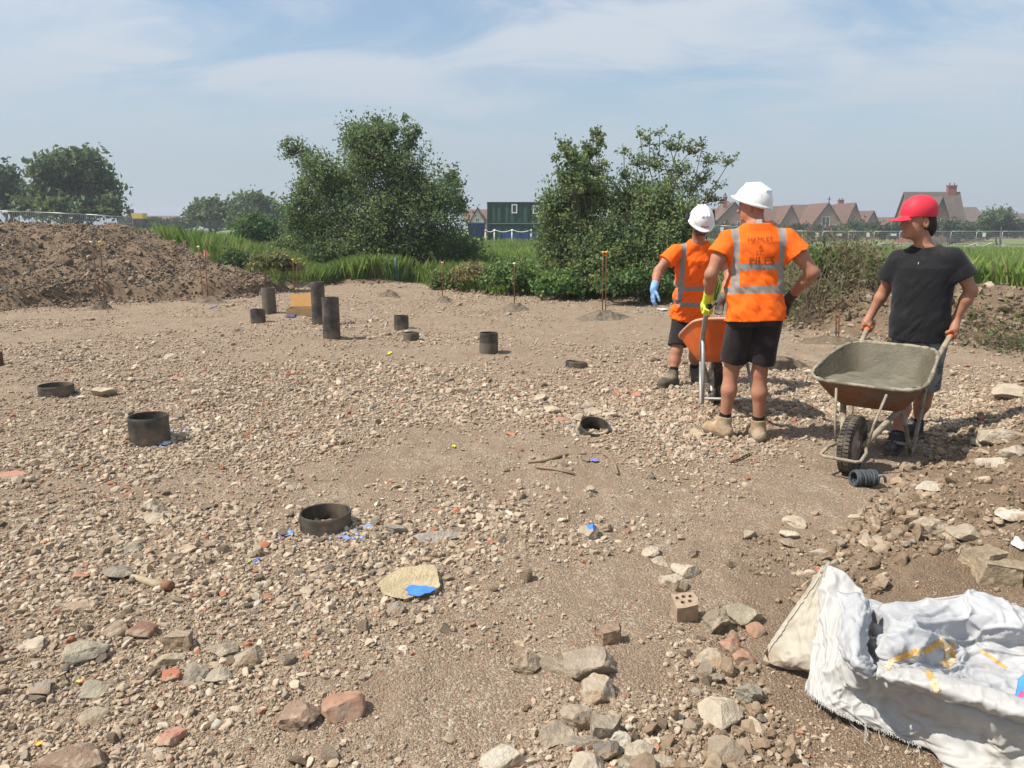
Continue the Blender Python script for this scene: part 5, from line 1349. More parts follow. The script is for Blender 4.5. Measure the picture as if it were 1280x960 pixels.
def barrow(name, label, tray_m, inner_m, lip_m, tube_m, grip_m, contact, fwd, pitch=0.0, load=True, legs_m=None, logo=False):
    """pitch: extra tilt about the wheel axle"""
    back = -nrm([fwd[0], fwd[1], 0]); lat = np.cross(back, [0, 0, 1.0])
    root = empty(name, contact); tag(root, label, 'wheelbarrow')
    def W_(P):
        P = np.asarray(P, float).copy(); c, s = math.cos(pitch), math.sin(pitch)
        y, z = P[..., 1].copy(), P[..., 2] - WR
        P[..., 1] = y * c - z * s; P[..., 2] = y * s + z * c + WR
        return P[..., :1] * lat + P[..., 1:2] * back + P[..., 2:3] * np.array([0, 0, 1.0])
    th = np.linspace(0, 2 * math.pi, 72, endpoint=False); su, sv = sup(th)
    lv = np.linspace(0, 1, 12)
    out = np.stack([W_(rim_pt(su, sv, l)) for l in lv])
    fl_ = np.stack([W_(rim_pt(su * q, sv * q, 0.0)) for q in (.02, .5, .97)])
    mb = MB(); mb.grid(np.concatenate([fl_, out]), closed=True); t_ = mb.build('tray', tray_m, root, True)
    inn = [W_(rim_pt(su * .975, sv * .975, max(l, 0.02)) + np.array([0, 0, .008])) for l in lv]
    r = np.random.default_rng(5)
    I = np.stack([W_(rim_pt(su * .02, sv * .02, .02) + np.array([0, 0, .01])), W_(rim_pt(su * .5, sv * .5, .02) + np.array([0, 0, .01]))] + inn)
    if load: I = I + (fbm3(I[..., 0] * 14, I[..., 1] * 14, I[..., 2] * 14, 3, 3) * .008)[..., None] * np.array([.3, .3, 1])
    mb = MB(); mb.grid(I, closed=True); mb.build('tray_lining', inner_m, t_, True)
    lp = W_(rim_pt(su, sv, 1.0)); lp = np.concatenate([lp, lp[:2]])
    mb = MB(); mb.tube(lp, .0135 + .003 * np.sin(np.arange(len(lp)) * 1.7) * (1 if load else .2), 8, cap=False); mb.build('tray_rim', lip_m, t_, True)
    if load:
        a = np.linspace(0, 1, 16); rr_, tt = np.meshgrid(a, th, indexing='ij'); u_, v_ = sup(tt, 3.2)
        X = .315 * rr_ * v_; Y = .395 + .275 * rr_ * u_; Z = .572 + .014 * fbm2(X * 14, Y * 14, 5, 3) + .012 * np.exp(-((Y - .60) / .08) ** 2)
        P = np.stack([X, Y, Z], -1); P = P[..., :1] * lat + P[..., 1:2] * back + P[..., 2:3] * np.array([0, 0, 1.0])
        mb = MB(); mb.grid(P, closed=True); mb.build('concrete_load', LOADM, root, True)
    # tubes
    for s in (-1, 1):
        gp = np.array([s * .29, 1.16, .865])
        P = np.array([[s * .29, 1.18, .868], [s * .287, 1.05, .800], [s * .262, .80, .655], [s * .225, .52, .495], [s * .17, .30, .375], [s * .095, .10, .245], [s * .075, -.02, WR]])
        mb = MB(); mb.tube(W_(P), .020, 10); mb.build('handle_tube', tube_m, root, True)
        mb = MB(); mb.tube(W_(np.array([[s * .29, 1.20, .879], [s * .289, 1.10, .826]])), .0235, 12); mb.build('handle_grip', grip_m[0 if s < 0 else 1], root, True)
        L = np.array([[s * .20, .36, .40], [s * .215, .47, .22], [s * .225, .585, .055], [s * .225, .66, .07], [s * .235, .72, .30], [s * .252, .74, .61]])
        mb = MB(); mb.tube(W_(L), .0145, 8); mb.build('support_leg', legs_m or tube_m, root, True)
        mb = MB(); mb.tube(W_(np.array([[s * .10, -.02, WR], [s * .125, -.005, .36], [s * .16, .085, .545]])), .009, 7); mb.build('nose_stay', legs_m or tube_m, root, True)
    mb = MB(); mb.tube(W_(np.array([[-.225, .60, .10], [.225, .60, .10]])), .012, 8); mb.build('cross_brace', legs_m or tube_m, root, True)
    mb = MB(); mb.tube(W_(np.array([[-.085, .0, WR], [-.12, -.10, .18], [-.125, -.23, .155], [-.10, -.245, .15], [.10, -.245, .15], [.125, -.23, .155], [.12, -.10, .18], [.085, 0, WR]])), .011, 8); mb.build('tipping_bar', tube_m, root, True)
    # wheel
    wl = MB(); prof = [(.115, -.030), (.150, -.040), (.178, -.043), (.191, -.030), (.195, -.012), (.195, .012), (.191, .030), (.178, .043), (.150, .040), (.115, .030)]
    n = 48; a = np.arange(n) * 2 * math.pi / n
    for i in range(n):                               # tread lugs
        for s in (-1, 1):
            a0 = a[i] + (.0 if s > 0 else .06); c, s_ = math.cos(a0), math.sin(a0)
            M = np.eye(4); M[:3, 0] = [0, -s_, c]; M[:3, 1] = [s, 0, 0]; M[:3, 2] = [0, c, s_]
            if i % 1 == 0: wl.box((-.0075, .006, .186), (.0075, .036, .2), M)
    P = np.array([[p[1] + 0 * a, p[0] * np.cos(a), p[0] * np.sin(a)] for p in prof]).transpose(0, 2, 1)
    wl.grid(P, closed=True)
    wheel = bpy.data.objects.new('wheel', None); COL.objects.link(wheel); wheel.parent = root
    def put(mb, nm, m, par):
        V = np.concatenate(mb.V); V = V + np.array([0, 0, WR]); V = V[:, :1] * lat + V[:, 1:2] * back + V[:, 2:3] * np.array([0, 0, 1.0])
        mb.V = [V]; return mb.build(nm, m, par, False)
    put(wl, 'tyre', TYRE, wheel)
    wl = MB(); P = np.array([[x_ + 0 * a, r_ * np.cos(a), r_ * np.sin(a)] for r_, x_ in ((.118, -.032), (.112, -.012), (.04, -.03), (.028, -.055), (.001, -.055))]).transpose(0, 2, 1); wl.grid(P, closed=True)
    P = np.array([[x_ + 0 * a, r_ * np.cos(a), r_ * np.sin(a)] for r_, x_ in ((.118, .032), (.112, .012), (.04, .03), (.028, .055), (.001, .055))]).transpose(0, 2, 1); wl.grid(P, closed=True)
    put(wl, 'wheel_rim', legs_m or tube_m, wheel)
    wl = MB(); wl.tube([(-.10, 0, 0), (.10, 0, 0)], .011, 8); put(wl, 'axle', legs_m or tube_m, wheel)
    if logo:
        # printed emblem on the side of the tray
        th2 = np.linspace(0, 2 * math.pi, 16, endpoint=False)
        mb = MB()
        for k_, (du, dl) in enumerate(((0, 0), (.0, -.11), (.07, -.03), (-.07, -.05))):
            C = [rim_pt(np.array([.12 + du + .05 * math.cos(t)]), np.array([-1.02]), np.clip(.62 + dl + .05 * math.sin(t), 0, 1))[0] for t in th2]
            mb.add(W_(np.array(C)), T=[(0, i, i + 1) for i in range(1, 15)])
        mb.build('tray_emblem', LOGO, t_)
    grips = [W_(np.array([s * .2895, 1.15, .852])) + np.asarray(contact) for s in (-1, 1)]
    gax = [W_(np.array([s * .29, 1.20, .879])) - W_(np.array([s * .289, 1.10, .826])) for s in (-1, 1)]
    return root, grips, [nrm(g_) for g_ in gax], W_

cB = GH(1062, 592)
fB = np.array([-.653, -.757])
barB, gB, aB, WB = barrow('wheelbarrow', 'mud-caked barrow full of grey wet concrete, pushed by the man in black', RUSTT, WETC, CONC, MUDT, (GRIPO, GRIPO), cB, fB, 0.0, True, MUDT)
cA = GH(893, 504)
hm = (D(884, 381, 5.86) + D(988, 384, 5.82)) / 2
fA = (cA - hm)[:2]; fA = fA / np.linalg.norm(fA)
barA, gA, aA, WA = barrow('wheelbarrow', 'bright orange empty barrow with tilted tray, held by the man with his back turned', ORG, ORG, LIP, GALV, (GRIPK, GRIPK), cA, fA, math.radians(6.5), False, GALV, logo=True)

# ------------------------------------------------------------------ people
SKIN1 = mat('tanned_skin', (.43, .205, .125), rough=.55, var=.14, scale=9, bump=.14, bscale=70, spec=.3, attr='tone', col2=(.42, .16, .10), c2scale=7, c2lo=.50, c2hi=.80)
def cloth(name, col, rough=.85, var=.10, bump=.25, bscale=180, sheen=.1, **kw): return mat(name, col, rough=rough, var=var, scale=7, bump=bump, bscale=bscale, spec=.15, sheen=sheen, bdist=.003, **kw)
TEE = cloth('black_cotton', (.015, .015, .017), col2=(.040, .036, .032), c2scale=6, c2lo=.54, c2hi=.78); SHORT = cloth('dark_brown_shorts', (.022, .016, .017), col2=(.060, .046, .036), c2scale=7, c2lo=.54, c2hi=.76); CAMO = cloth('grey_camo', (.215, .218, .215), col2=(.080, .082, .085), c2scale=9, c2lo=.48, c2hi=.54)
SOCK = cloth('black_sock', (.012, .012, .012)); BOOTT = mat('tan_dusty_boot', (.33, .225, .135), rough=.9, var=.2, scale=16, bump=.3, col2=(.40, .32, .22), c2scale=10, c2lo=.45, c2hi=.62)
BOOTG = mat('dusty_grey_boot', (.085, .073, .06), rough=.9, var=.25, scale=16, bump=.3, col2=(.21, .17, .125), c2scale=8, c2lo=.5, c2hi=.66)
BOOTK = mat('dusty_black_trainer', (.035, .035, .04), rough=.85, var=.25, scale=16, bump=.2, col2=(.12, .10, .08), c2scale=8, c2lo=.52, c2hi=.66)
SOLE = mat('boot_sole', (.10, .08, .06), rough=.95, var=.2)
HELM = mat('white_helmet', (.74, .74, .72), rough=.35, var=.05, scale=6, bump=.03, spec=.45, col2=(.46, .42, .35), c2scale=11, c2lo=.52, c2hi=.74, coat=.1)
CAPR = mat('red_cap', (.66, .030, .055), rough=.6, var=.06, scale=6, bump=.08, bscale=150); HAIR = mat('dark_hair', (.030, .022, .017), rough=.8, var=.3, scale=60, bump=.6, bscale=120)
HAIRG = mat('grey_beard', (.10, .080, .066), rough=.9, var=.3, scale=60, bump=.6, bscale=120)
GLB = mat('blue_glove', (.20, .38, .62), rough=.7, var=.15, scale=16, bump=.3); GLY = mat('hi_vis_glove', (.62, .72, .06), rough=.7, var=.12, scale=16, bump=.3); GLK = mat('brown_work_glove', (.075, .052, .036), rough=.8, var=.2, bump=.3)
PRINT = mat('shirt_print', (.27, .06, .014), rough=.9, var=.1, bump=0); PALEP = mat('pale_print', (.42, .42, .42), rough=.8, bump=0)

def hivis(name, col):
    m = bpy.data.materials.new(name); m.use_nodes = True; k = N(m); b = k.n['Principled BSDF']; b.inputs['Roughness'].default_value = .8; b.inputs['Specular IOR Level'].default_value = .15
    a = k.new('ShaderNodeAttribute', attribute_name='tape'); lt = k.new('ShaderNodeMath', operation='LESS_THAN'); k.link(a.outputs['Fac'], lt.inputs[0]); lt.inputs[1].default_value = 0
    mx = k.new('ShaderNodeMix', data_type='RGBA'); k.link(lt.outputs[0], mx.inputs[0]); mx.inputs[6].default_value = c4(col); mx.inputs[7].default_value = (.27, .245, .225, 1)
    tc = k.new('ShaderNodeTexCoord'); nz = k.new('ShaderNodeTexNoise', Scale=9.0, Detail=5.0); k.link(tc.outputs['Object'], nz.inputs['Vector'])
    mr = k.new('ShaderNodeMapRange'); k.link(nz.outputs['Fac'], mr.inputs['Value']); mr.inputs['To Min'].default_value = .84; mr.inputs['To Max'].default_value = 1.14
    vm = k.new('ShaderNodeVectorMath', operation='SCALE'); 
    n3 = k.new('ShaderNodeTexNoise', Scale=6.5, Detail=6.0, Roughness=.7); k.link(tc.outputs['Object'], n3.inputs['Vector']); m3 = k.new('ShaderNodeMapRange', clamp=True); k.link(n3.outputs['Fac'], m3.inputs['Value'])
    for q_, v_ in zip(('From Min', 'From Max', 'To Min', 'To Max'), (.56, .78, 0, .55)): m3.inputs[q_].default_value = v_
    md = k.new('ShaderNodeMix', data_type='RGBA'); k.link(m3.outputs[0], md.inputs[0]); k.link(mx.outputs[2], md.inputs[6]); md.inputs[7].default_value = (.36, .17, .075, 1)
    k.link(md.outputs[2], vm.inputs[0]); k.link(mr.outputs[0], vm.inputs['Scale']); k.link(vm.outputs[0], b.inputs['Base Color'])
    n2 = k.new('ShaderNodeTexNoise', Scale=220.0, Detail=3.0); k.link(tc.outputs['Object'], n2.inputs['Vector']); bp = k.new('ShaderNodeBump', Strength=.2, Distance=.003); k.link(n2.outputs['Fac'], bp.inputs['Height']); k.link(bp.outputs[0], b.inputs['Normal'])
    return m
HV = hivis('hi_vis_orange', (.93, .145, .012))

def frame_from(f, up):
    f = nrm(f); r_ = nrm(np.cross(f, up)); u = np.cross(r_, f); return r_, f, u

def grip_hand(vol, wrist, Gp, A, rad, palm_dir, thumb_sign, sc=1.0):
    """fingers close around a bar at Gp along A; palm on the palm_dir side"""
    e1 = nrm(palm_dir - A * np.dot(palm_dir, A)); e2 = np.cross(A, e1)
    R = rad + .010
    def pt(ang, off, r_): a = math.radians(ang); return Gp + A * off + r_ * (math.cos(a) * e1 + math.sin(a) * e2)
    pc = pt(0, 0, R + .012)
    vol.cone(wrist, pc, .030 * sc, .034 * sc, .02)
    for o in (-.027, 0, .027): vol.cone(pt(0, o * .7, R + .012), pt(48, o, R + .008), .017 * sc, .0135 * sc, .015)
    for i, (o, ln) in enumerate(((-.033, .85), (-.011, 1.0), (.011, 1.05), (.033, .95))):
        an = [48, 105 * ln, 165 * ln, 222 * ln]
        pr = [pt(an[j], o, R + (.004 if j < 2 else .001)) for j in range(4)]
        for j in range(3): vol.cone(pr[j], pr[j + 1], (.0108 - .001 * j) * sc, (.0098 - .001 * j) * sc, .005)
    o = .045 * thumb_sign
    th_ = [pt(-18, o * .7, R + .016), pt(-52, o, R + .008), pt(-105, o * .85, R + .003), pt(-150, o * .6, R + .001)]
    for j in range(3): vol.cone(th_[j], th_[j + 1], (.0135 - .0015 * j) * sc, (.012 - .0015 * j) * sc, .008)

def open_hand(vol, wrist, d, palm_n, side, curl=.45, sc=1.0):
    """relaxed hand hanging along d; palm_n faces out of the palm, side = towards the thumb"""
    d = nrm(d); side = nrm(side - d * np.dot(side, d)); n = nrm(palm_n - d * np.dot(palm_n, d))
    pk = wrist + d * .085 * sc
    vol.cone(wrist, wrist + d * .03, .027 * sc, .030 * sc, .015)
    for o in (-.026, -.009, .009, .026): vol.cone(wrist + d * .02 + side * o * .6, pk + side * o, .0165 * sc, .0125 * sc, .012)
    for i, (o, L) in enumerate(((.030, .072), (.010, .082), (-.010, .076), (-.029, .060))):
        p = pk + side * o; dd = d
        for j in range(3):
            a = curl * (j + .6) * .62; v = nrm(d * math.cos(a) + n * math.sin(a)); q = p + v * L * sc * (.45, .32, .23)[j]
            vol.cone(p, q, (.0105 - .001 * j) * sc, (.0095 - .001 * j) * sc, .004); p = q
    p = wrist + d * .028 + side * .026
    for j, (L, a) in enumerate(((.040, .75), (.034, .45), (.026, .25))):
        v = nrm(d * math.cos(a) + side * math.sin(a) + n * .35); q = p + v * L * sc; vol.cone(p, q, (.014 - .002 * j) * sc, (.012 - .0015 * j) * sc, .008); p = q

def person(spec):
    J = {k_: np.asarray(v, float) for k_, v in spec['J'].items()}
    bulk = spec.get('bulk', 1.0)
    face = nrm(spec['face']); up = np.array([0, 0, 1.0])
    pel, neck = J['pel'], J['neck']; ax = nrm(neck - pel); Lt = np.linalg.norm(neck - pel)
    lat = nrm(J['shR'] - J['shL']); lat = nrm(lat - ax * lat.dot(ax)); fw = np.cross(ax, lat)      # fw points forward when lat is to the person's right
    if fw.dot(face) < 0: fw = -fw
    hf, hu = nrm(spec['hf']), spec.get('hu', up); hr, hf, hu = frame_from(hf, hu); hc = J['head']
    Rh = np.stack([hr, hf, hu])
    hs = spec.get('hs', 1.0)
    def hp(x, y, z): return hc + (hr * x + hf * y + hu * z) * hs
    # ---------- torso column used by body and shirt
    def column(st, infl, lo_s, hi_s):
        st = np.array(st)
        def f(P):
            q = P - pel; s = (q @ ax) / Lt; x = q @ lat; y = q @ fw
            w_ = np.interp(s, st[:, 0], st[:, 1]) + infl; dp = np.interp(s, st[:, 0], st[:, 2]) + infl; yo = np.interp(s, st[:, 0], st[:, 3])
            y = y - yo
            e = (np.abs(x / w_) ** 2.4 + np.abs(y / dp) ** 2.4) ** (1 / 2.4)
            d = (e - 1) * np.minimum(w_, dp)
            return np.maximum(d, np.maximum(lo_s - s, s - hi_s) * Lt)
        c = [pel + ax * Lt * s + lat * a + fw * b for s in (lo_s, hi_s) for a in (-.32, .32) for b in (-.25, .25)]
        return f, np.min(c, 0), np.max(c, 0)
    B = bulk
    st_b = [(-.16, .12 * B, .09 * B, 0), (0, .150 * B, .100 * B, 0), (.3, .145 * B, .098 * B, .005), (.6, .155 * B, .112 * B, .0), (.82, .155 * B, .10 * B, 0), (.94, .10 * B, .07 * B, -.005), (1.03, .065, .062, -.005)]
    V = Vol()
    f, lo, hi = column(st_b, 0, -.16, 1.02); V.fn(f, lo, hi, .03)
    V.cone(J['neck'] - ax * .03, hp(0, -.022, -.07), .062, .056, .03)
    for s in 'LR': V.cone(neck - ax * .05, J['sh' + s] - ax * .025, .042, .040 * B, .03)
    # head
    V.ell(hp(0, -.008, .035), (.076 * hs, .097 * hs, .100 * hs), Rh, .03); V.ell(hp(0, .030, -.048), (.056 * hs, .062 * hs, .068 * hs), Rh, .035)
    V.cone(hp(0, .090, .012), hp(0, .112, -.026), .010, .0155, .014); V.ell(hp(0, .078, -.088), (.026 * hs, .02 * hs, .018 * hs), Rh, .02)
    for s in (-1, 1):
        V.ell(hp(s * .031, .092, .012), (.017 * hs, .012 * hs, .011 * hs), Rh, .010, sub=True); V.ell(hp(s * .031, .078, .012), (.0125 * hs, .0125 * hs, .0125 * hs), Rh, .003)
        V.cone(hp(s * .018, .091, .030), hp(s * .047, .078, .028), .009, .007, .012)
        V.ell(hp(s * .078, -.012, -.012), (.009 * hs, .021 * hs, .033 * hs), Rh, .008); V.ell(hp(s * .086, -.006, -.010), (.006 * hs, .010 * hs, .019 * hs), Rh, .004, sub=True)
    V.cone(hp(-.022, .085, -.058), hp(.022, .085, -.058), .0065, .0065, .006); V.cone(hp(-.02, .092, -.0585), hp(.02, .092, -.0585), .002, .002, .003, sub=True)
    am = spec.get('arm', 1.0)
    for s in 'LR':
        sh, el, wr = J['sh' + s], J['el' + s], J['wr' + s]
        V.cone(sh - ax * .012, sh * .45 + el * .55, .050 * am, .049 * am, .03); V.cone(sh * .45 + el * .55, el, .049 * am, .041 * am, .03)
        m1 = el * .68 + wr * .32; V.cone(el, m1, .041 * am, .044 * am, .025); V.cone(m1, wr, .044 * am, .027 * am, .02)
        hip, kn, an = J['hip' + s], J['kn' + s], J['an' + s]
        V.cone(hip - np.array([0, 0, .03]), kn, .082 * B, .056, .05); m2 = kn * .66 + an * .34
        bk = -face * .018
        V.cone(kn, m2 + bk, .054, .057, .03); V.cone(m2 + bk, an + np.array([0, 0, .02]), .056, .034, .03)
    GV = {}
    for s in 'LR':
        h = spec['hand'][s]; tgt = V
        if h.get('glove'): tgt = GV[s] = Vol(); fd = nrm(J['wr' + s] - J['el' + s]); tgt.cone(J['wr' + s] - fd * .05, J['wr' + s] + fd * .01, .039, .035, .01)
        sc = 1.12 if h.get('glove') else 1.0
        if h['t'] == 'grip': grip_hand(tgt, J['wr' + s], h['p'], h['a'], h.get('r', .02), h['palm'], h.get('th', 1), sc)
        else: open_hand(tgt, J['wr' + s], h['d'], h['n'], h['s'], h.get('curl', .45), sc)
    vv, ff = V.mesh(.0052)
    tone = np.tile(np.array([[.36, .170, .102]]) * spec.get('skin', 1.0), (len(vv), 1))
    q = (vv - hc) @ Rh.T / hs
    for s in (-1, 1):
        d_ = np.linalg.norm(q - np.array([s * .031, .0885, .012]), axis=1); tone[d_ < .011] = (.55, .50, .46); tone[d_ < .006] = (.03, .02, .015)
    lip = (np.abs(q[:, 0]) < .024) & (np.abs(q[:, 2] + .058) < .007) & (q[:, 1] > .07); tone[lip] = (.38, .13, .10)
    wf = 1 + .06 * fbm3(vv[:, 0] * 30, vv[:, 1] * 30, vv[:, 2] * 30, 3, 2); tone *= wf[:, None]
    org = spec['root']
    body = np_mesh('person', vv - org, ff, SKIN1, True, None, {'tone': tone}, org); tag(body, spec['label'], 'person')
    def child(nm, Vv, Ff, m, attrs=None, par=None): return np_mesh(nm, Vv - org, Ff, m, True, par or body, attrs)
    for s, g_ in GV.items():
        a_, b_ = g_.mesh(.0045); child('glove', a_, b_, spec['hand'][s]['glove'])
    # ---------- shirt
    S = Vol(); hem = spec['hem']; si = spec.get('loose', .022)
    hw_ = spec['shirt_w']
    st_s = [(hem - .05, hw_[0], hw_[0] * .78, .0), (hem * .5 + .15, hw_[0] * .985, hw_[0] * .73, .006), (.42, hw_[1], hw_[1] * .70, .006), (.66, hw_[2], hw_[2] * .70, .0), (.80, hw_[2] * .97, hw_[2] * .66, -.004), (.92, hw_[2] * .66, hw_[2] * .48, -.008), (1.01, .098, .088, -.010), (1.06, .085, .082, -.01)]
    f, lo, hi = column(st_s, 0, hem - .05, 1.015); S.fn(f, lo, hi, .03)
    for s in 'LR':
        sh, el = J['sh' + s], J['el' + s]; t = spec.get('slv', .62)
        S.cone(neck - ax * .045 - fw * .005, sh - ax * .018, .058, .056 * B, .05)
        S.cone(sh + nrm(el - sh) * .015 - ax * .012, sh + (el - sh) * t, .069 * B * spec.get('slw', 1), .088 * B * spec.get('slw', 1), .045, cap=True)
    sd_ = spec.get('seed', 1)
    def wr_(P, v):
        q = P - pel; s = (q @ ax) / Lt; x = q @ lat; y = q @ fw
        a = x * .80 + s * Lt * .60; b = -x * .60 + s * Lt * .80
        amp = spec.get('wrk', .024) * (.35 + .65 * (1 - sstep(.35, .95, s)) )
        n1 = fbm3(a * 13 + 5, b * 4.0, y * 5, 40 + sd_, 3); n2 = fbm3(x * 9, s * Lt * 9, y * 9, 50 + sd_, 2)
        d = v + amp * (1 - 2.6 * np.abs(n1)) * .62 + amp * .55 * n2
        nk = np.linalg.norm(P - (neck + ax * .045), axis=1) - .085               # neck opening
        d = np.maximum(d, (hem - s + .004 * np.sin(x * 14)) * Lt)
        return np.maximum(d, -np.minimum(nk, .08)) if spec.get('neckcut', True) else d
    a_, b_ = S.mesh(.0062, wr_)
    q = a_ - pel; s_ = (q @ ax) / Lt; x_ = q @ lat
    at = None
    if spec['shirt'] is HV:
        tp = spec['tape']; hwt = .026; wob = .004 * fbm3(a_[:, 0] * 8, a_[:, 1] * 8, a_[:, 2] * 8, 9, 2)
        bands = [np.abs((s_ - t0) * Lt + wob) - hwt for t0 in tp['h']]
        vb = np.maximum(np.abs(np.abs(x_ + wob) - tp['v']) - hwt, (min(tp['h']) - s_) * Lt)
        dsl = np.minimum(*[np.linalg.norm(np.cross(a_ - J['sh' + c], nrm(J['el' + c] - J['sh' + c])), axis=1) + 10 * ((np.abs(x_) < hw_[2] * .97)) for c in 'LR'])
        tape = np.minimum.reduce(bands); tape = np.minimum(tape, vb)
        arm = np.minimum(*[np.linalg.norm(a_ - (J['sh' + c] + (J['el' + c] - J['sh' + c]) * .45), axis=1) for c in 'LR'])
        tape = np.where((arm < .135) & (np.abs(x_) > hw_[2] * .9), .05, tape)
        at = {'tape': tape}
    shirt = child('shirt', a_, b_, spec['shirt'], at)
    # ---------- shorts
    S = Vol(); f, lo, hi = column([(-.20, .14 * B, .12 * B, -.01), (-.05, hw_[0] * .89, hw_[0] * .66, -.008), (.10, hw_[0] * .80, hw_[0] * .54, .004), (.3, hw_[0] * .7, hw_[0] * .45, .004)], 0, -.17, .12); S.fn(f, lo, hi, .03)
    for s in 'LR':
        hip, kn = J['hip' + s], J['kn' + s]; t = spec.get('leg', .86)
        S.cone(hip - np.array([0, 0, .045]), hip + (kn - hip) * t, .086 * B, .098 * spec.get('legw', 1), .035, cap=True)
    def wr2(P, v): return v + .028 * sstep(hem - .01, hem + .05, ((P - pel) @ ax) / Lt) + .007 * fbm3(P[:, 0] * 11, P[:, 1] * 11, P[:, 2] * 7, 60 + sd_, 3) - .002
    a_, b_ = S.mesh(.0065, wr2); child('shorts', a_, b_, spec['shorts'])
    # ---------- socks and boots
    for s in 'LR':
        an, kn = J['an' + s], J['kn' + s]; td = nrm(spec['toe'][s]); up_ = nrm(kn - an)
        gz = J['an' + s][2] - .085
        S = Vol(); S.cone(an + up_ * .0, an + up_ * spec.get('sock', .11), .046, .046, .01, cap=True); a_, b_ = S.mesh(.006); child('sock', a_, b_, SOCK)
        S = Vol(); hl = an - np.array([0, 0, .045]) - td * .035; toe = an + td * .155; toe[2] = gz + .042; mid = an + td * .07; mid[2] = gz + .055
        S.cone(an, an + up_ * spec.get('boot', .075), .052, .056, .02, cap=True); S.cone(hl, an, .046, .050, .03); S.cone(hl, mid, .044, .046, .03); S.cone(mid, toe, .048, .044, .03)
        sd2 = np.cross(td, [0, 0, 1.0]); S.cone(mid + sd2 * .012, toe + sd2 * .012, .040, .036, .03)
        def cut(P, v): return np.maximum(v, (gz + .016) - P[:, 2]) + .003 * fbm3(P[:, 0] * 40, P[:, 1] * 40, P[:, 2] * 40, 3, 2)
        a_, b_ = S.mesh(.0055, cut); bt_ = child('boot', a_, b_, spec['boots'])
        S = Vol(); h2 = hl.copy(); h2[2] = gz + .012; t2 = toe.copy(); t2[2] = gz + .012; S.cone(h2, t2 + sd2 * .004, .052, .052, .02)
        def cut2(P, v): return np.maximum(v, np.abs(P[:, 2] - (gz + .012)) - .014)
        a_, b_ = S.mesh(.006, cut2); child('sole', a_, b_, SOLE, None, bt_)
    return body, dict(hp=hp, Rh=Rh, hc=hc, child=child, shirt=shirt, pel=pel, ax=ax, lat=lat, fw=fw, Lt=Lt, org=org, hr=hr, hf=hf, hu=hu, neck=neck)

def helmet(I, tilt=0.0, band=False, m=None):
    hp, Rh = I['hp'], I['Rh']; c, s = math.cos(tilt), math.sin(tilt)
    R = np.stack([Rh[0], Rh[1] * c + Rh[2] * s, Rh[2] * c - Rh[1] * s]); c0 = hp(0, -.005, .030)
    def P_(x, y, z): return c0 + R[0] * x + R[1] * y + R[2] * z
    S = Vol()
    S.ell(P_(0, 0, 0), (.117, .140, .142), R, .02)
    S.ell(P_(0, .108, -.006), (.080, .070, .015), R, .020)                       # peak
    for x in (-.032, 0, .032): S.cone(P_(x, -.085, .110), P_(x, .0, .134 - abs(x)*.18), .010, .010, .014); S.cone(P_(x, .0, .134 - abs(x)*.18), P_(x, .085, .108), .010, .010, .014)
    def brim(P):
        q = (P - c0) @ R.T; e = np.sqrt((q[:, :, :, 0] / .120) ** 2 + (q[:, :, :, 1] / .144) ** 2); return np.sqrt(((e - 1) * .13) ** 2 + (q[:, :, :, 2] + .006) ** 2) - .0085
    S.fn(brim, c0 - .18, c0 + .18, .014)
    def cut(P, v):
        q = (P - c0) @ R.T; inner = np.sqrt((q[:, 0] / .109) ** 2 + (q[:, 1] / .132) ** 2 + (q[:, 2] / .134) ** 2)
        return np.maximum(np.maximum(v, -.016 - q[:, 2]), np.where(q[:, 2] < .03, (1 - inner) * .11, -1))
    a_, b_ = S.mesh(.0042, cut); h = I['child']('helmet', a_, b_, m or HELM)
    return h, P_, R

def print_on(I, text_rows, mat_, front=False, name='lettering'):
    """words as flat letters laid on the shirt; rows: (string, s along torso, x centre, size)"""
    from mathutils.bvhtree import BVHTree
    sh = I['shirt']; me = sh.data; bv = BVHTree.FromPolygons([Vector(np.array(v.co[:]) + I['org']) for v in me.vertices], [p.vertices[:] for p in me.polygons])
    d = I['fw'] * (1 if front else -1); right = np.cross(-d, I['ax']) * -1
    right = np.cross(I['ax'], d)
    V = []; F = []; n0 = 0
    for txt, s, xc, size in text_rows:
        cu = bpy.data.curves.new('t', 'FONT'); cu.body = txt; cu.size = size; cu.align_x = 'CENTER'; cu.resolution_u = 2
        ob = bpy.data.objects.new('t', cu); COL.objects.link(ob); dg = bpy.context.evaluated_depsgraph_get(); dg.update(); tm = ob.evaluated_get(dg).to_mesh()
        co = np.array([v.co[:] for v in tm.vertices]); fc = [list(p.vertices) for p in tm.polygons]; ob.evaluated_get(dg).to_mesh_clear(); bpy.data.objects.remove(ob); bpy.data.curves.remove(cu)
        if not len(co): continue
        for x, y, z in co:
            o = I['pel'] + I['ax'] * (s * I['Lt'] + y) + right * (xc + x) + d * .6
            hit = bv.ray_cast(Vector(o), Vector(-d)); h = np.array(hit[0]) if hit[0] else o - d * .4
            V.append(h + d * .007)
        F += [[i + n0 for i in f] for f in fc]; n0 += len(co)
    me2 = bpy.data.meshes.new(name); me2.from_pydata([tuple(v - I['org']) for v in V], [], F); me2.materials.append(mat_); o = bpy.data.objects.new(name, me2); COL.objects.link(o); o.parent = sh
    return o

def up_to(p, q, L):  # point at distance L from p towards q
    return p + nrm(q - p) * L

def foot(px, py, Y=None): p = GH(px, py); return p
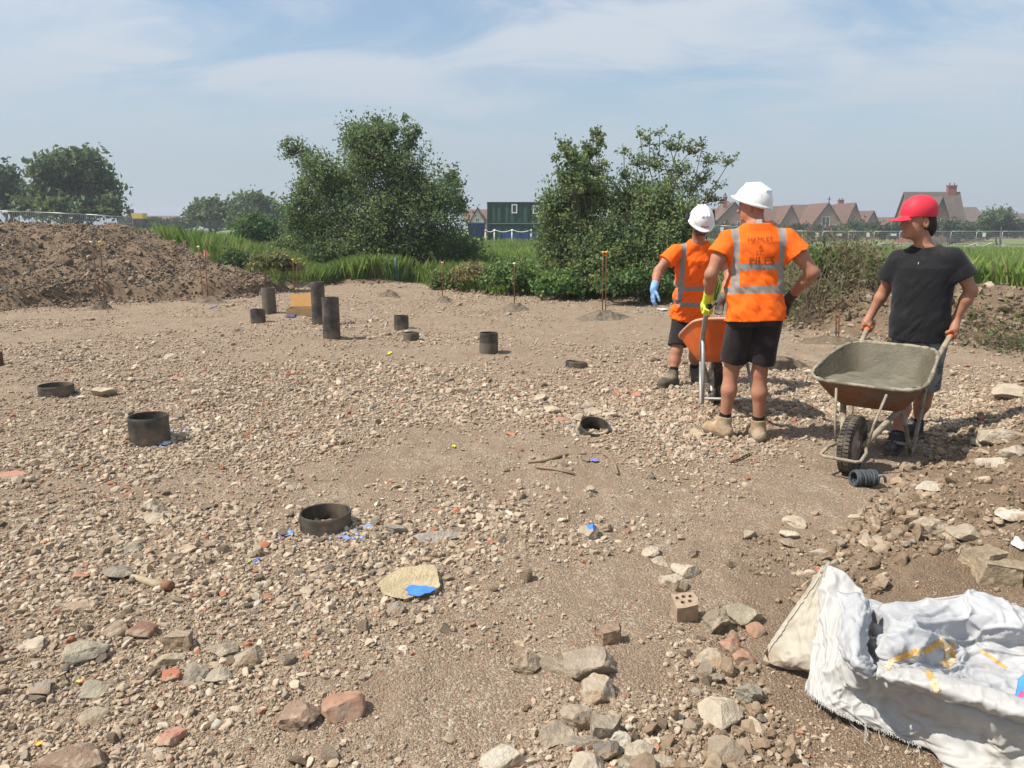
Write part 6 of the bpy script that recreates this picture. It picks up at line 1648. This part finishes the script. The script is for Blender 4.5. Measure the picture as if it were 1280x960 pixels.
# ---- man with his back turned
fwdA = np.array([fA[0], fA[1], 0])
pL, pR = GH(904, 546), GH(947, 550)
z0 = np.array([0, 0, .085])
J1 = dict(pel=D(944, 388, 5.70), neck=D(946, 281, 5.74), head=D(941, 258, 5.78), shL=D(911, 296, 5.74), shR=D(983, 295, 5.70), elL=D(889, 343, 5.70), elR=D(1016, 341, 5.62),
          hipL=D(926, 398, 5.72), hipR=D(961, 398, 5.68), knL=D(914, 463, 5.82), knR=D(949, 466, 5.74), anL=pL + z0, anR=pR + z0)
gi = sorted(range(2), key=lambda i: gA[i][0])
J1['wrL'] = up_to(gA[gi[0]] + np.array([-.01, -.03, .085]), J1['elL'], .02); J1['wrR'] = up_to(gA[gi[1]] + np.array([.01, -.03, .085]), J1['elR'], .02)
man1, I1 = person(dict(J=J1, face=fwdA, hf=(-.70, .66, -.08), bulk=1.12, arm=1.08, root=(pL + pR) / 2, hem=-.12, shirt_w=(.226, .207, .205), shirt=HV, tape=dict(h=(.245, .51), v=.165), shorts=SHORT, boots=BOOTT, seed=3,
    toe=dict(L=(-.55, .85, 0), R=(-.02, 1, 0)), leg=.80, skin=1.0, slv=.50,
    hand=dict(L=dict(t='grip', p=gA[gi[0]], a=aA[gi[0]], palm=np.array([-.35, -.1, 1.0]), th=-1, glove=GLY), R=dict(t='grip', p=gA[gi[1]], a=aA[gi[1]], palm=np.array([.35, -.1, 1.0]), th=-1, glove=GLK)),
    label='man seen from behind in orange hi-vis T-shirt and white helmet, dark shorts, holding barrow handles'))
helmet(I1, .40)
print_on(I1, [('HAMLET', .80, 0, .048), ('&', .715, 0, .04), ('ST', .64, -.01, .05), ('PILES', .53, .012, .085)], PRINT)
mb = MB(); q_ = I1['neck'] - I1['fw'] * .085 + I1['ax'] * .02; mb.box((-.018, -.003, -.014), (.018, .003, .014)); o = mb.build('collar_tag', WHITE, I1['shirt']); o.location = Vector(q_ - I1['org'])
# ---- man facing the camera, head bowed
qR, qL = GH(840, 483), GH(868, 474)
J2 = dict(pel=D(863, 388, 7.85), neck=D(873, 303, 7.62), head=D(876, 279, 7.50), shR=D(846, 312, 7.62), shL=D(899, 312, 7.60), elR=D(823, 338, 7.58), elL=D(912, 347, 7.42), wrR=D(817.5, 360, 7.42),
          hipR=D(851, 396, 7.86), hipL=D(875, 396, 7.84), knR=D(846, 439, 7.76), knL=D(869, 438, 7.82), anR=qR + z0, anL=qL + z0)
rimA = WA(rim_pt(np.array([-.55]), np.array([.99]), 1.0))[0] + cA
gA2 = D(897, 389, 7.02)
J2['wrL'] = D(902, 374, 7.12)
man2, I2 = person(dict(J=J2, face=(.06, -1, 0), hf=(.10, -.88, -.55), hu=(.0, -.2, 1), bulk=1.03, root=(qR + qL) / 2, hem=-.10, shirt_w=(.200, .195, .200), shirt=HV, tape=dict(h=(.17, .40), v=.145), shorts=SHORT, boots=BOOTG, seed=8,
    toe=dict(R=(-.75, -.65, 0), L=(.1, -1, 0)), leg=.84, slv=.60, wrk=.024,
    hand=dict(R=dict(t='open', d=(-.08, -.12, -1), n=(.6, .2, 0), s=(.2, -1, 0), glove=GLB, curl=.6), L=dict(t='open', d=(-.25, -.3, -.9), n=(-.2, -1, 0), s=(-1, .2, 0), glove=BOOTG, curl=.8)),
    label='bearded man facing us with head bowed, orange hi-vis T-shirt, white helmet and one blue glove'))
h_, P_, Rr = helmet(I2, -.10)
for s in (-1, 1):
    S = Vol(); S.ell(P_(s * .125, -.045, -.004), (.022, .036, .042), Rr, .01); S.cone(P_(s * .124, -.045, .03), P_(s * .118, -.05, .075), .012, .010, .01); a_, b_ = S.mesh(.005); I2['child']('ear_defender', a_, b_, GRIPK, None, h_)
LOGR = mat('red_helmet_print', (.42, .05, .06), rough=.6, bump=0)
mb = MB()
for i in range(4):
    x = -.030 + i * .019; c_ = [np.array([x + a, .1435 - abs(x) * .25 * 1.0 - .0, .018 + b]) for a, b in ((0, 0), (.013, 0), (.013, .015), (0, .015))]
    pts = []
    for q in c_:
        v = q.copy(); rr_ = math.sqrt(max(1e-6, 1 - (v[0] / .118) ** 2 - (v[2] / .124) ** 2)); v[1] = .1445 * rr_; pts.append(P_(*v) - I2['org'])
    mb.add(pts, [(0, 1, 2, 3)])
mb.build('helmet_print', LOGR, h_)
S = Vol(); hp = I2['hp']; S.ell(hp(0, .036, -.062), (.061, .064, .062), I2['Rh'], .02); S.ell(hp(0, .07, -.03), (.04, .06, .022), I2['Rh'], .01, sub=True); a_, b_ = S.mesh(.005, lambda P, v: v + .004 * fbm3(P[:, 0] * 90, P[:, 1] * 90, P[:, 2] * 90, 2, 2)); I2['child']('beard', a_, b_, HAIRG)
print_on(I2, [('V', .70, -.0 + .01, .05)], PRINT, front=True, name='chest_print')
# ---- man in black pushing the loaded barrow
bk = -np.array([fB[0], fB[1], 0]); fwB = np.array([fB[0], fB[1], 0])
pR3, pL3 = GH(1120, 562), GH(1143, 543)
gi = sorted(range(2), key=lambda i: gB[i][0])      # 0: his right hand (left in the picture)
J3 = dict(pel=D(1149, 420, 5.80), neck=D(1157, 309, 5.74), head=D(1147, 277, 5.74), shR=D(1124, 322, 5.86), shL=D(1191, 319, 5.62), elR=D(1106, 363, 6.0), elL=D(1214, 363, 5.60),
          hipR=D(1133, 428, 5.86), hipL=D(1166, 428, 5.74), knR=D(1130, 492, 5.60), knL=D(1156, 492, 5.84), anR=pR3 + z0, anL=pL3 + z0)
J3['wrR'] = up_to(gB[gi[0]] + np.array([0, 0, .09]) + bk * .02, J3['elR'], .015); J3['wrL'] = up_to(gB[gi[1]] + np.array([.01, 0, .09]) + bk * .02, J3['elL'], .015)
man3, I3 = person(dict(J=J3, face=fwB, hf=(-.985, -.08, -.06), bulk=1.08, root=(pR3 + pL3) / 2, hem=-.02, hs=1.10, shirt_w=(.212, .208, .212), shirt=TEE, shorts=CAMO, boots=BOOTK, seed=5, wrk=.009, slv=.62, slw=1.02,
    toe=dict(R=(-.6, -.75, 0), L=(-.6, -.75, 0)), leg=.86, boot=.02, sock=.05,
    hand=dict(R=dict(t='grip', p=gB[gi[0]], a=aB[gi[0]], palm=np.array([-.25, .25, 1.0]), th=-1), L=dict(t='grip', p=gB[gi[1]], a=aB[gi[1]], palm=np.array([.3, -.25, 1.0]), th=-1)),
    label='man in black T-shirt and red cap looking left while pushing a barrow of concrete'))
hp, Rh = I3['hp'], I3['Rh']
S = Vol(); S.ell(hp(0, -.010, .058), (.103, .128, .118), Rh, .02); S.ell(hp(0, -.012, .086), (.096, .114, .090), Rh, .03)
def brimf(P):
    q = (P - I3['hc']) @ Rh.T / 1.1; x, y, z = q[..., 0], q[..., 1], q[..., 2]
    zz = z - (.038 - 1.4 * np.maximum(y - .09, 0) ** 2 - 3.2 * x * x - .12 * (y - .09)); e = np.sqrt((x / .082) ** 2 + ((y - .09) / .095) ** 2)
    return np.maximum(np.abs(zz) - .004, (e - 1) * .08)
S.fn(brimf, I3['hc'] - .22, I3['hc'] + .22, .008)
def cutc(P, v):
    q = (P - I3['hc']) @ Rh.T / 1.1; lim = .030 + .10 * np.clip(-q[:, 1], -.05, .2) * -.35
    return np.where(q[:, 1] > .092, v, np.maximum(v, lim - q[:, 2]))
a_, b_ = S.mesh(.0042, cutc); cp_ = I3['child']('cap', a_, b_, CAPR)
mb = MB(); mb.lathe([(.001, .006), (.009, .004), (.010, 0)], 12); o = mb.build('cap_button', CAPR, cp_, True); o.location = Vector(hp(0, -.012, .164) - I3['org'])
S = Vol(); S.ell(hp(0, -.022, .012), (.0885, .1035, .099), Rh, .02); S.ell(hp(0, -.085, -.045), (.066, .036, .066), Rh, .03)
def cuth(P, v):
    q = (P - I3['hc']) @ Rh.T / 1.1; v = np.maximum(v, q[:, 1] - (.012 - .35 * np.maximum(-(q[:, 2] - .01), 0))); v = np.maximum(v, q[:, 2] - .06)
    ear = np.linalg.norm((q - np.array([.08, -.010, -.010])) / np.array([1.6, 1, 1.4]), axis=1) - .026; ear2 = np.linalg.norm((q - np.array([-.08, -.010, -.010])) / np.array([1.6, 1, 1.4]), axis=1) - .026
    return np.maximum(np.maximum(v, -ear), -ear2) + .002 * fbm3(P[:, 0] * 120, P[:, 1] * 120, P[:, 2] * 60, 2, 2)
a_, b_ = S.mesh(.0045, cuth); I3['child']('hair', a_, b_, HAIR)
print_on(I3, [("'", .80, -.01, .06)], PALEP, front=True, name='shirt_mark')
for nm, J in (('m1', J1), ('m2', J2), ('m3', J3)):
    L = lambda a, b: round(float(np.linalg.norm(J[a] - J[b])), 2)
    print(nm, 'ua', L('shL', 'elL'), L('shR', 'elR'), 'fa', L('elL', 'wrL'), L('elR', 'wrR'), 'th', L('hipL', 'knL'), L('hipR', 'knR'), 'sh', L('knL', 'anL'), L('knR', 'anR'), 'torso', L('pel', 'neck'), 'sw', L('shL', 'shR'), 'z', round(J['pel'][2], 2), round(J['neck'][2], 2), round(J['head'][2], 2), 'wr', J['wrL'].round(2), J['wrR'].round(2))
print('gripsA', gA, 'gripsB', gB)

HAZE = 0.0009
# ------------------------------------------------------------------ torn white bulk bag
def bagmat(name, col, dirt, lo, hi):
    m = mat(name, col, rough=.55, var=.05, scale=9, bump=.25, bscale=420, spec=.3, col2=dirt, c2scale=7, c2lo=lo, c2hi=hi, bdist=.002)
    return m
BAGW = bagmat('woven_white', (.41, .402, .382), (.32, .29, .24), .58, .75); BAGD = bagmat('dirty_woven_white', (.39, .355, .285), (.29, .23, .16), .48, .66); BAGB = bagmat('bluish_liner', (.39, .396, .405), (.335, .325, .30), .6, .75)
STRAP = mat('orange_strap', (.60, .33, .09), rough=.8, var=.2, scale=40, bump=.4, bscale=200, col2=(.70, .58, .36), c2scale=20, c2lo=.5, c2hi=.6)

def PH(a):   # (px, py, h): the point h above the ground seen at that photo pixel
    return G(a[0], a[1], a[2])

def crspline(P, n):
    """Catmull-Rom resampling along axis 0"""
    P = np.asarray(P, float); m = len(P); t = np.linspace(0, m - 1, n); i = np.clip(t.astype(int), 0, m - 2); f = (t - i)
    f = f.reshape((-1,) + (1,) * (P.ndim - 1))
    p0 = P[np.clip(i - 1, 0, m - 1)]; p1 = P[i]; p2 = P[i + 1]; p3 = P[np.clip(i + 2, 0, m - 1)]
    p0 = np.where((i == 0).reshape(f.shape), 2 * p1 - p2, p0); p3 = np.where((i == m - 2).reshape(f.shape), 2 * p2 - p1, p3)
    return .5 * (2 * p1 + (p2 - p0) * f + (2 * p0 - 5 * p1 + 4 * p2 - p3) * f ** 2 + (3 * p1 - p0 - 3 * p2 + p3) * f ** 3)

bag_o = GH(1120, 880)
bag = empty('bulk_bag', bag_o); tag(bag, 'torn white woven bulk bag slumped open with frayed edge and orange straps', 'bag')
def sheet(name, rows, mat_, nu, nv, amp, seed, fold=(9, 3), crease=.5, thick=.0025, par=None, fine=.0022, ncell=34, cr=.75):
    R = np.stack([crspline(np.array([PH(a) if len(a) == 3 and a[0] > 60 else np.array(a[1:]) for a in r_]), nu) for r_ in rows])
    S = crspline(R, nv)
    du = np.gradient(S, axis=1); dv = np.gradient(S, axis=0); n = np.cross(du, dv); n /= np.linalg.norm(n, axis=2)[..., None] + 1e-9
    if n[nv // 2, nu // 2] @ (np.array([0, -.6, 1])) < 0: n = -n
    U, Vv = np.meshgrid(np.linspace(0, 1, nu), np.linspace(0, 1, nv))
    X = S[..., 0]; Y = S[..., 1]; Z = S[..., 2]
    f1 = fbm2(U * fold[0] + 3 * fbm2(U * 3, Vv * 3, seed + 5, 2) * .35, Vv * fold[1] + seed, seed, 3)
    rid = 1 - 2.4 * np.abs(f1)
    f2 = fbm3(X * 11 + seed, Y * 11, Z * 11, seed + 2, 3)
    f3 = 1 - 2.5 * np.abs(fbm3(X * 24 + seed, Y * 24, Z * 24, seed + 4, 2))
    d = amp * (crease * rid * .8 + (1 - crease) * f2 * 1.4) + fine * f3
    rw = np.random.default_rng(seed + 100); pts = rw.random((ncell, 2)); sk = np.stack([(U + .25 * Vv) * fold[0] * .35, Vv * max(fold[1], 2) * .5], -1); pp_ = pts * np.array([fold[0] * .45, max(fold[1], 2) * .5])
    sk = sk + .10 * np.stack([fbm2(U * 6, Vv * 6, seed + 7, 2), fbm2(U * 6, Vv * 6, seed + 8, 2)], -1)
    dd = np.sort(np.linalg.norm(sk[:, :, None] - pp_[None, None], axis=-1), axis=2); e_ = dd[..., 1] - dd[..., 0]
    d = d + amp * cr * (np.exp(-(e_ / .07) ** 1.0) - .35 + .5 * np.minimum(dd[..., 0], .6))
    S = S + n * d[..., None]
    hz = H(S[..., 0].ravel(), S[..., 1].ravel()).reshape(nv, nu) + .004
    S[..., 2] = np.maximum(S[..., 2], hz)
    mb = MB(); mb.grid(S - bag_o); o = mb.build(name, mat_, par or bag, True)
    s = o.modifiers.new('thick', 'SOLIDIFY'); s.thickness = thick; s.offset = -1
    return o, S
# left wing: the folded-out side panel, its dirty inner face turned to the sun
sheet('left_flap', [[(1033, 707, .34), (1012, 738, .26), (985, 775, .15), (962, 808, .05), (953, 826, .012)],
                    [(1034, 716, .33), (1020, 760, .22), (1003, 795, .13), (985, 820, .06), (972, 832, .012)],
                    [(1036, 730, .31), (1024, 780, .19), (1018, 812, .12), (1008, 832, .06), (998, 836, .010)],
                    [(1042, 742, .29), (1030, 790, .17), (1026, 822, .10), (1022, 838, .055), (1018, 842, .02)]], BAGD, 80, 70, .014, 3, (4, 3), .6, cr=.3)
# front wall: from the standing top edge down to the frayed hem on the soil
TOP = [(1033, 707, .345), (1062, 722, .330), (1082, 748, .300), (1072, 788, .290), (1068, 822, .285), (1092, 838, .275), (1130, 846, .262), (1180, 858, .258), (1235, 876, .258), (1290, 893, .258), (1400, 925, .258)]
MID1 = [(1030, 728, .30), (1052, 758, .27), (1062, 792, .235), (1062, 820, .225), (1072, 842, .215), (1098, 856, .200), (1136, 868, .200), (1186, 884, .205), (1238, 902, .205), (1292, 918, .205), (1400, 955, .205)]
MID2 = [(1022, 775, .20), (1034, 808, .165), (1046, 835, .150), (1058, 850, .135), (1076, 864, .118), (1106, 878, .105), (1142, 892, .110), (1190, 910, .115), (1240, 928, .12), (1294, 945, .12), (1400, 985, .12)]
MID3 = [(1016, 825, .10), (1026, 850, .080), (1040, 868, .070), (1056, 880, .062), (1078, 892, .055), (1108, 903, .045), (1146, 918, .045), (1186, 942, .05), (1236, 962, .05), (1292, 980, .05), (1400, 1015, .05)]
BOT = [(1009, 864, .035), (1026, 878, .035), (1044, 888, .035), (1062, 896, .035), (1084, 905, .030), (1112, 915, .022), (1158, 934, .012), (1196, 966, .004), (1240, 1000, .004), (1296, 1020, .004), (1400, 1060, .004)]
fw_, SF = sheet('front_wall', [TOP, MID1, MID2, MID3, BOT], BAGW, 300, 110, .024, 11, (9, 1.8), .75, cr=.55)
# rolled fold in front of the apex (tube of cloth) and rolled rim along the front wall
sheet('rolled_rim', [[(1100, 832, .262), (1130, 836, .262), (1180, 846, .258), (1235, 862, .258), (1290, 880, .258), (1400, 912, .258)],
                     [(1098, 834, .285), (1130, 838, .290), (1180, 848, .295), (1235, 864, .296), (1290, 882, .296), (1400, 914, .296)],
                     [(1096, 842, .282), (1128, 850, .288), (1180, 862, .290), (1235, 879, .290), (1290, 897, .290), (1400, 930, .290)],
                     [(1096, 848, .262), (1130, 858, .258), (1180, 872, .256), (1235, 889, .254), (1290, 906, .254), (1400, 940, .254)]], BAGW, 150, 26, .009, 21, (9, 1.5), .6)
sheet('crumpled_fold', [[(1046, 742, .33), (1074, 744, .345), (1088, 752, .33)], [(1052, 770, .31), (1072, 772, .345), (1086, 776, .31)], [(1052, 800, .29), (1068, 802, .335), (1082, 804, .29)], [(1058, 826, .27), (1072, 828, .315), (1090, 830, .27)], [(1074, 845, .25), (1086, 846, .27), (1100, 846, .25)]], BAGB, 40, 60, .012, 25, (3, 5), .6)
# liner lying inside, with the plump sack of aggregate under it
sheet('inner_liner', [[(1084, 752, .16), (1110, 757, .18), (1140, 752, .21), (1190, 744, .27), (1222, 742, .29), (1262, 756, .27), (1310, 772, .25), (1400, 800, .25)],
                      [(1082, 772, .15), (1108, 770, .24), (1142, 766, .25), (1188, 764, .25), (1222, 766, .26), (1262, 778, .25), (1310, 792, .23), (1400, 820, .22)],
                      [(1080, 800, .14), (1102, 792, .255), (1138, 786, .275), (1176, 792, .22), (1206, 800, .15), (1250, 806, .16), (1310, 815, .16), (1400, 845, .16)],
                      [(1082, 822, .15), (1100, 812, .25), (1136, 808, .265), (1170, 816, .19), (1200, 826, .12), (1250, 836, .10), (1310, 845, .10), (1400, 870, .10)],
                      [(1086, 838, .19), (1106, 832, .22), (1140, 834, .19), (1176, 844, .14), (1206, 852, .11), (1250, 862, .10), (1310, 872, .10), (1400, 900, .10)],
                      [(1092, 846, .23), (1116, 846, .24), (1146, 850, .24), (1180, 860, .24), (1212, 870, .24), (1255, 882, .24), (1310, 898, .24), (1400, 930, .24)]], BAGB, 240, 140, .022, 31, (7, 5), .7)
# back wall outside
bt_ = [(1084, 752, .165), (1110, 757, .185), (1140, 752, .215), (1190, 744, .275), (1222, 742, .295), (1262, 756, .275), (1310, 772, .255), (1400, 800, .255)]
def below(a, o, f): p = PH(a); return (0, p[0] + o * .3, p[1] + o, max(p[2] * f, .003))
sheet('back_wall', [bt_, [below(a, .012, .62) for a in bt_], [below(a, .02, .3) for a in bt_], [below(a, .03, .0) for a in bt_]], BAGW, 150, 40, .008, 41, (9, 1.5), .6, cr=.3)
# orange lifting straps, a coloured tag and frayed threads
from mathutils.bvhtree import BVHTree
BVS = []
for o_ in list(bag.children):
    if o_.name.split('.')[0] in ('inner_liner', 'rolled_rim', 'left_flap', 'front_wall', 'crumpled_fold'):
        BVS.append(BVHTree.FromPolygons([v.co.copy() for v in o_.data.vertices], [p.vertices[:] for p in o_.data.polygons]))
def strap(pts, w_, label, name='strap', m=STRAP):
    # a flat ribbon lying on the cloth
    A_ = crspline(np.array(pts, float), 40); r_ = np.random.default_rng(len(pts)); org_ = Vector(np.array([0, 0, CAM_H]) - bag_o)
    Tn = np.gradient(A_[:, :2], axis=0); Tn /= np.linalg.norm(Tn, axis=1)[:, None]; Nn = np.stack([-Tn[:, 1], Tn[:, 0]], 1); wp = w_ * 350; rows_ = []
    for q_ in (-.5, -.25, 0, .25, .5):
        E_ = A_[:, :2] + Nn * wp * (q_ + (.08 * r_.normal(size=(40, 1)) if abs(q_) == .5 else 0)); L_ = []
        for x_, y_ in E_:
            dv = Vector(ray(x_, y_)).normalized(); best = None
            for bv in BVS:
                h = bv.ray_cast(org_, dv)
                if h[0] is not None and (best is None or h[3] < best[3]): best = h
            if best is None: L_.append(np.array(PH((x_, y_, .05))) - bag_o)
            else:
                nn = best[1] if best[1].dot(dv) < 0 else -best[1]; L_.append(np.array(best[0] + nn * .004))
        rows_.append(L_)
    mb = MB(); mb.grid(np.array(rows_)); return mb.build(name, m, bag, True)
strap([(1108, 836, .255), (1118, 825, .278), (1136, 817, .288), (1160, 812, .27), (1172, 803, .262)], .022, '')
strap([(1172, 800, .265), (1184, 808, .255), (1187, 822, .235), (1180, 834, .22)], .040, '')
strap([(1158, 838, .215), (1164, 848, .235), (1170, 860, .300), (1173, 864, .302)], .020, '')
strap([(1224, 812, .18), (1240, 823, .165), (1258, 836, .15)], .012, '')
strap([(1030, 708, .345), (1008, 742, .262), (980, 782, .145), (956, 818, .035)], .016, '', 'seam_tape', BAGD)
strap([(1036, 702, .35), (1031, 712, .345), (1029, 722, .33)], .012, '', 'seam_tape', mat('grey_cord', (.30, .27, .2), rough=.9))
TAGB = mat('blue_print', (.07, .27, .60), rough=.6, bump=.05); TAGP = mat('pink_print', (.70, .10, .26), rough=.6, bump=0)
sheet('printed_label', [[(1274, 850, .225), (1289, 842, .245), (1320, 845, .25)], [(1272, 862, .215), (1289, 856, .24), (1320, 862, .24)], [(1269, 870, .215), (1289, 873, .235), (1320, 880, .235)]], TAGB, 14, 14, .002, 61)
sheet('pink_band', [[(1277, 866, .226), (1300, 860, .250), (1320, 862, .25)], [(1272, 872, .224), (1300, 876, .242), (1320, 880, .242)]], TAGP, 8, 6, .001, 62)
rf = np.random.default_rng(5); mb = MB()
for i in range(330):
    c = rf.integers(0, 175); p = SF[-1, c]; L = rf.uniform(.004, .016) if i % 33 else rf.uniform(.04, .08)
    d = nrm(np.array([rf.normal() * .5 - .2, -.8 + rf.normal() * .3, -.3])); q = p + d * L; q[2] = max(q[2], Hs(q[0], q[1]) + .002); m_ = (p + q) / 2 + rf.normal(size=3) * L * .12
    mb.tube(np.array([p, m_, q]) - bag_o, [.0012, .001, .0006], 3, cap=False)
o = mb.build('frayed_threads', BAGW, bag); o['kind'] = 'stuff'

# ------------------------------------------------------------------ the hazy air over the whole site
mb = MB(); mb.box((-840, -9, -4), (840, 720, 17)); hz = mb.build('haze', None)
hm_ = bpy.data.materials.new('haze_air'); hm_.use_nodes = True; k = N(hm_); k.n.remove(k.n['Principled BSDF'])
vp = k.new('ShaderNodeVolumePrincipled'); vp.inputs['Color'].default_value = (.86, .92, 1.0, 1); vp.inputs['Density'].default_value = HAZE; vp.inputs['Anisotropy'].default_value = .25
k.link(vp.outputs[0], k.n['Material Output'].inputs['Volume']); hz.data.materials.clear(); hz.data.materials.append(hm_)
tag(hz, kind='stuff')
SC.cycles.volume_max_steps = 64; SC.cycles.volume_step_rate = 4
